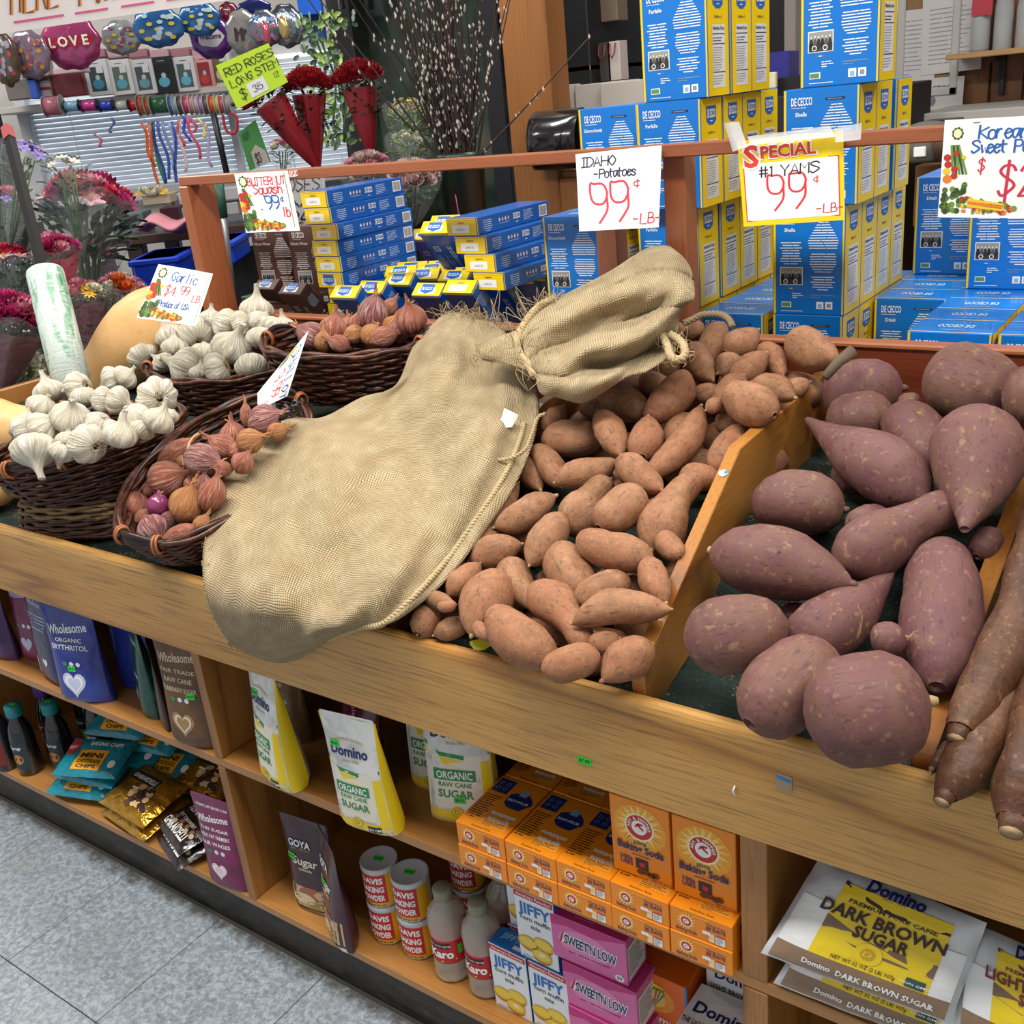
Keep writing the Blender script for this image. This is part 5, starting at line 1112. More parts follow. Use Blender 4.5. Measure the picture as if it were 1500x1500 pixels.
# ---------------------------------------------------------------- packets: pouches, bags, cans, bottles, cartons on the lower shelves
def foil(name, col, rough=.28, metal=0, wr=.5, coat=.4, sc=26):
    m, nt, b = newmat(name); v = coords(nt, (1, 1, 1), 9); a = noise(nt, v, sc, 3, .5, .8)
    L(nt, ramp(nt, a, [(.3, tuple(x*.82 for x in rgb(col))), (.6, col)]), b.inputs['Base Color']); b.inputs['Roughness'].default_value = rough; b.inputs['Metallic'].default_value = metal; b.inputs['Coat Weight'].default_value = coat
    bump(nt, b, a, wr, .006); return m
def rgb(h): h = h.lstrip('#'); return tuple(int(h[i:i+2], 16)/255 for i in (0, 2, 4))
def pouch(name, label, x, y, z, rz, W, H, D, body, arts=(), side=None, lean=0, cat='packet', group=None, tag_at=None, seed=0, back=None, gus=.75):
    """stand-up pouch, base centre front at x,y ; front faces -y"""
    T = trs((x, y+D/2, z), rz) @ Matrix.Rotation(lean, 4, 'X'); o = thing(name, label, cat, T, group); ny, nx = 16, 12
    def g(v): return np.where(v < .06, .72+v/.06*.28, np.clip(1-((v-.06)/.94)**1.5*.97, .03, 1))
    def halfw(v): return W/2*(1-.05*np.sin(v*math.pi)-.03*v)
    def SF(sg):
        def S(P, off):
            v = np.clip(P[:, 1]/H, 0, 1); hw = halfw(v); u = np.clip(P[:, 0]/(W/2), -1, 1)
            q = g(v)*(1-np.abs(u)**4*gus)
            wr = fnoise(np.stack([P[:, 0], P[:, 1], P[:, 0]*0+seed], 1), seed, 38, 3)*.0022*v
            return np.stack([sg*u*hw*(-1 if sg < 0 else 1)*1.0 if sg > 0 else u*hw, -sg*(D/2*q+wr+off), P[:, 1]], 1)
        return S
    mb = MB(); X = np.linspace(-W/2, W/2, nx+1); Zs = np.linspace(0, H, ny+1); PP = np.array([(x_, z_) for z_ in Zs for x_ in X])
    A = SF(1)(PP, 0).reshape(ny+1, nx+1, 3); B = SF(-1)(PP, 0).reshape(ny+1, nx+1, 3)
    mb.grid(A[:, ::-1], body); mb.grid(B, body)
    for e in (0, nx):
        E1, E2 = A[:, e], B[:, e]; st = np.stack([E1, (E1+E2)/2*[1, 0, 1]-[(.004 if e == 0 else -.004), 0, 0], E2], 1); mb.grid(st if e == 0 else st[:, ::-1], side or body)
    mb.add(np.concatenate([A[0], B[0]]), [tuple(range(nx+1))+tuple(range(2*nx+1, nx, -1))], body)
    mb.box(-W/2*.97, W/2*.97, -.0012, .0012, H-.012, H+.004, body, .0008)
    for a in arts: a.put(mb, SF(1))
    mb.build('pouch_body', o)
    if tag_at: t = Art(); t.rect(tag_at[0]-.010, tag_at[1]-.006, tag_at[0]+.010, tag_at[1]+.006, TAGG, 5, 2); t.text('$8.99', tag_at[0], tag_at[1]-.0025, .005, M('#1d5a20', .6), 6, 'c', .01); m2 = MB(); t.put(m2, SF(1)); tag(m2.build('price_sticker', o), 'bright green price sticker')
    return o
def R_(a, x0, y0, x1, y1, mat, ly=1): return a.rect(x0, y0, x1, y1, mat, ly, 8, 4)
BLUEP = foil('cobalt_pouch', '#2b3a94'); NAVP = foil('navy_pouch', '#23285c'); PURP = foil('purple_pouch', '#4c2562'); GRNP = foil('green_pouch', '#175445'); BRNP = foil('brown_paper_pouch', '#6b4a2c', .5, 0, .3, .1); DBR = foil('dark_brown_pouch', '#3b2519', .4); TANP = foil('tan_pouch', '#80623c', .45)
MARP = foil('maroon_pouch', '#5e1438'); MAGP = foil('magenta_pouch', '#7f2558', .35, 0, .4, .3); WHP = foil('white_pouch', '#e8e8e4', .3, 0, .5, .4)
LAV = M('#c9cbe8', .5); CRM = M('#e9dfc8', .6)
def heart(a, cx, cy, r, mat, ly=2, n=24): return a.poly([(cx+r*.062*16*math.sin(t)**3, cy+r*.062*(13*math.cos(t)-5*math.cos(2*t)-2*math.cos(3*t)-math.cos(4*t))) for t in np.linspace(0, 2*math.pi, n, endpoint=False)], mat, ly)
def whole(sub, ink=WHT, w=.11, H=.2, hr=.026, words=(), heartc=None):
    a = Art(); a.text('Wholesome', 0, H*.80, w*.16, ink, 2, 'c', .02, fit=w*.86, rot=.10)
    for k, t in enumerate(words): a.text(t, 0, H*(.70-.085*k), w*(.085 if k else .07), ink, 2, 'c', .015, fit=min(w*.8, w*.082*len(t)))
    y = H*(.70-.085*len(words)); heart(a, 0, H*.24, hr, heartc or ink, 2); heart(a, 0, H*.24, hr*.78, M('#5566b8', .5) if heartc is None and ink is WHT else ink, 3); heart(a, 0, H*.24, hr*.55, heartc or ink, 4)
    for k in range(3): a.disc(-.018+.018*k, H*.46, .006, .005, M(('#3f8a4a', '#d8dbe6', '#d8dbe6')[k], .5), 2, 10)
    return a
ZM, ZB = .4385, .1015
pouch('pouch', 'glossy purple pouch, leftmost on the middle shelf at the frame edge', -2.30, .99, ZM, 0, .12, .21, .05, PURP, [whole('', LAV, .11, .2, .02, ('STEVIA',))])
pouch('pouch', 'plum pouch with pale heart, between purple and navy pouches', -2.195, 1.02, ZM, .1, .10, .21, .05, MAGP, [whole('', LAV, .09, .2, .02)])
a = Art(); a.lines(-.045, .045, .17, .008, 5, LAV, 2, 'c', .3); heart(a, .01, .055, .012, WHT); R_(a, -.045, .02, -.03, .06, WHT, 1); a.text('Wholesome', 0, .185, .012, LAV, 2, 'c', .01, fit=.08)
pouch('pouch', 'dark navy pouch with a small white heart beside the cobalt pouch', -2.06, .985, ZM, -.15, .13, .215, .06, NAVP, [a], lean=.05)
pouch('pouch', 'cobalt blue erythritol pouch with big silver heart on the middle shelf', -1.925, .962, ZM, .25, .135, .215, .06, BLUEP, [whole('', WHT, .125, .2, .032, ('ORGANIC', 'ERYTHRITOL'), M('#c8cfee', .4))], tag_at=(.0, .082))
pouch('pouch', 'second cobalt blue pouch tucked behind the erythritol one', -1.85, 1.05, ZM, .2, .12, .21, .05, BLUEP)
pouch('pouch', 'dark green pouch turned edge-on beside the brown pouches', -1.745, 1.00, ZM, -.5, .09, .215, .05, GRNP, [whole('', M('#a8d0b8', .5), .08, .2, .016)])
pouch('pouch', 'thin dark brown pouch leaning between green and raw cane pouches', -1.675, 1.0, ZM, -.9, .09, .225, .04, DBR, [whole('', CRM, .08, .2, .016)])
pouch('pouch', 'brown paper raw cane turbinado sugar pouch next to the upright panel', -1.565, .965, ZM, .12, .118, .235, .055, BRNP, [whole('', M('#d8c8a8', .6), .112, .225, .030, ('FAIR TRADE', 'RAW CANE', 'TURBINADO SUGAR'), M('#a08058', .6))], tag_at=(.03, .115))
pouch('pouch', 'tan cane sugar pouch just right of the upright panel', -1.405, 1.06, ZM, .2, .10, .225, .05, TANP, [whole('', CRM, .09, .2, .02, ('CANE', 'SUGAR'))])
a = Art(); a.text('Wholesome', 0, .13, .014, M('#c98aa8', .5), 2, 'c', .01, fit=.09, rot=-1.2)
pouch('pouch', 'maroon pouch leaning behind the first white sugar bag', -1.19, 1.03, ZM, -.3, .12, .225, .06, MARP, [a], lean=-.12)
pouch('pouch', 'maroon pouch mostly hidden behind the second white sugar bag', -1.09, 1.12, ZM, -.2, .11, .235, .05, MARP)
GRN_, YELB = M('#2e8a4a', .5), M('#efcf1c', .4); DNAV = M('#1c2766', .45)
def domino(W, H):
    a = Art(); h = W/2; R_(a, -h*.98, .003, h*.98, H*.56, M('#e9e2cf', .5), 1)
    a.poly([(-h*.98, H*.66), (-h*.55, H*.58), (h*.2, H*.56), (h*.98, H*.60), (h*.98, H*.57), (h*.2, H*.53), (-h*.5, H*.55), (-h*.98, H*.63)], GRN_, 2); a.poly([(-h*.98, H*.62), (-h*.5, H*.545), (h*.2, H*.52), (h*.98, H*.56), (h*.98, H*.50), (h*.2, H*.46), (-h*.4, H*.49), (-h*.98, H*.57)], YELB, 2)
    R_(a, -h*.98, .003, h*.98, H*.13, YELB, 2); R_(a, h*.72, H*.1, h*.98, H*.52, YELB, 2); a.text('Domino', -.002, H*.69, H*.085, DNAV, 3, 'c', .03, fit=W*.72); a.text('Since 1901', 0, H*.64, H*.025, M('#b99a50', .5), 3, 'c', .01); a.text('GOLDEN BY EXPERTS', 0, H*.80, H*.02, M('#b99a50', .5), 3, 'c', .01, arc=1.0)
    R_(a, -h*.75, H*.37, h*.55, H*.455, GRN_, 3); a.text('ORGANIC', -h*.1, H*.385, H*.055, WHT, 4, 'c', .02, fit=W*.56); a.text('RAW CANE', -h*.1, H*.32, H*.035, GRN_, 3, 'c', .01); a.text('SUGAR', -h*.1, H*.235, H*.06, GRN_, 3, 'c', .02)
    a.disc(-h*.1, H*.12, .011, .011, M('#d8b41c', .4), 4, 14); a.disc(-h*.1, H*.12, .008, .008, YELB, 5, 14); a.text('D', -h*.1, H*.105, .009, M('#b08c18', .5), 6)
    R_(a, h*.25, H*.05, h*.72, H*.11, M('#303638', .5), 4); a.text('NON GMO', h*.48, H*.07, .005, WHT, 5); return a
def sugar_bag(label, x, y, rz, H=.232, W=.112, D=.06, tg=(-.03, .175), lean=0, seed=1):
    return pouch('sugar_bag', label, x, y, ZM, rz, W, H, D, WHP, [domino(W, H)], YELB, lean, 'sugar bag', 'white and yellow organic cane sugar bags', tg, seed, gus=.45)
sugar_bag('white and yellow organic sugar bag, turned sideways near the upright panel', -1.315, .955, -.28, .235, .105, .07, (-.02, .18), .03, 2)
sugar_bag('white and yellow organic sugar bag standing nearest the shelf edge, top crumpled', -1.085, .94, .12, .222, .108, .06, (-.03, .172), .10, 3)
sugar_bag('white and yellow organic sugar bag half hidden behind the nearest one', -1.045, 1.075, .15, .235, .105, .06, None, .02, 4)
sugar_bag('white and yellow organic sugar bag standing left of the orange cartons', -.955, 1.03, .35, .235, .118, .06, (.0, .052), 0, 5)
a = whole('', WHT, .10, .2, .022, ('THIS SUGAR', 'HELPS PAY FARMERS', 'FAIR WAGES'), M('#e9c8d8', .5)); a.text('ORGANIC LIGHT BROWN SUGAR', 0, .19, .006, WHT, 2, 'c', .01, fit=.09)
pouch('pouch', 'magenta light brown sugar pouch standing on the bottom shelf by the panel', -1.555, .96, ZB, .08, .108, .212, .05, MAGP, [a], lean=.03)
def goya(W, H):
    a = Art(); h = W/2; R_(a, -h*.95, .0, h*.95, H*.3, M('#c9ab84', .5), 1); a.disc(h*.2, H*.24, h*.6, H*.07, M('#a3624a', .5), 2); a.disc(-h*.2, H*.17, h*.5, H*.06, M('#dcc49c', .5), 3); a.disc(h*.3, H*.12, h*.4, H*.04, M('#9c8a3c', .5), 3); R_(a, -h*.95, 0, h*.95, H*.05, WHT, 4)
    a.text('GOYA', -h*.2, H*.72, H*.07, NAVY, 3, 'c', .08, fit=W*.5); a.text('GOYA', -h*.2, H*.72, H*.07, WHT, 4, 'c', .03, fit=W*.48); a.rect(-h*.6, H*.69, h*.25, H*.695, M('#d0b040', .5), 3); a.text('Sugar', 0, H*.54, H*.08, CRM, 3, 'c', .02, fit=W*.55); a.text('turbinado', 0, H*.48, H*.03, CRM, 3, 'c', .01); return a
GOYP = foil('aubergine_brown_pouch', '#43202a', .3); 
pouch('pouch', 'dark brown cane sugar pouch with white base standing near the panel', -1.345, 1.0, ZB, .1, .118, .205, .06, GOYP, [goya(.118, .205)], tag_at=(-.035, .125), lean=.02)
pouch('pouch', 'dark brown cane sugar pouch turned edge-on left of the powder cans', -1.245, .965, ZB, -.5, .10, .225, .05, GOYP, [goya(.10, .225)], tag_at=(-.01, .13))

# ---- cartons
ORN, ORD_ = M('#f08c10', .4, coat=.2), M('#e07c08', .4); PALE = M('#fbd06a', .4); REDL = M('#c8242e', .45)
def starburst(a, cx, cy, r, n=18):
    a.star(cx, cy, r*.6, r, n, PALE, 2); a.disc(cx, cy, r*.62, r*.62, M('#fdeaa8', .4), 3, 16)
def logo(a, cx, cy, r):
    starburst(a, cx, cy, r*1.9); a.disc(cx, cy, r, r, REDL, 4, 24); a.disc(cx, cy, r*.6, r*.6, WHT, 5, 20); a.ring_text('ARM & HAMMER', cx, cy, r*.68, r*.24, WHT, math.pi*1.05, -math.pi*.05, 6)
    a.poly([(cx-r*.35, cy-r*.1), (cx-r*.1, cy+r*.1), (cx+r*.02, cy-r*.02), (cx+r*.3, cy-r*.22), (cx+r*.38, cy-r*.1), (cx+r*.1, cy+r*.15), (cx-r*.05, cy+r*.32), (cx-r*.25, cy+r*.25)], REDL, 6); a.rect(cx-r*.1, cy+r*.2, cx+r*.3, cy+r*.38, REDL, 6)
def soda_flat():
    W, D, H = .0895, .128, .0412; mb = MB(); mb.box(0, W, 0, D, 0, H, ORN, .001); f = Art(); starburst(f, .024, H*.55, .015); f.disc(.024, H*.56, .0075, .0075, REDL, 4, 16); f.disc(.024, H*.56, .0045, .0045, WHT, 5, 12); f.text('C', .024, H*.56-.003, .006, REDL, 6)
    f.text('Baking Soda', .024, .005, .0048, NAVY, 3, 'c', .02, fit=.03); f.text('Change Every', .066, .029, .0035, NAVY, 2, 'c', .01); f.text('30 DAYS', .066, .022, .0052, NAVY, 2, 'c', .03); f.rect(.056, .003, .064, .017, M('#f6d9b0', .5), 2); f.rect(.066, .003, .079, .018, WHT, 2); f.rect(.066, .0155, .079, .018, REDL, 3); f.lines(.067, .078, .015, .0025, 4, GREY, 3, 'l', .4)
    f.lines(.02, .07, .0385, .003, 1, PALE, 2, 'c', .4); f.rect(.0475, .014, .059, .0195, WHT, 5); f.put(mb, S_front(0))
    t = Art(); t.rect(.004, D-.040, .034, D-.006, M('#1f2d6b', .4), 1); 
    for i in range(2):
        for j in range(2): t.disc(.012+.013*i, D-.017-.012*j, .004, .004, M('#7d8fc8', .5), 2, 10, ring=.3)
    t.disc(.062, D-.046, .023, .021, M('#1f2d6b', .4), 1, 12, .08); t.text('EASY-POUR', .062, D-.050, .005, WHT, 2, 'c', .02); t.rect(.054, D-.034, .068, D-.020, M('#8ea0c8', .5), 2)
    for k, tt in enumerate(('sprinkle', 'solutions')): t.text(tt, .060, D-.092+.014*k-.004, .0085, WHT, 1, 'c', .03, rot=math.pi)
    t.lines(.004, .034, D-.046, .0052, 12, M('#5a3208', .5), 1, 'l', .4, 3); t.rect(.036, .012, .082, .026, M('#f6a030', .5), 1); t.lines(.038, .080, .025, .003, 4, M('#5a3208', .5), 2, 'l', .3, 6); t.text('Nutrition Facts', .045, .003, .004, M('#5a3208', .5), 1, 'c', .01); t.put(mb, S_top(H))
    s = Art(); s.text('BAKING SODA', D/2, H*.3, .012, M('#7a3a08', .5), 1, 'c', .01, fit=.08); s.put(mb, S_right(W)); return mb.mesh('baking_soda_carton')
SF_ = soda_flat()
def soda_tall():
    W, D, H = .0895, .0412, .128; mb = MB(); mb.box(0, W, 0, D, 0, H, ORN, .001); f = Art(); f.disc(W/2, H*.66, .040, .038, M('#f6a628', .4), 1, 20)
    for k in range(10): t = k*math.pi/5+.2; f.poly([(W/2+.018*math.cos(t-.06), H*.66+.018*math.sin(t-.06)), (W/2+.043*math.cos(t), H*.66+.043*math.sin(t)), (W/2+.018*math.cos(t+.06), H*.66+.018*math.sin(t+.06))], PALE, 2)
    logo(f, W/2, H*.68, .0195); f.text('pure', W/2, H*.455, .0075, NAVY, 7, 'c', .01); f.text('Baking Soda', W/2, H*.355, .0115, NAVY, 7, 'c', .03, fit=.07); f.lines(.012, .078, H*.325, .0035, 1, NAVY, 3, 'c', .3)
    f.text('100s', .022, H*.20, .0075, NAVY, 3, 'c', .02); f.text('USES', .022, H*.14, .0065, NAVY, 3, 'c', .02); f.rect(.036, H*.13, .055, H*.26, M('#2d2a30', .5), 3); f.rect(.042, H*.16, .050, H*.22, REDL, 4)
    for x, y in ((.052, .10), (.060, .085), (.066, .10), (.043, .09)): f.disc(x, H*y, .006, .0045, M('#6b3a20', .7), 4, 9)
    f.text('NET WT 16 OZ', .075, .003, .003, NAVY, 3, 'c', .01); f.put(mb, S_front(0)); t = Art(); starburst(t, .03, D*.5, .014); t.disc(.03, D*.55, .008, .008, REDL, 4, 14); t.disc(.03, D*.55, .005, .005, WHT, 5, 10); t.text('Baking Soda', .026, .004, .005, NAVY, 6, 'c', .02, fit=.036); t.rect(.054, .008, .08, .028, M('#d8c8c0', .5), 1); t.rect(.056, .010, .068, .026, REDL, 2); t.rect(.069, .010, .078, .026, WHT, 2); t.put(mb, S_top(H)); return mb.mesh('baking_soda_carton')
ST_ = soda_tall(); GSO = 'orange baking soda cartons'
def inst(me, name, label, cat, T, group=None):
    o = bpy.data.objects.new(name, me); COL.objects.link(o); o.matrix_local = T; return tag(o, label, cat, group)
for c, x in enumerate((-.893, -.801, -.711, -.621, -.530)):
    for r in range(2):
        for q in range(2):
            if q and not (c < 3): continue
            inst(SF_, 'baking_soda_carton', 'orange baking soda carton lying flat, %s layer of the %s pile%s' % (('lower', 'upper')[r], ('first', 'second', 'third', 'fourth', 'fifth')[c], ' at the back' if q else ''), 'carton', trs((x, .958+.002*r+.131*q, ZM+.0415*r), .01*(-1)**c), GSO)
for k, x in enumerate((-.628, -.534)): inst(ST_, 'baking_soda_carton', 'tall upright baking soda carton with round red emblem, %s one' % ('left', 'right')[k], 'carton', trs((x, .984, ZM+.0835), .01), GSO)
def jiffy():
    W, D, H = .076, .042, .138; mb = MB(); mb.box(0, W, 0, D, 0, H, M('#eceef0', .4), .001); f = Art(); f.rect(.001, H-.012, W-.001, H-.001, REDL, 1); f.text("America's Favorite!", W/2, H-.009, .006, WHT, 2, 'c', .02, fit=.066)
    JB = M('#1a6fbf', .4); f.text('JIFFY', W/2, H-.042, .021, JB, 2, 'c', .03, fit=.062); f.text('corn muffin', W/2, H-.056, .009, BLK, 2, 'c', .01, fit=.058); f.text('mix', W/2, H-.070, .009, BLK, 2, 'c', .01)
    Mf, Mt, Mb = M('#e3b52a', .5), M('#f0cf52', .5), M('#f4ebb8', .5)
    for x, y in ((.020, .036), (.050, .044), (.045, .02)): f.disc(x, y-.006, .018, .012, M('#b9781f', .5), 3, 16); f.disc(x, y, .020, .013, Mf, 4, 18, .02); f.disc(x, y+.001, .017, .010, Mt, 5, 18)
    f.rect(.040, .018, .052, .026, Mb, 6); f.lines(.006, .05, .009, .003, 2, GREY, 2, 'l', .3); f.put(mb, S_front(0)); t = Art(); t.rect(.001, .001, W-.001, D-.001, JB, 1); t.text('JIFFY', W*.4, D*.5, .012, M('#9cc4e6', .5), 2, 'c', .02); t.rect(.044, .008, .06, .016, WHT, 2); t.put(mb, S_top(H)); s = Art(); s.rect(.001, .001, D-.001, H-.001, JB, 1); s.text('JIFFY', D/2, H*.7, .012, WHT, 2, 'c', .02); s.put(mb, S_right(W)); s.put(mb, S_left(0), -D); return mb.mesh('muffin_mix_box')
JF = jiffy(); GJ = 'blue and white corn muffin mix boxes'
for x, y, zz, lb in ((-.900, 1.004, 0, 'corn muffin mix box at the front left, beside the syrup bottles'), (-.821, 1.004, 0, 'corn muffin mix box at the front, below the stacked one'), (-.836, 1.008, .139, 'corn muffin mix box stacked on top of another'), (-.895, 1.054, 0, 'corn muffin mix box behind the front left one'), (-.818, 1.054, 0, 'corn muffin mix box behind the one under the stack'), (-.900, 1.10, 0, 'corn muffin mix box, third back on the left'), (-.89, 1.056, .139, 'corn muffin mix box on top at the rear left')): inst(JF, 'muffin_mix_box', lb, 'box', trs((x, y, ZB+zz), -.02), GJ)
PNK = M('#dd6aa6', .4, coat=.2); PKD = M('#c22f7c', .4)
def snl():
    W, D, H = .133, .062, .086; mb = MB(); mb.box(0, W, 0, D, 0, H, PNK, .0012); f = Art(); f.poly([(.001, H-.001), (.001, H-.02), (.03, H-.014), (.08, H-.018), (W-.001, H-.003), (W-.001, H-.001)], PKD, 1); f.disc(W*.45, H*.5, W*.36, H*.3, M('#e88abb', .4), 1, 24)
    f.text("SWEET'N LOW", W*.52, H*.40, .019, WHT, 2, 'c', .09, fit=W*.72, rot=-.05); f.text("SWEET'N LOW", W*.52, H*.40, .018, NAVY, 3, 'c', .02, fit=W*.69, rot=-.05); f.text('zero calorie sweetener', W*.5, H*.24, .0055, M('#8c2060', .5), 2, 'c', .01)
    for k in range(3): f.poly([(.014+.004*k, H*.42), (.022, H*.68-.01*k), (.024, H*.66-.01*k), (.018+.004*k, H*.42)], (REDL, WHT, REDL)[k], 3)
    f.disc(W-.014, .010, .008, .007, WHT, 2, 14); f.text('50', W-.014, .0075, .006, NAVY, 3, 'c', .02); f.put(mb, S_front(0)); t = Art(); t.rect(.001, .001, W-.001, D-.001, PKD, 1); t.lines(.04, .12, .02, .005, 2, PNK, 2, 'l'); t.put(mb, S_top(H)); s = Art(); s.rect(.004, .006, D-.006, H-.016, WHT, 1); s.lines(.006, D-.008, H-.019, .005, 10, BLK, 2, 'l', .3); s.put(mb, S_right(W)); return mb.mesh('sweetener_box')
SN = snl()
for k in range(3): inst(SN, 'sweetener_box', 'pink sweetener box, %s of the stack of three' % ('bottom', 'middle', 'top')[k], 'box', trs((-.757+.006*(2-k)-.010*(k == 2), 1.0+.003*k, ZB+.0868*k), -.02+.02*k), 'pink sweetener boxes')
mb = MB(); W, D, H = .094, .085, .165; OR2 = M('#e86a1c', .4, coat=.2); mb.box(0, W, 0, D, 0, H, OR2, .001); f = Art(); f.rect(.0, .0, .005, H, M('#2a8fd0', .4), 1); f.rect(W-.004, 0, W, H, M('#2a8fd0', .4), 1); f.disc(W*.4, H*.72, .035, .028, M('#f09a3c', .5), 1); f.disc(W*.4, H*.72, .02, .018, M('#f6c070', .5), 2)
f.poly([(.034, H-.015), (.055, H-.02), (.052, H-.036), (.038, H-.036)], YELB, 3); f.text('Noble', .045, H-.028, .006, NAVY, 4, 'c', .02)
for k in range(9): t = 1.0+k*.2; f.poly([(.036, H*.6), (.036+.034*math.cos(t), H*.6+.042*math.sin(t)), (.039+.034*math.cos(t), H*.6+.04*math.sin(t))], M(('#3f8a4a', '#2a8fb0', '#d83a2a')[k % 3], .5), 4)
f.text('La Perruche', W*.52, H*.44, .014, WHT, 5, 'c', .03, fit=.078, rot=-.12); f.rect(.03, H*.36, .07, H*.39, M('#2a8fd0', .4), 4); rr = random.Random(3)
for k in range(60): f.disc(.010+rr.random()*.074, .008+rr.random()*H*.30, .006, .005, M(('#8a5a30', '#a87440', '#c99660')[k % 3], .7), 2+k % 4, 6)
f.put(mb, S_front(0)); tag(mb.build('sugar_cube_box', None, trs((-.655, 1.055, ZB), .0)), 'orange and blue brown-sugar-cubes box right of the pink sweetener', 'box')
mb = MB(); W, D, H = .115, .09, .075; mb.box(0, W, 0, D, 0, H, M('#e9eaea', .4), .0015); f = Art(); f.text('Domino', W/2, H*.5, .018, DNAV, 2, 'c', .03); f.text('LIGHT BROWN SUGAR', W/2, H*.2, .009, BLK, 2, 'c', .02, fit=.1); f.put(mb, S_front(0)); t = Art(); t.text('Domino', W*.5, D*.40, .020, DNAV, 2, 'c', .03); t.text('THE LIGHT BROWN SUGAR', W*.45, D*.15, .009, M('#5a3a30', .5), 2, 'c', .02, fit=.1); t.disc(W*.5, D*.42, .04, .03, M('#f6f6f4', .4), 1); t.poly([(0.02, D*.9), (.06, D*.8), (.10, D*.85), (.112, D*.7), (.112, D*.95), (.02, D*.97)], M('#c8cacc', .5), 1); t.put(mb, S_top(H)); bm_ = mb.mesh('light_sugar_box')
inst(bm_, 'light_sugar_box', 'white light brown sugar box lying at the bottom right of its bay', 'box', trs((-.553, 1.0, ZB+.075), .0), 'white light brown sugar boxes'); inst(bm_, 'light_sugar_box', 'white light brown sugar box behind the front one', 'box', trs((-.55, 1.10, ZB+.125), .0), 'white light brown sugar boxes'); inst(bm_, 'light_sugar_box', 'white light brown sugar box underneath the front one', 'box', trs((-.553, 1.0, ZB-.0005), .0), 'white light brown sugar boxes'); inst(bm_, 'light_sugar_box', 'white light brown sugar box at the bottom of the rear pile', 'box', trs((-.55, 1.10, ZB+.049), 0), 'white light brown sugar boxes')
# ---- cans
def can_art():
    r, h = .0335, .0865; a = Art(); cc = math.pi*2*r; a.rect(-.031, .012, .025, h-.012, REDL, 2, 10, 1)
    for k, t in enumerate(('DAVIS', 'BAKING', 'POWDER')): a.text(t, -.003, h-.031-.019*k, .012, WHT, 3, 'c', .04, fit=.046)
    a.text('NET WT 8.1 OZ', 0, .004, .004, BLK, 2, 'c', .01); a.rect(.052, .015, .085, h-.015, WHT, 2, 8, 1); a.lines(.054, .083, h-.017, .005, 9, BLK, 3, 'l', .3); return a, r, h
def can(x, y, zz, rz, label):
    a, r, h = can_art(); o = thing('baking_powder_can', label, 'can', trs((x, y, ZB+zz), rz), 'yellow baking powder cans'); mb = MB(); mb.lathe([(r*.97, 0), (r, .003), (r, h-.008)], 40, M('#efb01c', .35)); mb.lathe([(r*1.01, .0), (r*1.02, .003), (r*.99, .004)], 40, M('#b8b8b8', .3, 1))
    S = lambda P, off: np.stack([(r+off)*np.sin(P[:, 0]/r), -(r+off)*np.cos(P[:, 0]/r), P[:, 1]], 1); a.put(mb, S); mb.build('can_body', o); l = MB(); l.lathe([(r, h-.012), (r*1.05, h-.011), (r*1.05, h-.001), (r*1.0, h), (r*.93, h-.0015), (.0001, h-.0015)], 40, M('#c4c8cc', .35)); ll = l.build('lid', o)
    if zz > .05 and y < 1.1: t = Art(); t.rect(-.010, -.006, .010, .006, TAGG, 1); t.text('$3.69', 0, -.0025, .005, M('#1d5a20', .6), 2); m = MB(); t.put(m, S_top(h-.0010)); m.build('price_sticker', ll)
for x, n in ((-1.172, 'left'), (-1.098, 'right')):
    for k in range(2): can(x, 1.042, .087*k, .25, 'yellow baking powder can, %s of the %s pair' % (('lower', 'upper')[k], n))
can(-1.055, 1.15, 0, .3, 'yellow baking powder can behind the syrup bottles, lower'); can(-1.055, 1.15, .087, .3, 'yellow baking powder can behind the syrup bottles, upper')
# ---- syrup bottles
def clearliquid():
    m, nt, b = newmat('clear_corn_syrup_bottle'); b.inputs['Base Color'].default_value = srgb('#f6f1e0'); b.inputs['Roughness'].default_value = .03; b.inputs['Transmission Weight'].default_value = .7; b.inputs['IOR'].default_value = 1.2; b.inputs['Coat Weight'].default_value = 1; return m
SYR = clearliquid()
def syrup(x, y, label, rz=.2):
    o = thing('syrup_bottle', label, 'bottle', trs((x, y, ZB), rz), 'clear corn syrup bottles'); r = .034; mb = MB(); mb.lathe([(r*.8, 0), (r*.95, .004), (r, .012), (r*.92, .02), (r, .028), (r*.96, .045), (r*.95, .095), (r, .105), (r*1.02, .125), (r*.92, .142), (r*.62, .156), (r*.42, .163), (r*.42, .172)], 40, SYR); mb.build('bottle_body', o)
    l = MB(); l.lathe([(r*.965, .046), (r*.975, .048), (r*.975, .094), (r*.965, .096)], 40, M('#c0202c', .4)); S = lambda P, off: np.stack([(r*.98+off)*np.sin(P[:, 0]/r), -(r*.98+off)*np.cos(P[:, 0]/r), P[:, 1]], 1); a = Art(); a.text('Karo', 0, .060, .017, WHT, 2, 'c', .04, fit=.046); a.rect(-.025, .080, .018, .092, M('#4a1418', .5), 1, 6, 1); a.text('light corn syrup', -.003, .084, .005, WHT, 2, 'c', .01); a.poly([(-.028, .052), (0, .050), (.028, .055), (.028, .058), (0, .053), (-.028, .055)], YELB, 2); a.rect(.032, .066, .041, .086, TAGG, 2, 2, 1); a.put(l, S); l.build('label', o)
    c = MB(); c.lathe([(.0165, .166), (.0172, .168), (.0172, .186), (.0155, .189), (.0001, .189)], 28, M('#8f8c70', .4)); c.build('cap', o)
syrup(-1.010, 1.028, 'clear corn syrup bottle with red label, left of the front pair'); syrup(-.935, 1.030, 'clear corn syrup bottle with red label, right of the front pair', .1); syrup(-.945, 1.115, 'clear corn syrup bottle standing behind the front pair')
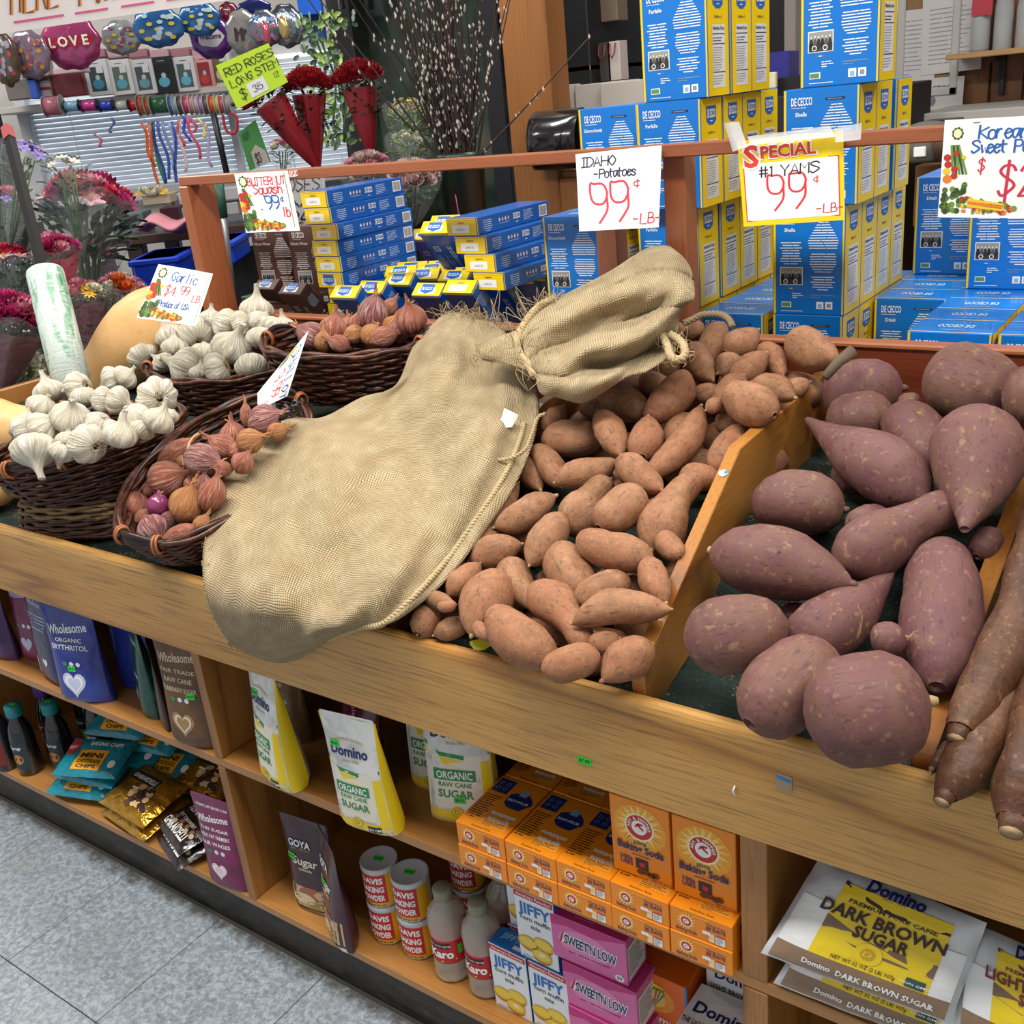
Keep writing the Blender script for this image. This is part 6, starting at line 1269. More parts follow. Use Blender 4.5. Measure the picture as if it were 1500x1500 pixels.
def darkbottle(x, y, label, capc, rz=0, h=.19, body='#15181c'):
    o = thing('dark_bottle', label, 'bottle', trs((x, y, ZB), rz), 'dark bottles with coloured caps'); r = .03; mb = MB(); mb.lathe([(r*.9, 0), (r, .004), (r, h*.55), (r*.85, h*.68), (r*.5, h*.82), (r*.45, h*.86)], 28, M(body, .15, coat=.6)); S = lambda P, off: np.stack([(r+off)*np.sin(P[:, 0]/r), -(r+off)*np.cos(P[:, 0]/r), P[:, 1]], 1); a = Art(); a.rect(-.026, .02, .026, h*.5, M('#7a2a20' if capc.startswith('#5') else '#233a40', .5), 1, 6, 1); a.disc(0, .05, .014, .014, M('#c9803a', .5), 2, 12); a.text('Syrup', 0, .078, .009, WHT, 2, 'c', .02); a.put(mb, S); mb.build('bottle_body', o)
    c = MB(); c.lathe([(r*.62, h*.84), (r*.66, h*.85), (r*.66, h*.98), (r*.6, h), (.0001, h)], 24, M(capc, .4)); cc = c.build('cap', o); t = Art(); t.rect(-.009, -.005, .009, .005, TAGG, 1); m = MB(); t.put(m, S_top(h)); m.build('price_sticker', cc)
for x, y, c, lb in ((-2.335, 1.01, '#1d7f86', 'dark bottle with teal cap nearest the shelf edge at the left'), (-2.26, 1.06, '#1d7f86', 'dark bottle with teal cap, second one beside the teal packets'), (-2.41, .99, '#56308a', 'dark bottle with purple cap at the left frame edge'), (-2.36, 1.10, '#56308a', 'dark bottle with purple cap standing in the rear row'), (-2.20, 1.13, '#1d6a70', 'dark bottle with dark teal cap behind the others'), (-2.285, 1.16, '#23343a', 'dark bottle in the rear row with a nearly black cap')): darkbottle(x, y, lb, c, .3)

# ---- pillow bags given by their four corners
def pillow(name, label, C, th, mat, art=None, cat='packet', group=None, under=.35, seed=0, crimp=True, gloss=None):
    """C: TL TR BR BL world corners of the upper seam plane"""
    TL, TR, BR, BL = [np.asarray(c, float) for c in C]; o0 = (TL+TR+BR+BL)/4; w_ = np.linalg.norm(BR-BL); h_ = np.linalg.norm(TL-BL); ex = (BR-BL)/w_; n = np.cross(TR-BL, TL-BL); n = np.cross(BR-BL, TL-BL); n /= np.linalg.norm(n)
    def SS(P, off, sg=1):
        u, v = P[:, 0:1], P[:, 1:2]; base = BL*(1-u)*(1-v)+BR*u*(1-v)+TR*u*v+TL*(1-u)*v; k = np.clip(1-np.abs(2*u-1)**3.2, 0, 1)*np.clip(1-np.abs(2*v-1)**3.2, 0, 1)
        wr = fnoise(base, seed, 50, 4)[:, None]*.0022+fnoise(base, seed+5, 120, 3)[:, None]*.0008*(1.6-k)
        return base-o0+n*(sg*(th*(k**.6)*(1 if sg > 0 else under)+off)+wr)
    m_ = MB(); g_ = 22; X = np.linspace(0, 1, g_+1); PP = np.array([(x, y) for y in X for x in X]); A = SS(PP, 0).reshape(g_+1, g_+1, 3); B = SS(PP, .0006, -1).reshape(g_+1, g_+1, 3); m_.grid(A.transpose(1, 0, 2)[::1], mat); m_.grid(B, mat)
    if art: art.put(m_, lambda P, off: SS(P, off*1.6+.0006))
    return tag(m_.build(name, None, trs(o0)), label, cat, group)
def Rg(a, x0, y0, x1, y1, mat, ly=1): return a.rect(x0, y0, x1, y1, mat, ly, 12, 8)
FILM = foil('silvery_white_sugar_wrap', '#d9dbdd', .22, 0, .4, .5, 14); BRS = foil('clear_wrap_over_brown_sugar', '#8f7257', .25, 0, .5, .6, 30)
def dbs(t2='DARK BROWN', col='#3a1c20'):
    INK = M(col, .5); a = Art(); Rg(a, .04, .02, .97, .20, M('#8f7257', .3, coat=.5), 1); Rg(a, .23, .20, .86, .88, YELB, 2); Rg(a, .04, .2, .23, .66, M('#eeeeec', .4), 1); Rg(a, .86, .2, .97, .66, M('#eeeeec', .4), 1)
    a.poly([(.23, .90), (.4, .82), (.55, .78), (.86, .80), (.86, .775), (.55, .75), (.4, .79), (.23, .87)], INK, 3); a.poly([(.23, .46), (.4, .40), (.5, .35), (.62, .36), (.86, .36), (.86, .49), (.65, .47), (.5, .47), (.4, .51), (.23, .58)], M('#7f664e', .5), 3)
    a.disc(.52, .36, .075, .10, YELB, 4, 20); a.disc(.52, .36, .04, .055, M('#c9a02c', .4), 5, 18); a.text('D', .52, .335, .05, YELB, 6, 'c', .02)
    a.text('Domino', .52, .885, .10, DNAV, 4, 'c', .04, fit=.34); a.text('since 1901', .52, .86, .022, M('#9a8a60', .5), 4, 'c', .01); a.text('PREMIUM PURE CANE', .55, .735, .035, INK, 4, 'c', .02, fit=.5); a.text(t2, .52, .60, .105, INK, 6, 'c', .03, fit=.70); a.text('SUGAR', .55, .475, .10, INK, 6, 'c', .03, fit=.30)
    a.text('NET WT 32 OZ (2 LB) 907g', .52, .225, .035, M('#5a4a20', .5), 4, 'c', .015, fit=.34); Rg(a, .74, .215, .84, .30, M('#35525a', .5), 4); a.text('NON GMO', .79, .24, .022, WHT, 5); a.text('Domino', .30, .08, .05, WHT, 3, 'c', .03, fit=.16); a.text('DARK BROWN SUGAR' if t2.startswith('DARK') else 'LIGHT BROWN SUGAR', .66, .07, .055, WHT, 3, 'c', .03, fit=.50); return a
def q4(*p): return [at(x, y, Z=z) for x, y, z in p]
C1 = q4((1203, 1252, .615), (1446, 1352, .615), (1392, 1500, .50), (1114, 1396, .50)); pillow('brown_sugar_bag', 'large dark brown sugar bag, top of the pile in the right bay', C1, .022, FILM, dbs(), 'sugar bag', 'flat brown sugar bags', seed=1)
C2 = [c+np.array([.012, .012, -.055]) for c in C1]; pillow('brown_sugar_bag', 'dark brown sugar bag directly under the top one', C2, .02, FILM, dbs(), 'sugar bag', 'flat brown sugar bags', seed=2)
C3 = q4((1420, 1350, .60), (1640, 1440, .60), (1640, 1600, .50), (1398, 1500, .50)); pillow('brown_sugar_bag', 'light brown sugar bag at the right edge of the photograph', C3, .02, FILM, dbs('LIGHT BROWN', '#7a2a30'), 'sugar bag', 'flat brown sugar bags', seed=3)
TEAL = foil('teal_baking_chip_film', '#128a9c', .25, 0, .7, .5, 40); GOLD = foil('gold_foil', '#c9962c', .22, .75, .9, .3, 40); CHOC = foil('dark_cacao_film', '#2a1a18', .25, 0, .8, .5, 40)
a = Art(); Rg(a, .28, .12, .72, .62, M('#f2a81c', .4), 1); a.text('MINI', .5, .42, .12, BLK, 2, 'c', .03); a.text('CHOCOLATE', .5, .28, .09, BLK, 2, 'c', .03, fit=.36); a.text('CHIPS', .5, .16, .08, BLK, 2, 'c', .03); a.disc(.12, .7, .10, .2, REDL, 1, 16); a.text('ENJOY', .12, .66, .07, WHT, 2, 'c', .03, fit=.14); a.text('BAKING CHIPS', .62, .74, .1, WHT, 2, 'c', .03, fit=.5); a.disc(.86, .3, .05, .1, WHT, 1, 12); teal_a = a
tl = [(-2.11, 1.03, .138, .3), (-2.09, 1.05, .170, .22), (-2.075, 1.04, .20, .38), (-2.06, 1.14, .175, .15), (-2.02, 1.17, .205, .25), (-1.93, 1.14, .125, .1), (-1.96, 1.16, .155, .2), (-2.10, 1.15, .235, .3)]
for k, (x, y, z, rz) in enumerate(tl):
    c, s_ = math.cos(rz), math.sin(rz); C = [np.array([x+u*c-v*s_, y+u*s_+v*c, z+(v)*.25]) for u, v in ((-.085, .055), (.085, .055), (.085, -.055), (-.085, -.055))]
    pillow('baking_chip_bag', 'teal baking chip bag, %s' % ('front of the pile, lowest', 'front of the pile, second up', 'front of the pile, on top', 'rear of the pile, lower', 'rear of the pile, upper', 'nearest the gold bags, lower', 'nearest the gold bags, upper', 'rearmost and highest on the pile')[k], C, .014, TEAL, teal_a, 'packet', 'teal baking chip bags', seed=10+k)
a = Art(); Rg(a, .12, .62, .66, .80, M('#1c1c24', .4), 1); a.text('GHIRARDELLI', .39, .66, .09, WHT, 2, 'c', .02, fit=.48)
rr = random.Random(9)
for k in range(26): a.disc(.62+rr.uniform(-.2, .22), .40+rr.uniform(-.2, .2), .05, .06, M(('#5a3420', '#caa070', '#e0bd88', '#3a2014')[k % 4], .5), 2+k % 4, 8)
Rg(a, .34, .46, .46, .50, WHT, 3); gold_a = a
for k, (x, y, z, rz, lb) in enumerate(((-1.90, 1.035, .128, -.1, 'gold foil chocolate bag in front, lower of the pair'), (-1.905, 1.04, .158, -.06, 'gold foil chocolate bag in front, upper of the pair'), (-1.83, 1.17, .15, 0., 'gold foil chocolate bag lying behind the front pair'), (-1.815, 1.17, .12, .05, 'gold foil chocolate bag under the rear one'))):
    c, s_ = math.cos(rz), math.sin(rz); C = [np.array([x+u*c-v*s_, y+u*s_+v*c, z+v*.2]) for u, v in ((-.09, .065), (.09, .065), (.09, -.065), (-.09, -.065))]; pillow('chocolate_bag', lb, C, .015, GOLD, gold_a, 'packet', 'gold chocolate bags', seed=30+k)
a = Art(); a.text('GHIRARDELLI', .45, .12, .16, WHT, 2, 'c', .03, fit=.7); a.text('72% CACAO', .5, .58, .14, WHT, 2, 'c', .02, fit=.5); a.text('BITTERSWEET', .5, .4, .06, CRM, 2, 'c', .01)
for k in range(12): a.disc(.2+.06*k, .3+.05*math.sin(k*2), .05, .05, M(('#4a2c20', '#7a5a44', '#c0a484')[k % 3], .4), 1+k % 3, 7)
for k, (x, y, z, rz, lb) in enumerate(((-1.72, 1.02, .122, -.35, 'dark cacao chocolate bag beside the magenta pouch, lower'), (-1.725, 1.035, .15, -.30, 'dark cacao chocolate bag beside the magenta pouch, upper'), (-1.66, 1.16, .135, -.2, 'dark cacao chocolate bag behind the magenta pouch'))):
    c, s_ = math.cos(rz), math.sin(rz); C = [np.array([x+u*c-v*s_, y+u*s_+v*c, z+v*.15]) for u, v in ((-.07, .06), (.07, .06), (.07, -.06), (-.07, -.06))]; pillow('chocolate_bag', lb, C, .014, CHOC, a, 'packet', 'dark chocolate bags', seed=40+k)
# stickers and staple on the woodwork
def flat_sticker(name, label, px, w_, h_, mat, dep, art=None, cat='sticker', rz=0):
    q = at(*px, **dep); return sign(name, label, [(px[0]-w_/2, px[1]-h_/2), (px[0]+w_/2, px[1]-h_/2+w_*.3), (px[0]+w_/2, px[1]+h_/2+w_*.3), (px[0]-w_/2, px[1]+h_/2)], art or Art(), mat, 0, cat, **dep)
a = Art(); a.text('$7.99', .5, .3, .5, M('#14501a', .5), 2, 'c', .02, fit=.8); flat_sticker('price_sticker', 'green price sticker on the oak board below the yams', (856, 1112), 20, 10, TAGG, {'Y': .9490}, a)
a = Art(); a.poly([(.02, .9), (.98, .8), (.9, .6), (.1, .7)], M('#2a7fb8', .5), 1); flat_sticker('torn_sticker', 'torn blue and grey sticker remnant on the oak board', (1148, 1143), 24, 22, M('#a08c74', .6), {'Y': .9490}, a)
q = at(1077, 1158, Y=.949); mb = MB(); mb.tube([(0, 0, .007), (-.001, -.004, .002), (.001, -.002, -.006)], .0012, WHT, 5); tag(mb.build('white_staple', None, trs(q)), 'bent white plastic staple stuck in the oak board', 'staple')
a = Art(); a.disc(.5, .5, .5, .5, M('#2f8a6a', .5), 1, 24); a.disc(.5, .5, .42, .42, WHT, 2, 24); a.rect(.3, .3, .7, .5, BLK, 3); a.rect(.33, .32, .36, .48, WHT, 4); a.rect(.42, .32, .46, .48, WHT, 4); a.rect(.52, .32, .54, .48, WHT, 4); a.disc(.5, .65, .1, .05, M('#e3c02c', .5), 3, 10)
a_ = np.array([-.2225, 1.146, 0]); 
def divS(u, v): return None
T_ = at(1428, 866, X=-.221); mb = MB(); a.put(mb, lambda P, o: np.stack([(P[:, 0]-.5)*.024, (P[:, 1]-.5)*.030, np.full(len(P), o)], 1)); tag(mb.build('round_sticker', None, Matrix.Translation((-.2205, 1.16, 1.16*.4286+.4262+.0022-.0)) @ Matrix.Rotation(math.atan(.4286), 4, 'X')), 'round green and white produce sticker on the right divider edge', 'sticker')
mb = MB(); a = Art(); a.disc(0, 0, .007, .006, M('#bcd8e8', .5), 1, 9, .1); a.disc(.004, .002, .003, .003, M('#2a7fb8', .5), 2, 8); a.put(mb, S_top(0)); tag(mb.build('peeled_sticker', None, Matrix.Translation((-.565, 1.235, .866+.6346*(1.235-.973)+.001)) @ Matrix.Rotation(math.atan(.6346), 4, 'X')), 'half peeled blue sticker on the middle divider edge', 'sticker')
# ---------------------------------------------------------------- the shop behind the stand
HN = np.array([-math.sin(math.radians(37.03)), math.cos(math.radians(37.03)), 0.]); HR = np.array([HN[1], -HN[0], 0.])
def ah(px, py, h): d = ray(px, py); return CAM+d*(h/(d @ HN))
RZ = math.radians(37.03)
def spanX(px0, px1, py, **k):
    if 'h' in k: return float((ah(px1, py, k['h'])-ah(px0, py, k['h'])) @ HR)
    return float((at(px1, py, **k)-at(px0, py, **k))[0])
def panel_box(name, label, px0, py0, px1, py1, dep, depth, mat, cat='box', group=None, b=.003, art=None, parent=None, kind=None, build=True):
    """upright box whose front face covers the given pixel span; dep is {'h':..} (florist wall direction) or {'Y':..}"""
    f = (lambda x, y: ah(x, y, dep['h'])) if 'h' in dep else (lambda x, y: at(x, y, **dep)); e = HR if 'h' in dep else np.array([1., 0, 0])
    pc, pw = f((px0+px1)/2, py1), f((px0+px1)/2, py0); W = abs(float((f(px1, (py0+py1)/2)-f(px0, (py0+py1)/2)) @ e)); H = pw[2]-pc[2]
    mb = MB(); mb.box(-W/2, W/2, 0, depth, 0, H, mat, b)
    if art: art(W, H).put(mb, S_front(0))
    o = mb.build(name, parent, trs(pc, RZ if 'h' in dep else 0)); tag(o, label, cat, group, kind); return o, W, H, pc
def plankmat():
    m = wood('knotty_pine_planks', ['#8a5a30', '#7a4c26', '#5f381a', '#84522a', '#3c2210'], 'Z', .5, .8, 9, .1, .4); return m
PINE = plankmat(); WALLW = M('#c9c6c0', .85); DARKW = M('#23211f', .7)
# structure
mb = MB(); mb.box(-1.2, 2.6, 4.62, 4.72, 0, 3.0, M('#3a2416', .8), .002); wb = struct(mb, 'wall_back')
x = -1.2
k = 0
while x < 2.5:
    w_ = (.105, .135, .12)[k % 3]; mb = MB(); mb.box(0, w_-.006, -.012, 0, 0, 2.99, PINE, .004); mb.build('plank', wb, trs((x, 4.62, 0))); x += w_; k += 1
P0, P1 = ah(-150, 200, 5.1), ah(760, 200, 5.1)
Wl = np.linalg.norm((P1-P0)[:2]); T0 = trs((P0[0], P0[1], 0), RZ)
mb = MB(); mb.box(-1.5, Wl, 0, .1, 0, 3.0, WALLW, .002); struct(mb, 'wall_left', T0)
mb = MB(); mb.box(-7, 3, -1.8, 7, 3.0, 3.1, M('#d9d8d4', .9), .002); struct(mb, 'ceiling')
mb = MB(); mb.box(2.6, 2.7, -1.8, 6, 0, 3.0, WALLW, .002); struct(mb, 'wall_right')
# window with venetian blinds (daylight behind)
zt, zb = ah(250, 150, 5.05)[2], ah(250, 268, 5.05)[2]; xa, xb = ah(60, 220, 5.05), ah(520, 220, 5.05); Ww = float((xb-xa) @ HR)
Tw = trs((xa[0], xa[1], zb), RZ); wn = MB(); Hh = zt-zb+.15
wn.box(0, Ww, .012, .016, 0, Hh, M('#dfe9f2', .3, emit=.8, name='bright_daylight_pane'), .001); win = struct(wn, 'window_1', Tw)
fr = MB(); 
for x0, x1, z0, z1 in ((-.05, Ww+.05, -.06, 0), (-.05, 0, -.06, Hh), (Ww, Ww+.05, -.06, Hh), (Ww*.62, Ww*.64, 0, Hh)): fr.box(x0, x1, -.05, .03, z0, z1, M('#b9bcc2', .5), .003)
tag(fr.build('window_frame', win), kind=None)
sl = MB(); nsl = int(Hh/.021); SLW = M('#dadee4', .45, name='white_blind_slat'); SLW.node_tree.nodes['Principled BSDF'].inputs['Transmission Weight'].default_value = 0
for k in range(nsl):
    z = k*.021; th = .85
    sl.add([(0, -.012*math.cos(th), z-.012*math.sin(th)), (Ww, -.012*math.cos(th), z-.012*math.sin(th)), (Ww, .010*math.cos(th), z+.011*math.sin(th)), (0, .010*math.cos(th), z+.011*math.sin(th))], [(0, 1, 2, 3)], SLW)
tag(sl.build('blind_slats', win), kind='stuff')
mb = MB()
for q in (.12, .35, .58, .8): mb.tube([(Ww*q, -.014, 0), (Ww*q, -.014, Hh)], .0015, WHT, 4)
tag(mb.build('blind_cords', win), kind='stuff')
# dark glass doors of the flower cooler
mb = MB(); gm, nt, gb = newmat('dark_glass_painted_reflections'); v = coords(nt); L(nt, ramp(nt, noise(nt, v, 3, 4), [(.4, '#10160f'), (.6, '#2b3a2a'), (.7, '#4a4a3a')]), gb.inputs['Base Color']); gb.inputs['Roughness'].default_value = .12  # green and beige reflections are painted into the glass colour as mottling
pa = at(505, 200, Y=3.35); pb = at(760, 200, Y=3.35); mb.box(0, float(pb[0]-pa[0]), 0, .02, 0, 2.3, gm, .003); cool = struct(mb, 'door_1', trs((pa[0], 3.35, .5)))
for p0, p1, nm in ((505, 530, 0), (715, 742, 1)):
    a0, a1 = at(p0, 100, Y=3.33), at(p1, 100, Y=3.33); m2 = MB(); m2.box(a0[0]-pa[0], a1[0]-pa[0], -.05, 0, 0, 2.3, M('#17171a', .35), .004); m2.build('door_frame', cool)
m2 = MB(); q = at(508, 5, Y=3.3); m2.tube([(q[0]-pa[0], -.08, q[2]-.5+.25), (q[0]-pa[0]+.004, -.085, q[2]-.5-.02)], .012, M('#c9ccd0', .25, 1), 8); m2.build('door_handle', cool)
# wooden post and panelled cabinet run
mb = MB(); p0, p1 = at(729, 0, Y=3.12), at(797, 0, Y=3.12); HPINE = wood('honey_wood_post', ['#96622c', '#855423', '#6c4018', '#8c5826', '#4e2c10'], 'Z', .4, .7, 6, .2, .3)
mb.box(0, float(p1[0]-p0[0]), 0, .12, 0, 3.0, HPINE, .004); struct(mb, 'trim_1', trs((p0[0], 3.12, 0)))
def mk(name, label, cat, **k): pass
o, W, H, pc = panel_box('wooden_cabinet', 'honey wood cabinet below the black towel dispenser', 793, 249, 905, 420, {'Y': 3.14}, .3, HPINE, 'cabinet'); m = MB(); m.box(-W/2+.02, W/2-.02, -.012, 0, H*.25, H-.02, HPINE, .006); m.build('cabinet_door', o)
t = thing('towel_dispenser', 'black glossy paper towel dispenser on the honey wood post', 'dispenser', trs(at(824, 246, Y=3.10))); W = spanX(789, 860, 200, Y=3.1); H = float(at(820, 160, Y=3.1)[2]-at(820, 246, Y=3.1)[2])
m = MB(); m.grid(np.array([[(-W/2+W*u, -.10*math.sin(math.pi*min(1, .08+v*.92))**.5*(1-.35*abs(2*u-1)**4)-.0, H*v) for u in np.linspace(0, 1, 13)] for v in np.linspace(0, 1, 17)]).transpose(1, 0, 2)[::-1], M('#141416', .18, coat=.5)); m.box(-W/2, W/2, -.02, .03, 0, H, M('#141416', .3), .01); m.build('dispenser_cover', t); m = MB(); m.box(-W*.25, W*.12, -.105, -.095, .035, .045, M('#9a9a9a', .4), .003); m.build('slot', t)
NICHE = {'Y': 3.6}
o, W, H, pc = panel_box('shelf_unit', 'dark open shelf unit behind the centre pasta tower', 796, -60, 945, 180, {'Y': 3.95}, .05, M('#1d1a1a', .6), 'shelf'); m = MB(); m.box(-W/2, W/2, -.4, 0, H-.405, H-.385, HPINE, .003); m.build('shelf_board', o)
m = MB(); m.box(-W/2, W/2, -.35, 0, 0, .02, HPINE, .003); m.build('shelf_board', o); m = MB(); m.box(W/2-.15, W/2, -.4, 0, 0, H, M('#131315', .5), .004); m.build('side_panel', o)
for k, (x0, y0, x1, y1, c, lb) in enumerate(((797, 57, 818, 122, '#b5545c', 'red-pink paper gift bag on the shelf, first beside the post'), (815, 55, 843, 122, '#bcb3ae', 'pale grey paper gift bag on the dark shelf'), (843, 57, 874, 122, '#c25e62', 'coral paper gift bag right of the pale one'), (875, 62, 896, 120, '#4a4643', 'dark paper gift bag on the shelf'), (892, 60, 910, 118, '#c9beb6', 'narrow cream paper gift bag by the pasta tower'))):
    t_, W, H, pc = panel_box('gift_bag', lb, x0, y0, x1, y1, {'Y': 3.62}, .06, M(c, .6), 'bag', 'paper gift bags on the dark shelf', .002); m = MB(); m.tube([(-W*.22, -.004, H*.95), (-W*.2, -.012, H*.7), (0, -.014, H*.58), (W*.2, -.012, H*.7), (W*.22, -.004, H*.95)], .003, M('#8a3a44', .6), 5); m.build('handle_cord', t_)
for k, (x0, y0, x1, y1, c) in enumerate(((796, -10, 818, 32, '#c9c2bd'), (818, -10, 840, 32, '#b5bcc0'), (841, -10, 872, 32, '#c9c2bd'), (872, -10, 905, 32, '#7a6a5a'))): panel_box('gift_box', ('cream', 'pale blue', 'ivory', 'brown')[k]+' gift box on the upper dark shelf, %s' % nth(k), x0, y0, x1, y1, {'Y': 3.65}, .08, M(c, .6), 'box', 'gift boxes on the upper shelf')
panel_box('maroon_box', 'long maroon box lying above the gift bags', 797, 40, 870, 56, {'Y': 3.64}, .07, M('#6a1422', .5), 'box')
for k, (x0, y0, x1, y1) in enumerate(((802, 125, 843, 163), (843, 121, 916, 160), (880, 119, 945, 158))): panel_box('white_carton', 'white carton under the gift bags, %s' % ('leftmost', 'middle', 'rightmost')[k], x0, y0, x1, y1, {'Y': 3.5-.03*k}, .12, M('#bdb6ae', .7), 'carton', 'white cartons under the gift bags')
# between the pasta towers
panel_box('dark_cabinet', 'black cabinet visible between the two pasta towers', 1055, -60, 1150, 135, {'Y': 4.2}, .3, M('#151416', .5), 'cabinet'); panel_box('vertical_pipe', 'pale vertical pipe casing between the pasta towers', 1148, -60, 1165, 112, {'Y': 4.1}, .06, M('#8c8580', .5), 'pipe')
a_ = lambda W, H: Art().rect(W*.0, H*.05, W*.5, H*.3, M('#e6e04a', .5), 1).text('BOX', 0, H*.4, H*.2, WHT, 2, 'c', .02)
panel_box('purple_box', 'blue and purple box on the counter between the pasta towers', 1121, 76, 1155, 122, {'Y': 3.7}, .1, M('#2b2a80', .4), 'box'); panel_box('yellow_notepad', 'yellow and white notepad leaning on the purple box', 1121, 106, 1136, 130, {'Y': 3.6}, .02, M('#d8d4b0', .6), 'notepad'); panel_box('black_printer', 'low black device on the counter between the pasta towers', 1136, 112, 1180, 140, {'Y': 3.65}, .25, M('#1a1a1c', .4), 'device')
q = at(1150, 141, Y=3.6); mb = MB(); mb.box(-.35, .35, 0, .5, 0, float(at(1150, 139, Y=3.65)[2])-.002, M('#1c1a1a', .6), .004); tag(mb.build('black_counter', None, trs((q[0], 3.58, 0))), 'tall black counter behind the pasta towers carrying the black device', 'counter')
# cork board, shelf with jars, white counter at the right
o, W, H, pc = panel_box('cork_board', 'white framed notice board on the knotty pine wall', 1310, -30, 1402, 142, {'Y': 4.56}, .02, M('#8a6a4a', .8), 'board')
for x0, x1, z0, z1 in ((-W/2, W/2, 0, .03), (-W/2, W/2, H-.03, H), (-W/2, -W/2+.03, 0, H), (W/2-.03, W/2, 0, H)): m = MB(); m.box(x0, x1, -.015, 0, z0, z1, M('#b9b6b2', .5), .004); m.build('board_frame', o)
PN = []
def paper(x, z, w_, h_, rot, words, big=0):
    m = MB(); a = Art(); a.rect(0, 0, w_, h_, M('#c9c6c4', .7), 1); y = h_*.8
    if words: a.text(words, w_/2, h_*.72, .018, M('#3a3a40', .6), 2, 'c', .02, fit=w_*.75); a.disc(w_/2, h_*.5, .02, .02, M('#7a7a80', .6), 2, 12); a.lines(w_*.12, w_*.88, h_*.36, .012, 3, GREY, 2, 'c', .3)
    else: a.lines(w_*.12, w_*.88, h_*.9, .016, int(h_/.02), GREY, 2, 'l', .25)
    a.put(m, S_front(0)); PN.append(1); m.build('paper_sheet', o, trs((x, -.003-.002*len(PN), z), 0, 0, rot))
paper(-.17, H-.36, .2, .26, 0, ''); paper(-.02, H-.34, .22, .27, -.02, ''); paper(-.1, H-.52, .24, .17, .02, 'SATISFACTORY'); paper(-.06, H-.60, .17, .09, .01, ''); paper(-.19, H-.5, .1, .14, 0, '')
t = thing('wall_shelf', 'narrow wooden wall shelf with black bracket on the pine wall', 'shelf', trs(at(1407, 78, Y=4.56))); m = MB(); m.box(0, .75, -.22, .04, -.02, 0, wood('light_shelf', ['#b58c5c', '#a67d4e', '#8a6238', '#ab8252', '#6a4626'], 'X', .5), .003); m.build('shelf_board', t); m = MB(); m.box(.14, .16, -.16, .04, -.04, -.02, BLK, .002); m.box(.14, .16, .02, .04, -.16, -.02, BLK, .002); m.build('bracket', t)
GLS = M('#c9ced0', .08, alpha=.45, name='clear_jar_glass'); FOILC = M('#c9c9c9', .25, 1)
for k, (px, w_, hh) in enumerate(((1434, 29, 75), (1467, 28, 78), (1500, 30, 60))):
    q = at(px, 76, Y=4.46); W = spanX(px-w_/2, px+w_/2, 60, Y=4.46); t = thing('glass_jar', 'foil-topped glass jar on the wall shelf, %s' % ('left with red tag', 'middle', 'right at the frame edge')[k], 'jar', trs(q+np.array([0, 0, .001])), 'foil-topped jars'); Hj = .24
    m = MB(); m.lathe([(W*.48, 0), (W*.5, .01), (W*.5, Hj*.6), (W*.42, Hj*.78), (W*.4, Hj*.85)], 24, GLS); m.build('jar_body', t); m = MB(); m.lathe([(W*.42, 0), (W*.44, Hj*.45), (.0001, Hj*.46)], 20, M('#8f8f8a', .7)); m.build('jar_filling', t); m = MB(); m.lathe([(W*.52, Hj*.83), (W*.46, Hj*.9), (W*.4, Hj*.96), (.0001, Hj*.98)], 9, FOILC, smooth=False); m.build('foil_lid', t)
    if k == 0: m = MB(); m.box(-.025, .045, -W*.5-.006, -W*.5-.002, Hj*.5, Hj*.82, M('#a82838', .5), .001); m.build('red_tag', t)
panel_box('white_counter', 'pale appliance top behind the right pasta tower', 1330, 155, 1700, 185, {'Y': 4.0}, .5, M('#a8a5a0', .5), 'counter')
panel_box('wooden_counter', 'brown wooden counter low behind the right pasta tower', 1325, 235, 1700, 330, {'Y': 3.6}, .6, PINE, 'counter')
t = thing('rice_cooker', 'grey rounded appliance on the counter beside the sweet potato sign', 'appliance', trs(at(1358, 236, Y=3.5))); m = MB(); m.lathe([(.075, 0), (.085, .012), (.088, .075), (.07, .105), (.03, .115), (.0001, .118)], 28, M('#6a645e', .4)); m.build('appliance_body', t); m = MB(); m.box(-.018, .018, -.092, -.082, .02, .05, WHT, .003); m.build('label_plate', t)
panel_box('dark_appliance', 'dark appliance with round lid beside the grey one', 1352, 176, 1400, 200, {'Y': 3.9}, .1, M('#2a2624', .4), 'appliance')
t = thing('fluted_cups', 'brown fluted cup on the counter at the right', 'cup', trs(at(1385, 236, Y=3.42))); m = MB(); m.lathe([(.03, 0), (.042, .09), (.039, .09), (.028, .004)], 20, M('#5a4030', .5)); m.build('cup_body', t)

# ---------------------------------------------------------------- florist corner
CLR = newmat('clear_cellophane')[0]; _b = CLR.node_tree.nodes['Principled BSDF']; _b.inputs['Base Color'].default_value = srgb('#dfe6ea'); _b.inputs['Roughness'].default_value = .08; _b.inputs['Alpha'].default_value = .10; _b.inputs['Coat Weight'].default_value = .6
bump(CLR.node_tree, _b, noise(CLR.node_tree, coords(CLR.node_tree, (1, 1, 1), 4), 18, 4, .6, 1.5), 1, .02)
def petal(mb, mat, base, d, up, L_, W_, curl, n=3):
    """cupped petal from base along d, bending toward up"""
    d = np.array(d)/np.linalg.norm(d); up = np.array(up)/np.linalg.norm(up); s_ = np.cross(d, up); P = np.zeros((n+1, 3, 3))
    for i in range(n+1):
        t = i/n; w_ = W_*math.sin(math.pi*min(.98, .12+t*.72)); c = base+d*L_*t+up*curl*L_*t*t
        for j in (-1, 0, 1): P[i, j+1] = c+s_*w_*j*.5+up*(abs(j)*.18*W_)
    mb.grid(P, mat)
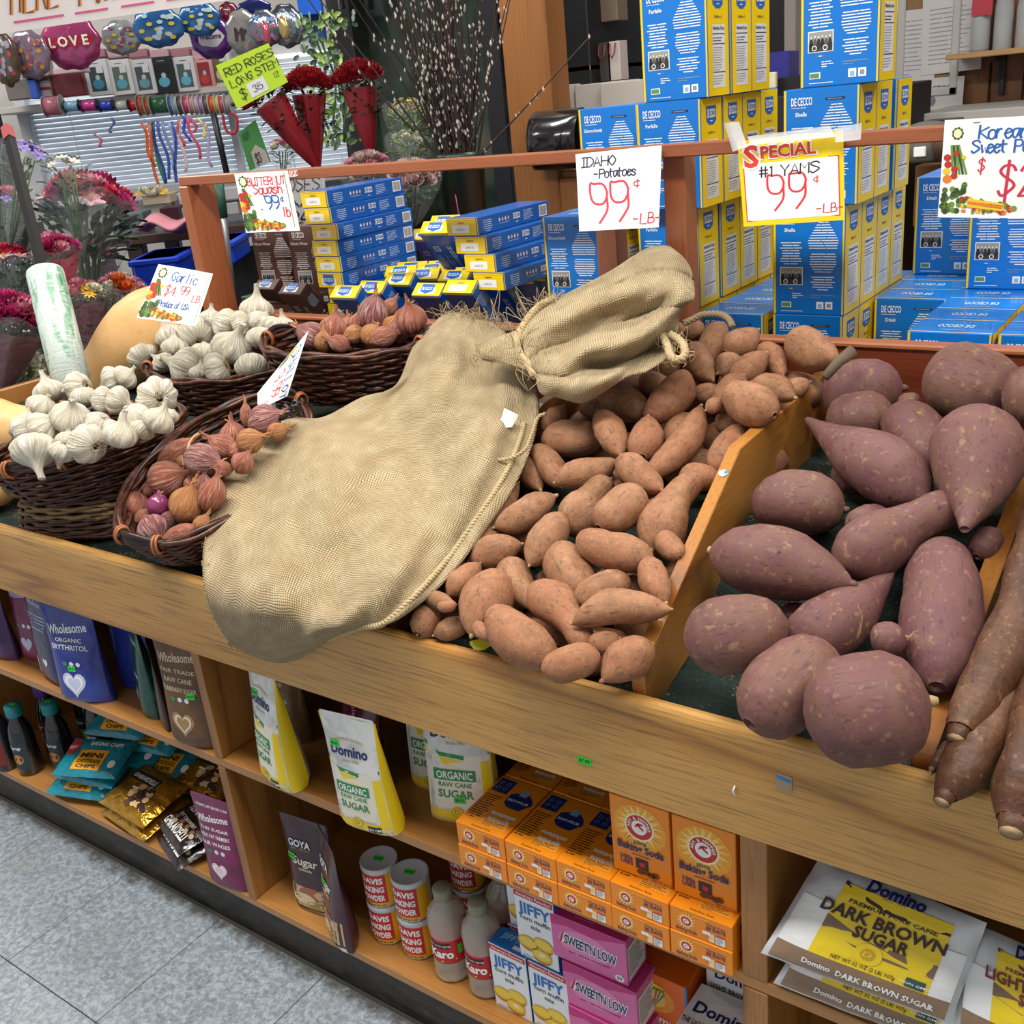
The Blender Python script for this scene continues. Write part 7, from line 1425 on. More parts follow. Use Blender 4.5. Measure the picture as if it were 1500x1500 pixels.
def rose_me(col, name='rose'):
    m = MB(); mt = M(col, .6); m2 = M(tuple(min(1, x*.75) for x in rgb(col)), .6); R = np.random.RandomState(3)
    for ring, (n, rr, L_, tilt) in enumerate(((3, .10, .55, 1.4), (5, .22, .7, 1.0), (6, .34, .85, .6), (7, .42, .95, .25))):
        for k in range(n):
            a = 2*math.pi*k/n+ring*.6; d = np.array([math.cos(a)*math.cos(tilt), math.sin(a)*math.cos(tilt), math.sin(tilt)]); petal(m, mt if ring % 2 else m2, np.array([math.cos(a)*rr*.5, math.sin(a)*rr*.5, -.1*ring]), d, (0, 0, 1), L_*.9, 1.25, .45)
    return m.mesh(name)
def lily_me(col, name='lily', n=6, w_=.42, curl=.1):
    m = MB(); mt = M(col, .6)
    for k in range(n): a = 2*math.pi*k/n; petal(m, mt, np.zeros(3), (math.cos(a), math.sin(a), .45), (0, 0, 1), 1.0, w_, -curl, 4)
    for k in range(4): m.tube([(0, 0, 0), (.12*math.cos(k*1.6), .12*math.sin(k*1.6), .5)], .025, M('#d8b03c', .6), 4)
    return m.mesh(name)
RED_ = '#a3121f'; ME = {'red rose': rose_me(RED_), 'pink rose': rose_me('#d98a9c'), 'blush rose': rose_me('#c9a9a4'), 'crimson rose': rose_me('#c21d48'), 'magenta bloom': rose_me('#b52468', 'carnation'), 'pink lily': lily_me('#dba3b0'), 'white lily': lily_me('#d8d8c8', w_=.5), 'violet iris': lily_me('#7d6fc0', 'iris', 5, .6, .3), 'yellow daisy': lily_me('#e0b21c', 'daisy', 9, .3, .2), 'orange bloom': rose_me('#d8641c', 'bloom'), 'pale bloom': rose_me('#dfe0c8', 'bloom')}
LEAF = M('#24402a', .5); LEAF2 = M('#3d5f2c', .5); LEAFY = M('#6f8a2e', .5); DKLEAF = M('#1f2f26', .55)
def bouquet(label, px, py, h, wpx, blooms, wrap=None, ang=-90, Lpx=110, leaf=LEAF, nleaf=60, fill=None, seed=0, group='flower bouquets', tow=.35, n=9, bs=.4, film=True, up=.0, wk=1.0):
    n = int(n*1.5)
    """px,py centre of the flower head; ang image direction (deg) in which the stems run; wpx head width"""
    p = ah(px, py, h); s = pxm(p); R = np.random.RandomState(seed+int(px)); r = wpx*s/2; Lg = Lpx*s; ax = -imgdir(p, ang, 0); ax = ax*(1-tow*.6)+camdir(p)*tow*.9; ax /= np.linalg.norm(ax); T = frame(p, np.cross(ax, [.3, .5, .1]), None, ax)
    o = thing('bouquet', label, 'bouquet', T, group); names = [b.split(' ')[-1] for b in blooms]
    for k in range(n):
        q = math.sqrt((k+.4)/n)*r*.84; a = k*2.399+seed; c = np.array([q*math.cos(a), q*math.sin(a), r*.62*(1-(q/r)**2)+r*.10+up*r]); kind = blooms[k % len(blooms)]; sc = r*bs*R.uniform(.85, 1.15)
        b = bpy.data.objects.new(kind.split(' ')[-1], ME[kind]); COL.objects.link(b); b.parent = o; b.matrix_local = frame(c, np.cross(c+[0, 0, r*.8], [0, 1, .2]), None, c+np.array([0, 0, r*.8])) @ Matrix.Scale(sc, 4)
    m = MB()
    for k in range(nleaf):
        a = R.rand()*6.28; z = -R.rand()**1.3*Lg*.55; rr = r*(1+z/Lg)*R.uniform(.5, 1.02); b0 = np.array([rr*math.cos(a), rr*math.sin(a), z+r*.1]); petal(m, leaf if k % 3 else LEAF2, b0, (math.cos(a)*.8, math.sin(a)*.8, R.uniform(0, 1)), (0, 0, 1), r*R.uniform(.3, .6), r*.26, -.2, 2)
    for k in range(9): a = k*.7; m.tube([(r*.4*math.cos(a), r*.4*math.sin(a), 0), (r*.08*math.cos(a), r*.08*math.sin(a), -Lg)], r*.03, LEAF2, 4)
    tag(m.build('foliage', o), kind='stuff')
    if fill:
        m = MB()
        for k in range(90):
            a, q = R.rand()*6.28, math.sqrt(R.rand())*r*.98; c = np.array([q*math.cos(a), q*math.sin(a), r*.5*(1-(q/r)**2)+R.uniform(0, .22)*r]); z_ = r*.035*R.uniform(.6, 1.3)
            m.lathe([(.0001, -z_), (z_, 0), (.0001, z_)], 5, fill, trs(c))
        tag(m.build('filler_sprigs', o), kind='stuff')
    for mat, k0, nm in ([(wrap, wk, 'paper_wrapper')] if wrap else [])+([(CLR, 1.18, 'clear_wrapper')] if film else []):
        m = MB(); na = 28; zz = np.linspace(-1, .35 if mat is CLR else .02, 8); P = np.zeros((len(zz), na, 3))
        for i, z in enumerate(zz):
            rr = r*k0*(.12+.88*min(1, (z+1)/1.0)**.8)
            for j in range(na): a = 2*math.pi*j/na; q = rr*(1+.07*math.sin(7*a+seed)*((z+1))+.03*math.sin(13*a)); P[i, j] = (q*math.cos(a), q*math.sin(a), z*Lg if z < 0 else z*r*1.6+.15*r*math.sin(5*a+seed)*(z > .2))
        m.grid(P.transpose(0, 1, 2), mat, True, cv=True); m.build(nm, o)
    return o
REDW = M('#7a0a18', .35, coat=.2, alpha=.95, name='red_translucent_wrap'); PKW = M('#c23a5c', .3, coat=.4, name='pink_wrap'); BURW = M('#5a1a2c', .3, coat=.4, name='burgundy_wrap'); BBW = M('#e9e9e4', .7); YLF = M('#d8b41c', .6)
bouquet('red rose bouquet with baby breath, left of the pair, behind the lime sign', 396, 150, 3.3, 62, ['red rose'], REDW, -55, 110, DKLEAF, 50, BBW, 1, tow=.3, n=13, film=False, up=.15, bs=.5, wk=.78)
bouquet('red rose bouquet beside it, reaching down to the rail', 452, 140, 3.4, 60, ['red rose'], REDW, -84, 115, DKLEAF, 50, BBW, 2, tow=.3, n=13, film=False, up=.15, bs=.5, wk=.78)
bouquet('single red-wrapped rose bouquet standing out before the dark glass', 527, 130, 3.1, 62, ['red rose'], REDW, -80, 100, DKLEAF, 40, BBW, 3, tow=.3, n=13, film=False, up=.15, bs=.5, wk=.78)
bouquet('pink lily and crimson rose bouquet over dark foliage, left of the wooden rail', 128, 315, 3.3, 130, ['pink lily', 'crimson rose', 'pink lily', 'magenta bloom', 'crimson rose', 'pink rose'], None, -88, 125, DKLEAF, 150, None, 4, tow=.3, n=15, bs=.33)
bouquet('pink bouquet with white baby breath at the lower left edge', 18, 478, 2.75, 95, ['magenta bloom', 'magenta bloom', 'pink rose'], BURW, -100, 110, LEAF, 60, BBW, 5, n=10)
bouquet('yellow and pink bouquet right of the bag roll', 125, 440, 2.95, 62, ['yellow daisy', 'pink rose', 'yellow daisy', 'pale bloom'], BURW, -80, 90, LEAF2, 60, YLF, 6, n=10)
bouquet('orange and pink bouquet in clear wrap beside the large squash', 176, 435, 3.1, 66, ['pink rose', 'orange bloom', 'pale bloom', 'pink rose'], None, -80, 90, LEAF, 60, YLF, 7, n=9)
bouquet('pink ribbed bouquet wrapped in rose paper behind the pole', 82, 372, 2.95, 60, ['pink rose', 'magenta bloom'], PKW, -75, 70, LEAF, 30, None, 8, n=7, tow=.5)
bouquet('burgundy wrapped bouquet low behind the yellow flowers', 130, 395, 3.5, 80, ['magenta bloom', 'crimson rose'], BURW, -60, 90, DKLEAF, 60, None, 9, n=8)
bouquet('mixed red and white bouquet at the left frame edge', 14, 395, 3.2, 70, ['crimson rose', 'pale bloom', 'pink lily'], None, -70, 90, DKLEAF, 90, BBW, 10, n=9)
bouquet('white and green bouquet in clear wrap at the lower left corner of the flowers', 22, 545, 2.85, 85, ['pale bloom', 'white lily'], None, -120, 70, LEAF, 60, None, 11, n=8)
bouquet('violet iris spray in a dark sleeve at the left', 38, 232, 3.0, 62, ['violet iris'], None, -100, 130, DKLEAF, 40, None, 12, n=6, bs=.36)
bouquet('white lily spray in clear wrap beside the irises', 98, 252, 3.15, 60, ['white lily'], None, -80, 120, DKLEAF, 50, None, 13, n=5, bs=.36)
bouquet('violet and pink blooms low at the left frame edge', 6, 300, 3.3, 55, ['violet iris', 'pink rose'], None, -90, 110, DKLEAF, 60, None, 14, n=6)
bouquet('blush rose bouquet behind the left pile of long pasta boxes', 606, 268, 2.8, 68, ['blush rose'], None, -90, 70, LEAF2, 30, None, 15, n=10, tow=.6, bs=.36)
bouquet('peach bouquet peeking above the pasta boxes under the rail', 540, 258, 3.0, 70, ['blush rose', 'pink rose'], None, -90, 60, LEAF2, 40, BBW, 16, n=8, tow=.5)
bouquet('yellow wildflower bunch in front of the dark glass', 598, 168, 3.1, 62, ['yellow daisy', 'pale bloom'], None, -85, 90, LEAFY, 90, YLF, 17, n=6, bs=.16)
bouquet('pale green filler bunch below the wildflowers', 600, 215, 3.0, 58, ['pale bloom'], None, -90, 50, LEAFY, 50, M('#a8b070', .7), 18, n=6, bs=.2)
bouquet('small white and pink bunch beside the hanging green card', 415, 222, 3.9, 36, ['pale bloom', 'pink rose'], None, -90, 40, LEAF, 30, BBW, 19, n=5)
# trailing leafy plant
t = thing('leafy_vine', 'bright green trailing plant between the silver balloons and the dark door', 'plant', trs(ah(478, 110, 3.7))); s = pxm(ah(478, 110, 3.7)); m = MB(); R = np.random.RandomState(4)
for k in range(190):
    c = HR*R.normal()*22*s+np.array([0, 0, R.uniform(-95, 85)*s])+HN*R.normal()*.05; petal(m, (LEAFY, LEAF2, LEAF)[k % 3], c, HR*R.normal()+np.array([0, 0, -.6])-HN*.5, -HN, R.uniform(9, 15)*s, 8*s, .2, 2)
tag(m.build('leaves', t), kind='stuff'); m = MB()
for k in range(4): m.tube([HR*(k-1.5)*12*s+np.array([0, 0, z*s])+HR*6*s*math.sin(z*.05+k) for z in np.linspace(-95, 85, 12)], .004, LEAF2, 5)
m.build('stems', t)
# pussy willow in a green bucket
q = ah(681, 300, 2.95); s = pxm(q); t = thing('pussy_willow_bucket', 'tall pussy willow branches in a dark green bucket before the dark door', 'plant', trs((q[0], q[1], q[2]-.12))); GB = M('#0e2a22', .35); rB = 36*s
m = MB(); zt_ = ah(681, 222, 2.95)[2]-q[2]+.12; m.lathe([(rB*.8, 0), (rB*.98, zt_-.02), (rB*1.04, zt_-.018), (rB*1.04, zt_), (rB*.97, zt_), (rB*.8, .02), (.0001, .02)], 36, GB); m.build('bucket', t); R = np.random.RandomState(8); ck = MB(); STB = M('#2d1b18', .7); CAT = M('#b9b0a4', .8)
for k in range(64):
    a = R.rand()*6.28; q0 = np.array([rB*.6*math.cos(a), rB*.6*math.sin(a), zt_-.05]); sp = R.normal()*.11; Ln = R.uniform(.35, .82)
    if k == 0: sp, Ln = .62, .42
    if k in (1, 2, 3, 4): sp = -.30-.05*k; Ln = .5
    e = q0+HR*sp*Ln*1.4+HN*R.normal()*.04+np.array([0, 0, Ln if k else .30]); mid = (q0+e)/2+R.normal(size=3)*.012; P_ = _cr([q0, mid, e], 5); m = MB(); m.tube(P_, np.linspace(.0034, .0014, len(P_)), STB, 4); m.build('branch', t)
    for i in range(int(14*Ln/.6)):
        u = R.uniform(.15, 1)*(len(P_)-1); i0 = int(min(u, len(P_)-2)); c = P_[i0]+(P_[i0+1]-P_[i0])*(u-i0); d = HR*R.normal()+HN*R.normal(); d /= np.linalg.norm(d); z_ = R.uniform(.0045, .0075)
        ck.lathe([(.0001, -z_), (z_*.6, 0), (.0001, z_*1.3)], 5, CAT, trs(c+d*.005, R.rand(), R.normal()*.3))
tag(ck.build('catkins', t), kind='stuff'); m = MB(); m.tube([(.02, -rB*.93, zt_*.6), (.024, -rB*.93, zt_*.4), (.03, -rB*.9, .02)], .002, M('#a3407a', .5), 4); m.build('pink_ribbon', t)
# large painted sign and hanging cards
def hsign(name, label, px, art, base, h, bend=.0, cat='sign', asp=1.):
    bend = 0
    C = [ah(*p, h) for p in px]; o0 = sum(C)/4; mb = MB(); S0 = quadS([c-o0 for c in C], bend, o0); sheet(mb, S0, base); art.put(mb, lambda P, o: S0(P/[asp, 1], o*4)); return tag(mb.build(name, None, trs(o0)), label, cat)
a = Art(); BR1, BR2 = M('#6a3c1a', .6), M('#d8862c', .6)
a.hand('HERE FOR THE FLOWERS', .295, .24, .66, .045, BR2, .18, gap=.18, ly=1); a.hand('HERE FOR THE FLOWERS', .285, .232, .66, .022, BR1, .18, gap=.18, ly=3)
for x0, x1 in ((.33, 1.02), (1.17, 1.62), (1.80, 2.25), (2.42, 3.7)): a.rect(x0, .11, x1, .14, M('#c24a7a', .5), 2)
hsign('shop_sign', 'large white hand-lettered banner at the top left', [(-22, -62), (560, -140), (566, -34), (-14, 52)], a, M('#cfc7c5', .5), 3.9, asp=5.4)
a = Art(); a.hand('RED ROSES', .08, .70, .17, .018, BLK, .52, gap=.2); a.hand('LONG STEM', .08, .44, .17, .018, BLK, .52, gap=.2); a.hand('$', .16, .12, .2, .018, BLK, .5); a.rect(.32, .06, .66, .38, M('#c9c9cc', .5), 1); a.hand('35', .40, .14, .15, .012, BLK, .5, ly=3); a.hand('12', .82, .22, .12, .010, BLK, .4)
hsign('price_card', 'lime green card reading red roses long stem hanging above the roses', [(316, 96), (393, 63), (422, 120), (348, 160)], a, M('#a9c822', .45), 2.9)
a = Art(); a.hand('MUM', .15, .75, .16, .03, M('#123a18', .6), .5); a.poly([(.28, 0), (.95, 0), (.95, .28), (.6, .52), (.3, .4)], M('#8f8a84', .6), 1); a.hand('$3', .40, .08, .22, .03, BLK, .5, ly=3)
hsign('price_card', 'dark green card with grey price patch hanging under the lime card', [(349, 195), (374, 175), (397, 237), (366, 250)], a, M('#2a6a2c', .5), 3.0)
a = Art(); a.hand('ROSES', .05, .68, .24, .02, BLK, .55); a.hand('$2.', .25, .15, .3, .03, BLK, .5)
hsign('price_card', 'grey card reading roses half hidden behind the squash sign', [(405, 257), (475, 252), (480, 330), (410, 335)], a, M('#a8a6a6', .5), 2.75)
# display shelf, phone-case boxes, ribbon rail
o, W, H, pc = panel_box('display_shelf', 'long white wall shelf of small boxed gifts above the window blind', -20, 140, 372, 150, {'h': 4.75}, .3, M('#c9c5c0', .5), 'shelf')
o, W, H, pc = panel_box('upper_shelf', 'pink trimmed upper shelf behind the phone case boxes', 120, 72, 372, 80, {'h': 4.95}, .12, M('#9a7078', .5), 'shelf')
def pcase(col, inner, fig):
    def f(W, H): a = Art(); a.rect(W*-.32, H*.12, W*.32, H*.80, M(inner, .3), 1); a.disc(0, H*.32, W*.24, H*.14, M(fig, .5), 2, 14); a.disc(W*.02, H*.5, W*.1, H*.07, M('#a8b8bc', .5), 3, 10); a.rect(-W*.15, H*.88, W*.15, H*.9, BLK if col != '#1c1c20' else GREY, 2); a.rect(W*.02, H*.62, W*.3, H*.84, M('#c9c9cc', .5), 4) if col in ('#c9c9cb', '#bfc0c2') else None; return a
    return f
for k, (x0, y0, x1, y1, c, inn, fg, lb) in enumerate(((131, 86, 166, 140, '#c9c9cb', '#3a4648', '#3f8fa8', 'first white phone-case box with blue figure on the shelf'), (166, 86, 199, 139, '#c9c9cb', '#5a6660', '#4f97a8', 'second white phone-case box on the shelf'), (199, 86, 232, 138, '#bfc0c2', '#4a4e50', '#5c8f9c', 'third white phone-case box, grey inside'), (227, 82, 262, 137, '#1c1c20', '#15191c', '#4fa0b8', 'black phone-case box in the shelf row'), (260, 82, 292, 134, '#c9c9cb', '#48585c', '#56a5bc', 'white phone-case box right of the black one'), (290, 80, 318, 132, '#d09898', '#8a2c30', '#b83a3a', 'pink phone-case box with red figure'), (312, 66, 344, 128, '#c9c9cb', '#6a6040', '#c9c08c', 'tall white box at the end of the shelf row'))):
    panel_box('phone_case_box', lb, x0, y0, x1, y1, {'h': 4.7+.01*k}, .05, M(c, .45), 'box', 'phone case boxes on the white shelf', .002, pcase(c, inn, fg))
for k in range(6): panel_box('small_pink_box', 'small pink box on the upper shelf, %s' % nth(k), 127+31*k, 72, 155+31*k, 84, {'h': 4.9}, .05, M('#b5929a' if k % 2 else '#9c6a74', .5), 'box', 'small pink boxes in a row')
for k, (x0, y0, x1, y1, c, lb) in enumerate(((72, 106, 126, 142, '#8c1f2c', 'crimson glossy gift bag on the shelf'), (50, 112, 78, 143, '#b9b0ae', 'red and white striped box stack on the shelf'), (12, 116, 50, 146, '#6f6864', 'grey box with blue side at the shelf end'), (46, 116, 58, 145, '#2450a8', 'thin blue box beside the grey one'), (30, 90, 72, 113, '#a89c98', 'low white and red box on the left of the shelf'), (78, 98, 124, 108, '#c9a9ac', 'white tissue bundle on the crimson bag'))):
    panel_box('gift_item', lb, x0, y0, x1, y1, {'h': 4.68-.02*k}, .08, M(c, .35, coat=.3), 'gift', None, .004, (lambda W, H: Art().rect(-W/2+.002, H*.35, W/2-.002, H*.5, M('#8c1f2c', .5), 1).rect(-W/2+.002, H*.8, W/2-.002, H*.95, M('#8c1f2c', .5), 1)) if k in (1, 4) else None)
rl = thing('ribbon_rail', 'horizontal rod under the shelf threaded with ribbon spools', 'ribbon rail', trs(ah(64, 157, 4.5), RZ)); TRL = trs(ah(64, 157, 4.5), RZ); Wr = spanX(64, 345, 155, h=4.5); dzr = float((ah(345, 153, 4.5)-ah(64, 157, 4.5))[2]); m = MB(); m.tube([(0, 0, 0), (Wr, 0, dzr)], .008, M('#9a9aa0', .3, 1), 8); m.build('rod', rl)
spool = [(66, 92, 14, '#b56a78', 1), (95, 117, 8, '#7aa6c2', 0), (120, 143, 8, '#a82a78', 0), (146, 167, 8, '#183c9c', 0), (170, 189, 7, '#b9b9b4', 0), (190, 211, 8, '#b01828', 0), (203, 214, 14, '#a85a30', 1), (214, 222, 13, '#c2602c', 1), (222, 249, 13, '#1f5c3a', 1), (249, 256, 14, '#3a5a9c', 1), (256, 262, 13, '#8fb4c8', 1), (262, 270, 14, '#4a4240', 1), (270, 279, 13, '#b53a5c', 1), (279, 286, 13, '#c27a84', 1), (286, 293, 13, '#b59aa8', 1), (293, 300, 13, '#9a7ab0', 1), (300, 308, 14, '#5a4a44', 1), (308, 317, 13, '#c8501c', 1), (317, 323, 13, '#c9b030', 1), (323, 331, 13, '#b04a5a', 1), (331, 340, 14, '#8a8680', 1)]
s_ = pxm(ah(200, 155, 4.5))
def cm(hx): return M(hx, .35, coat=.3)
colnames = ['rose', 'light blue', 'magenta', 'dark blue', 'silver white', 'red', 'rust', 'orange', 'green', 'blue', 'pale blue', 'brown', 'crimson', 'dusty pink', 'mauve', 'lilac', 'dark brown', 'bright orange', 'yellow', 'coral', 'grey']
for k, (x0, x1, r_, c, fl) in enumerate(spool):
    u0 = (x0-64)/281*Wr; u1 = (x1-64)/281*Wr; zc = dzr*(x0-64)/281; q = np.array(TRL @ Vector((u0, 0, zc))); T = frame(q, HR, None, (0, 0, 1)); Tz = T @ Matrix.Rotation(math.pi/2, 4, 'Y')
    t = thing('ribbon_spool', '%s ribbon spool, %s on the rod' % (colnames[k], (ORD[k].strip() if 0 < k < 13 else ('first' if k == 0 else 'towards the right end'))), 'ribbon spool', Tz, 'ribbon spools on the rod'); Lw = u1-u0; r = r_*s_; m = MB(); m.lathe([(r*.92, .002), (r*.92, Lw-.002)], 24, cm(c)); m.build('ribbon', t)
    m = MB(); fm = M('#aaa8a4', .4) if fl else M('#1c1c1e', .3)
    for z in (0, Lw-.002): m.lathe([(.008, z), (r*1.08, z), (r*1.08, z+.002), (.008, z+.002)], 24, fm, smooth=False)
    tag(m.build('spool_flange', t), kind='stuff')
ribs = [(207, 180, 226, 245, '#c2501c'), (215, 180, 238, 300, '#c2501c'), (219, 180, 258, 325, '#1c6a44'), (224, 178, 245, 290, '#1c3a8c'), (240, 178, 262, 275, '#6f7ab8'), (250, 178, 257, 250, '#7f9cc0'), (252, 178, 262, 280, '#3a4aa8'), (266, 170, 277, 208, '#2a3ab0'), (259, 176, 268, 215, '#c24a5c'), (274, 172, 294, 233, '#c23a60'), (282, 172, 287, 195, '#c23a60'), (292, 172, 303, 202, '#d8cc6a'), (300, 178, 310, 245, '#a894c0'), (313, 168, 325, 215, '#5a2a78'), (319, 175, 327, 235, '#9aa8b8'), (262, 176, 272, 252, '#c9b0b4'), (232, 178, 250, 262, '#2a4a9c'), (141, 195, 150, 215, '#b06078'), (165, 172, 163, 195, '#3a5a90')]
for k, (x0, y0, x1, y1, c) in enumerate(ribs):
    a0, a1 = ah(x0, y0, 4.42), ah(x1, y1, 4.42); m = MB(); P_ = [a0+(a1-a0)*t+HR*.008*math.sin(t*7+k) for t in np.linspace(0, 1, 9)]; w_ = .006; G_ = np.array([[p-HR*w_, p+HR*w_] for p in P_])-a0; m.grid(G_, cm(c)); o = m.build('hanging_ribbon', None, trs(a0)); md = o.modifiers.new('t', 'SOLIDIFY'); md.thickness = .0015
    cn = {'#c2501c': 'orange', '#1c6a44': 'green', '#1c3a8c': 'navy', '#6f7ab8': 'periwinkle', '#7f9cc0': 'pale blue', '#3a4aa8': 'indigo', '#2a3ab0': 'blue', '#c24a5c': 'coral', '#c23a60': 'pink', '#d8cc6a': 'pale yellow', '#a894c0': 'lilac', '#5a2a78': 'purple', '#9aa8b8': 'silver', '#c9b0b4': 'blush', '#2a4a9c': 'royal blue', '#b06078': 'rose', '#3a5a90': 'steel blue'}[c]
    tag(o, '%s %s ribbon strand hanging in front of the blinds%s' % ('long' if y1-y0 > 60 else 'short', cn, ', left one' if k == 0 else (', longer one beside it' if k == 1 else '')), 'ribbon', 'hanging ribbon strands')
pts = [ah(x, y, 4.4) for x, y in ((326, 168), (330, 188), (338, 196), (347, 190), (346, 172), (338, 165))]; m = MB(); m.tube([p-pts[0] for p in _cr(pts)], .006, cm('#b01828'), 5); tag(m.build('ribbon_loop', None, trs(pts[0])), 'red and green ribbon loop at the right end of the rod', 'ribbon')
# balloons and foil bags near the banner
def balloon(label, px, py, h, rx, ry, col, foilk=.2, seed=0, art=None, metal=.3):
    q = ah(px, py, h); s = pxm(q); t = thing('foil_balloon', label, 'balloon', trs(q, RZ), 'foil balloons'); m = MB(); nu, nv = 26, 12; P = np.zeros((nv, nu, 3))
    for i in range(nv):
        f = math.pi*i/(nv-1)
        for j in range(nu): a = 2*math.pi*j/nu; wr = 1+.05*math.sin(a*9+seed)*math.sin(f); P[i, j] = (rx*s*math.sin(f)*math.cos(a)*wr, -ry*s*.28*math.cos(f), ry*s*math.sin(f)*math.sin(a)*wr)
    m.grid(P, foil('balloon_foil_'+col+str(seed), col, .18, metal, .6, .6, 22), True, cv=True)
    if art: A = art(rx*s, ry*s); A.put(m, lambda Pq, o: np.stack([Pq[:, 0], -ry*s*.28*np.sqrt(np.clip(1-(Pq[:, 0]/(rx*s))**2*.9-(Pq[:, 1]/(ry*s))**2*.9, .02, 1))-o-.003, Pq[:, 1]], 1))
    m.build('balloon_body', t); return t
def love(rx, rz):
    a = Art()
    for k, ch in enumerate('LOVE'): heart(a, -rx*.55+rx*.37*k, 0, rx*.26, M('#a8182c', .4), 1); a.text(ch, -rx*.55+rx*.37*k, -rz*.14, rz*.34, WHT, 3, 'c', .03)
    return a
def speck(c1, c2):
    def f(rx, rz):
        a = Art(); r = random.Random(4)
        for k in range(22): a.disc(r.uniform(-.7, .7)*rx, r.uniform(-.65, .65)*rz, rx*.12, rz*.1, M((c1, c2)[k % 2], .4), 1+k % 2, 8)
        return a
    return f
balloon('pink foil balloon with LOVE on red hearts', 104, 62, 4.3, 44, 38, '#b5457c', art=love, seed=1); balloon('floral foil balloon with orange flower at the left', 44, 80, 4.25, 30, 34, '#8a7a8c', art=speck('#c98a2c', '#8f4a5c'), seed=2); balloon('multicoloured foil balloon at the left frame edge', 6, 85, 4.2, 22, 40, '#6a5a48', art=speck('#b03a4a', '#8a9ab0'), seed=3)
balloon('pale balloon with coloured letters under the banner', 178, 55, 4.4, 30, 24, '#9aa0a0', art=speck('#c9a83c', '#7a4a6a'), seed=4); balloon('blue balloon with yellow flowers, left one', 232, 40, 4.3, 38, 28, '#2f6aa8', art=speck('#c9b83c', '#a8c4d8'), seed=5); balloon('blue balloon with yellow flowers, right one', 292, 28, 4.35, 32, 24, '#2f6aa8', art=speck('#c9b83c', '#a8c4d8'), seed=6); balloon('purple edged balloon with white cloud', 310, 55, 4.45, 32, 30, '#5a2a80', art=lambda rx, rz: Art().disc(0, 0, rx*.6, rz*.45, M('#c9c4cc', .5), 1, 16, .08).text('Welcome', 0, -rz*.08, rz*.25, M('#3a1a5a', .5), 3, 'c', .02, fit=rx), seed=7)
balloon('grey balloon with dark scribble', 357, 48, 4.2, 26, 32, '#8c8886', art=lambda rx, rz: Art().hand('Mr', -rx*.4, -rz*.3, rz*.5, .012, M('#3a2a2a', .5), .5, ly=2), seed=8, metal=.1); balloon('silver iridescent balloon above the roses, left', 388, 42, 3.9, 24, 26, '#7f8a98', metal=.8, seed=9, art=speck('#a83a4a', '#4a7ab0')); balloon('silver iridescent balloon above the roses, right', 420, 38, 3.95, 26, 30, '#8a95a5', metal=.85, seed=10); balloon('navy balloon top beside the banner end', 372, 12, 4.3, 26, 12, '#1c2a6a', seed=11); balloon('maroon balloon behind the banner end', 336, 22, 4.5, 16, 18, '#6a1a2c', seed=12)
balloon('gold and white crescent foil on the silver balloons', 416, 40, 3.7, 8, 17, '#c9b070', metal=.7, seed=13); balloon('red and white crescent foil left of the gold one', 390, 48, 3.7, 6, 17, '#b04a5a', metal=.4, seed=14)
panel_box('blue_bin', 'bright blue panel at the top behind the silver balloons', 438, -40, 473, 22, {'h': 4.3}, .05, M('#1060d0', .5), 'panel'); panel_box('blue_bin', 'blue plastic object behind the balloons', 452, 22, 478, 62, {'h': 4.35}, .05, M('#2440a8', .5), 'panel')
# work table, tissue, bins, mop
mb = MB(); q0, q1 = ah(150, 350, 4.0), ah(520, 330, 4.0); Wt = float((q1-q0) @ HR); tb = thing('work_table', 'dark wooden florist work table behind the stand', 'table', trs(q0, RZ)); mb.box(0, Wt, 0, .6, -.035, 0, M('#3c2a20', .35), .004); mb.build('table_top', tb)
for x in (.1, Wt-.1):
    for y in (.06, .54): m = MB(); m.box(x-.03, x+.03, y-.03, y+.03, -float(q0[2]), -.035, M('#2c1e16', .5), .004); m.build('leg', tb)
for x0, y0, x1, y1, c, nm, lb in ((175, 268, 350, 282, '#9a9a9c', 'ledge', 'grey window ledge behind the table'), (262, 278, 352, 296, '#b5b0b4', 'paper_tray', 'pale paper tray on the table behind the rail'), (262, 300, 352, 318, '#a8a4a8', 'paper_stack', 'stack of printed paper on the table'), (292, 302, 330, 312, '#1c5ac0', 'blue_folder', 'blue folder in the paper stack'), (165, 312, 215, 342, '#5a6a70', 'machine', 'grey machine with small screen on the table'), (238, 303, 272, 330, '#4a1c2c', 'maroon_folder', 'maroon folded card on the table')):
    panel_box(nm, lb, x0, y0, x1, y1, {'h': 4.35 if nm == 'ledge' else 4.15}, .12, M(c, .5), 'table item')
t = thing('flower_box', 'small white box of cream flowers on the table', 'flower box', trs(ah(228, 300, 4.0), RZ)); s = pxm(ah(228, 300, 4.0)); m = MB(); m.box(-18*s, 22*s, 0, .1, 0, 14*s, M('#a89c84', .6), .003); m.build('box_body', t)
for k in range(7): b = bpy.data.objects.new('bloom', ME['pale bloom' if k % 3 else 'yellow daisy']); COL.objects.link(b); b.parent = t; b.matrix_local = trs(((-18+6*k)*s, -.01, (16+4*(k % 2))*s), k, .6) @ Matrix.Scale(8*s, 4)
t = ah(262, 335, 3.95); m = MB(); G_ = np.array([[HR*((u-.5)*90*s)+np.array([0, 0, (v*22+8*math.sin(u*9))*s*(1-.5*abs(u-.4))])-HN*(.12*math.sin(v*3)) for v in np.linspace(0, 1, 8)] for u in np.linspace(0, 1, 24)]); m.grid(G_, M('#c2808c', .6)); o = m.build('pink_tissue', None, trs(t)); o.modifiers.new('t', 'SOLIDIFY').thickness = .004; tag(o, 'crumpled pink tissue paper heap on the work table', 'tissue')
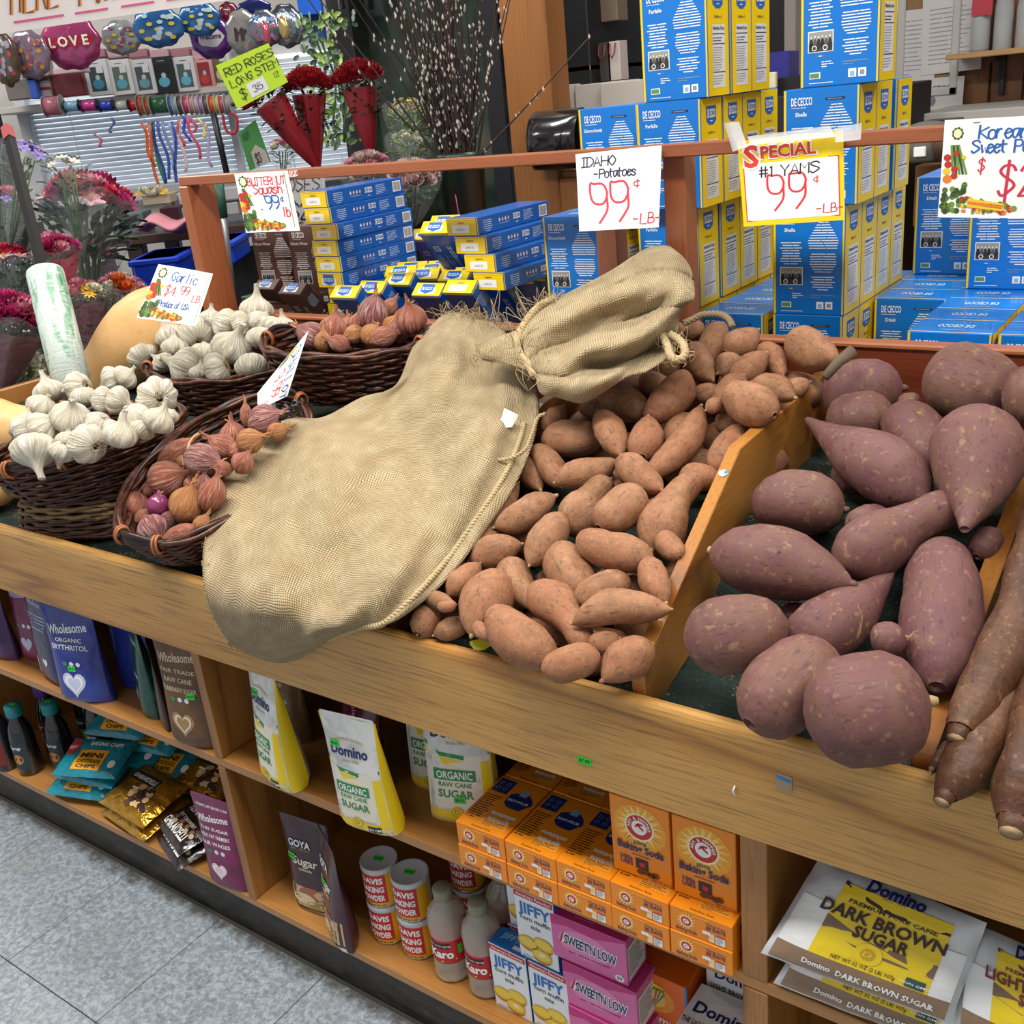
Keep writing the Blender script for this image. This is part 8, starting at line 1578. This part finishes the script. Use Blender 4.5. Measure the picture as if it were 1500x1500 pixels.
for x0, y0, x1, y1, lb in ((200, 378, 268, 425, 'bright blue plastic crate under the table, left of the rail post'), (310, 355, 345, 390, 'bright blue plastic crate under the table, seen through the rail')):
    o, W, H, pc = panel_box('blue_crate', lb, x0, y0, x1, y1, {'h': 3.7}, .3, M('#0a3fc8', .4), 'crate', 'blue crates', .01); m = MB(); m.box(-W/2-.008, W/2+.008, -.008, .308, H-.02, H, M('#0a3fc8', .4), .004); m.build('crate_rim', o)
mb = MB(); a0, a1 = ah(320, 268, 3.1), ah(346, 470, 3.1); mb.tube([np.zeros(3), a1-a0], .011, M('#8f9496', .3, .6), 10); o = tag(mb.build('mop_handle', None, trs(a0)), 'grey metal mop handle with green grip seen through the rail', 'handle'); m = MB(); m.tube([np.array([0, 0, .0]), (a1-a0)*.24], .0145, M('#1c4a3a', .5), 10); m.build('green_grip', o, trs((0, 0, 0)))
mb = MB(); a0, a1 = ah(312, 165, 4.3), ah(334, 262, 4.3); mb.tube([np.zeros(3), a1-a0], .012, M('#151518', .4), 8); tag(mb.build('black_pole', None, trs(a0)), 'thin black pole hanging before the blinds', 'pole')
panel_box('black_drape', 'black box and drape behind the irises at the left edge', -60, 165, 52, 420, {'h': 3.9}, .1, M('#121214', .6), 'box')
panel_box('dark_cabinet', 'dark cupboard under the work table', 260, 372, 480, 520, {'h': 4.1}, .3, M('#0e0e12', .6), 'cabinet'); panel_box('low_cupboard', 'brown low cupboard behind the bouquets', -80, 330, 135, 640, {'h': 4.75}, .1, M('#2c211e', .7), 'panel')
# bag roll on its pole
a0, a1 = at(10, 187, D=2.55), at(66, 400, D=2.40); a2 = at(108, 575, D=2.33); t = thing('bag_roll_pole', 'black square pole with red tip at the left end of the stand', 'pole', trs(a2)); m = MB(); m.tube([a0-a2, a2-a2], .0135, M('#201f1f', .4), 4, smooth=False); m.build('pole', t); m = MB(); d = (a1-a0)/np.linalg.norm(a1-a0); m.tube([a0-a2-d*.002, a0-a2+d*.035], .0145, M('#a34a48', .6), 4, smooth=False); m.build('red_tip', t)
rm, nt, b = newmat('green_printed_bag_roll'); v = coords(nt); a_n = noise(nt, coords(nt, (1, 1, .25)), 46, 3, .6); g_n = noise(nt, coords(nt, (.4, .4, 3)), 90, 3, .7); fold = noise(nt, coords(nt, (1, 1, .15)), 130, 2)
c_ = mix(nt, ramp(nt, a_n, [(.48, 0.), (.6, .8)]), '#c9d6cc', '#5f9f78'); c_ = mix(nt, ramp(nt, g_n, [(.52, 0.), (.62, .6)]), c_, '#e6eee8'); L(nt, c_, b.inputs['Base Color']); b.inputs['Roughness'].default_value = .3; bump(nt, b, mth(nt, 'ADD', fold, g_n), .7, .003)
ax = (a2-a1)/np.linalg.norm(a2-a1); Lr = np.linalg.norm(a2-a1); T = frame(a1, np.cross(ax, [0, 1, .3]), None, ax); t = thing('bag_roll', 'roll of green-printed produce bags threaded on the black pole', 'bag roll', T); rr_ = 26*pxm(a1)*1.02
m = MB(); m.lathe([(rr_*.45, .0), (rr_*.97, -.002), (rr_, .004), (rr_*1.0, Lr*.5), (rr_*.98, Lr), (rr_*.4, Lr)], 40, rm); m.build('roll_body', t); m = MB(); m.lathe([(rr_*.3, -.006), (rr_*.5, -.006), (rr_*.5, .01), (rr_*.3, .01)], 24, M('#d8d4c8', .7)); m.build('core', t)
a = Art(); a.disc(0, 0, .018, .004, M('#4a9a6a', .5), 1, 10); a.disc(-.012, .03, .004, .016, M('#4a9a6a', .5), 1, 10); m = MB(); a.put(m, lambda P, o: np.stack([(rr_+o)*np.sin(P[:, 0]/rr_+2.4), (rr_+o)*np.cos(P[:, 0]/rr_+2.4), .07-P[:, 1]], 1)); m.build('green_leaf_print', t)
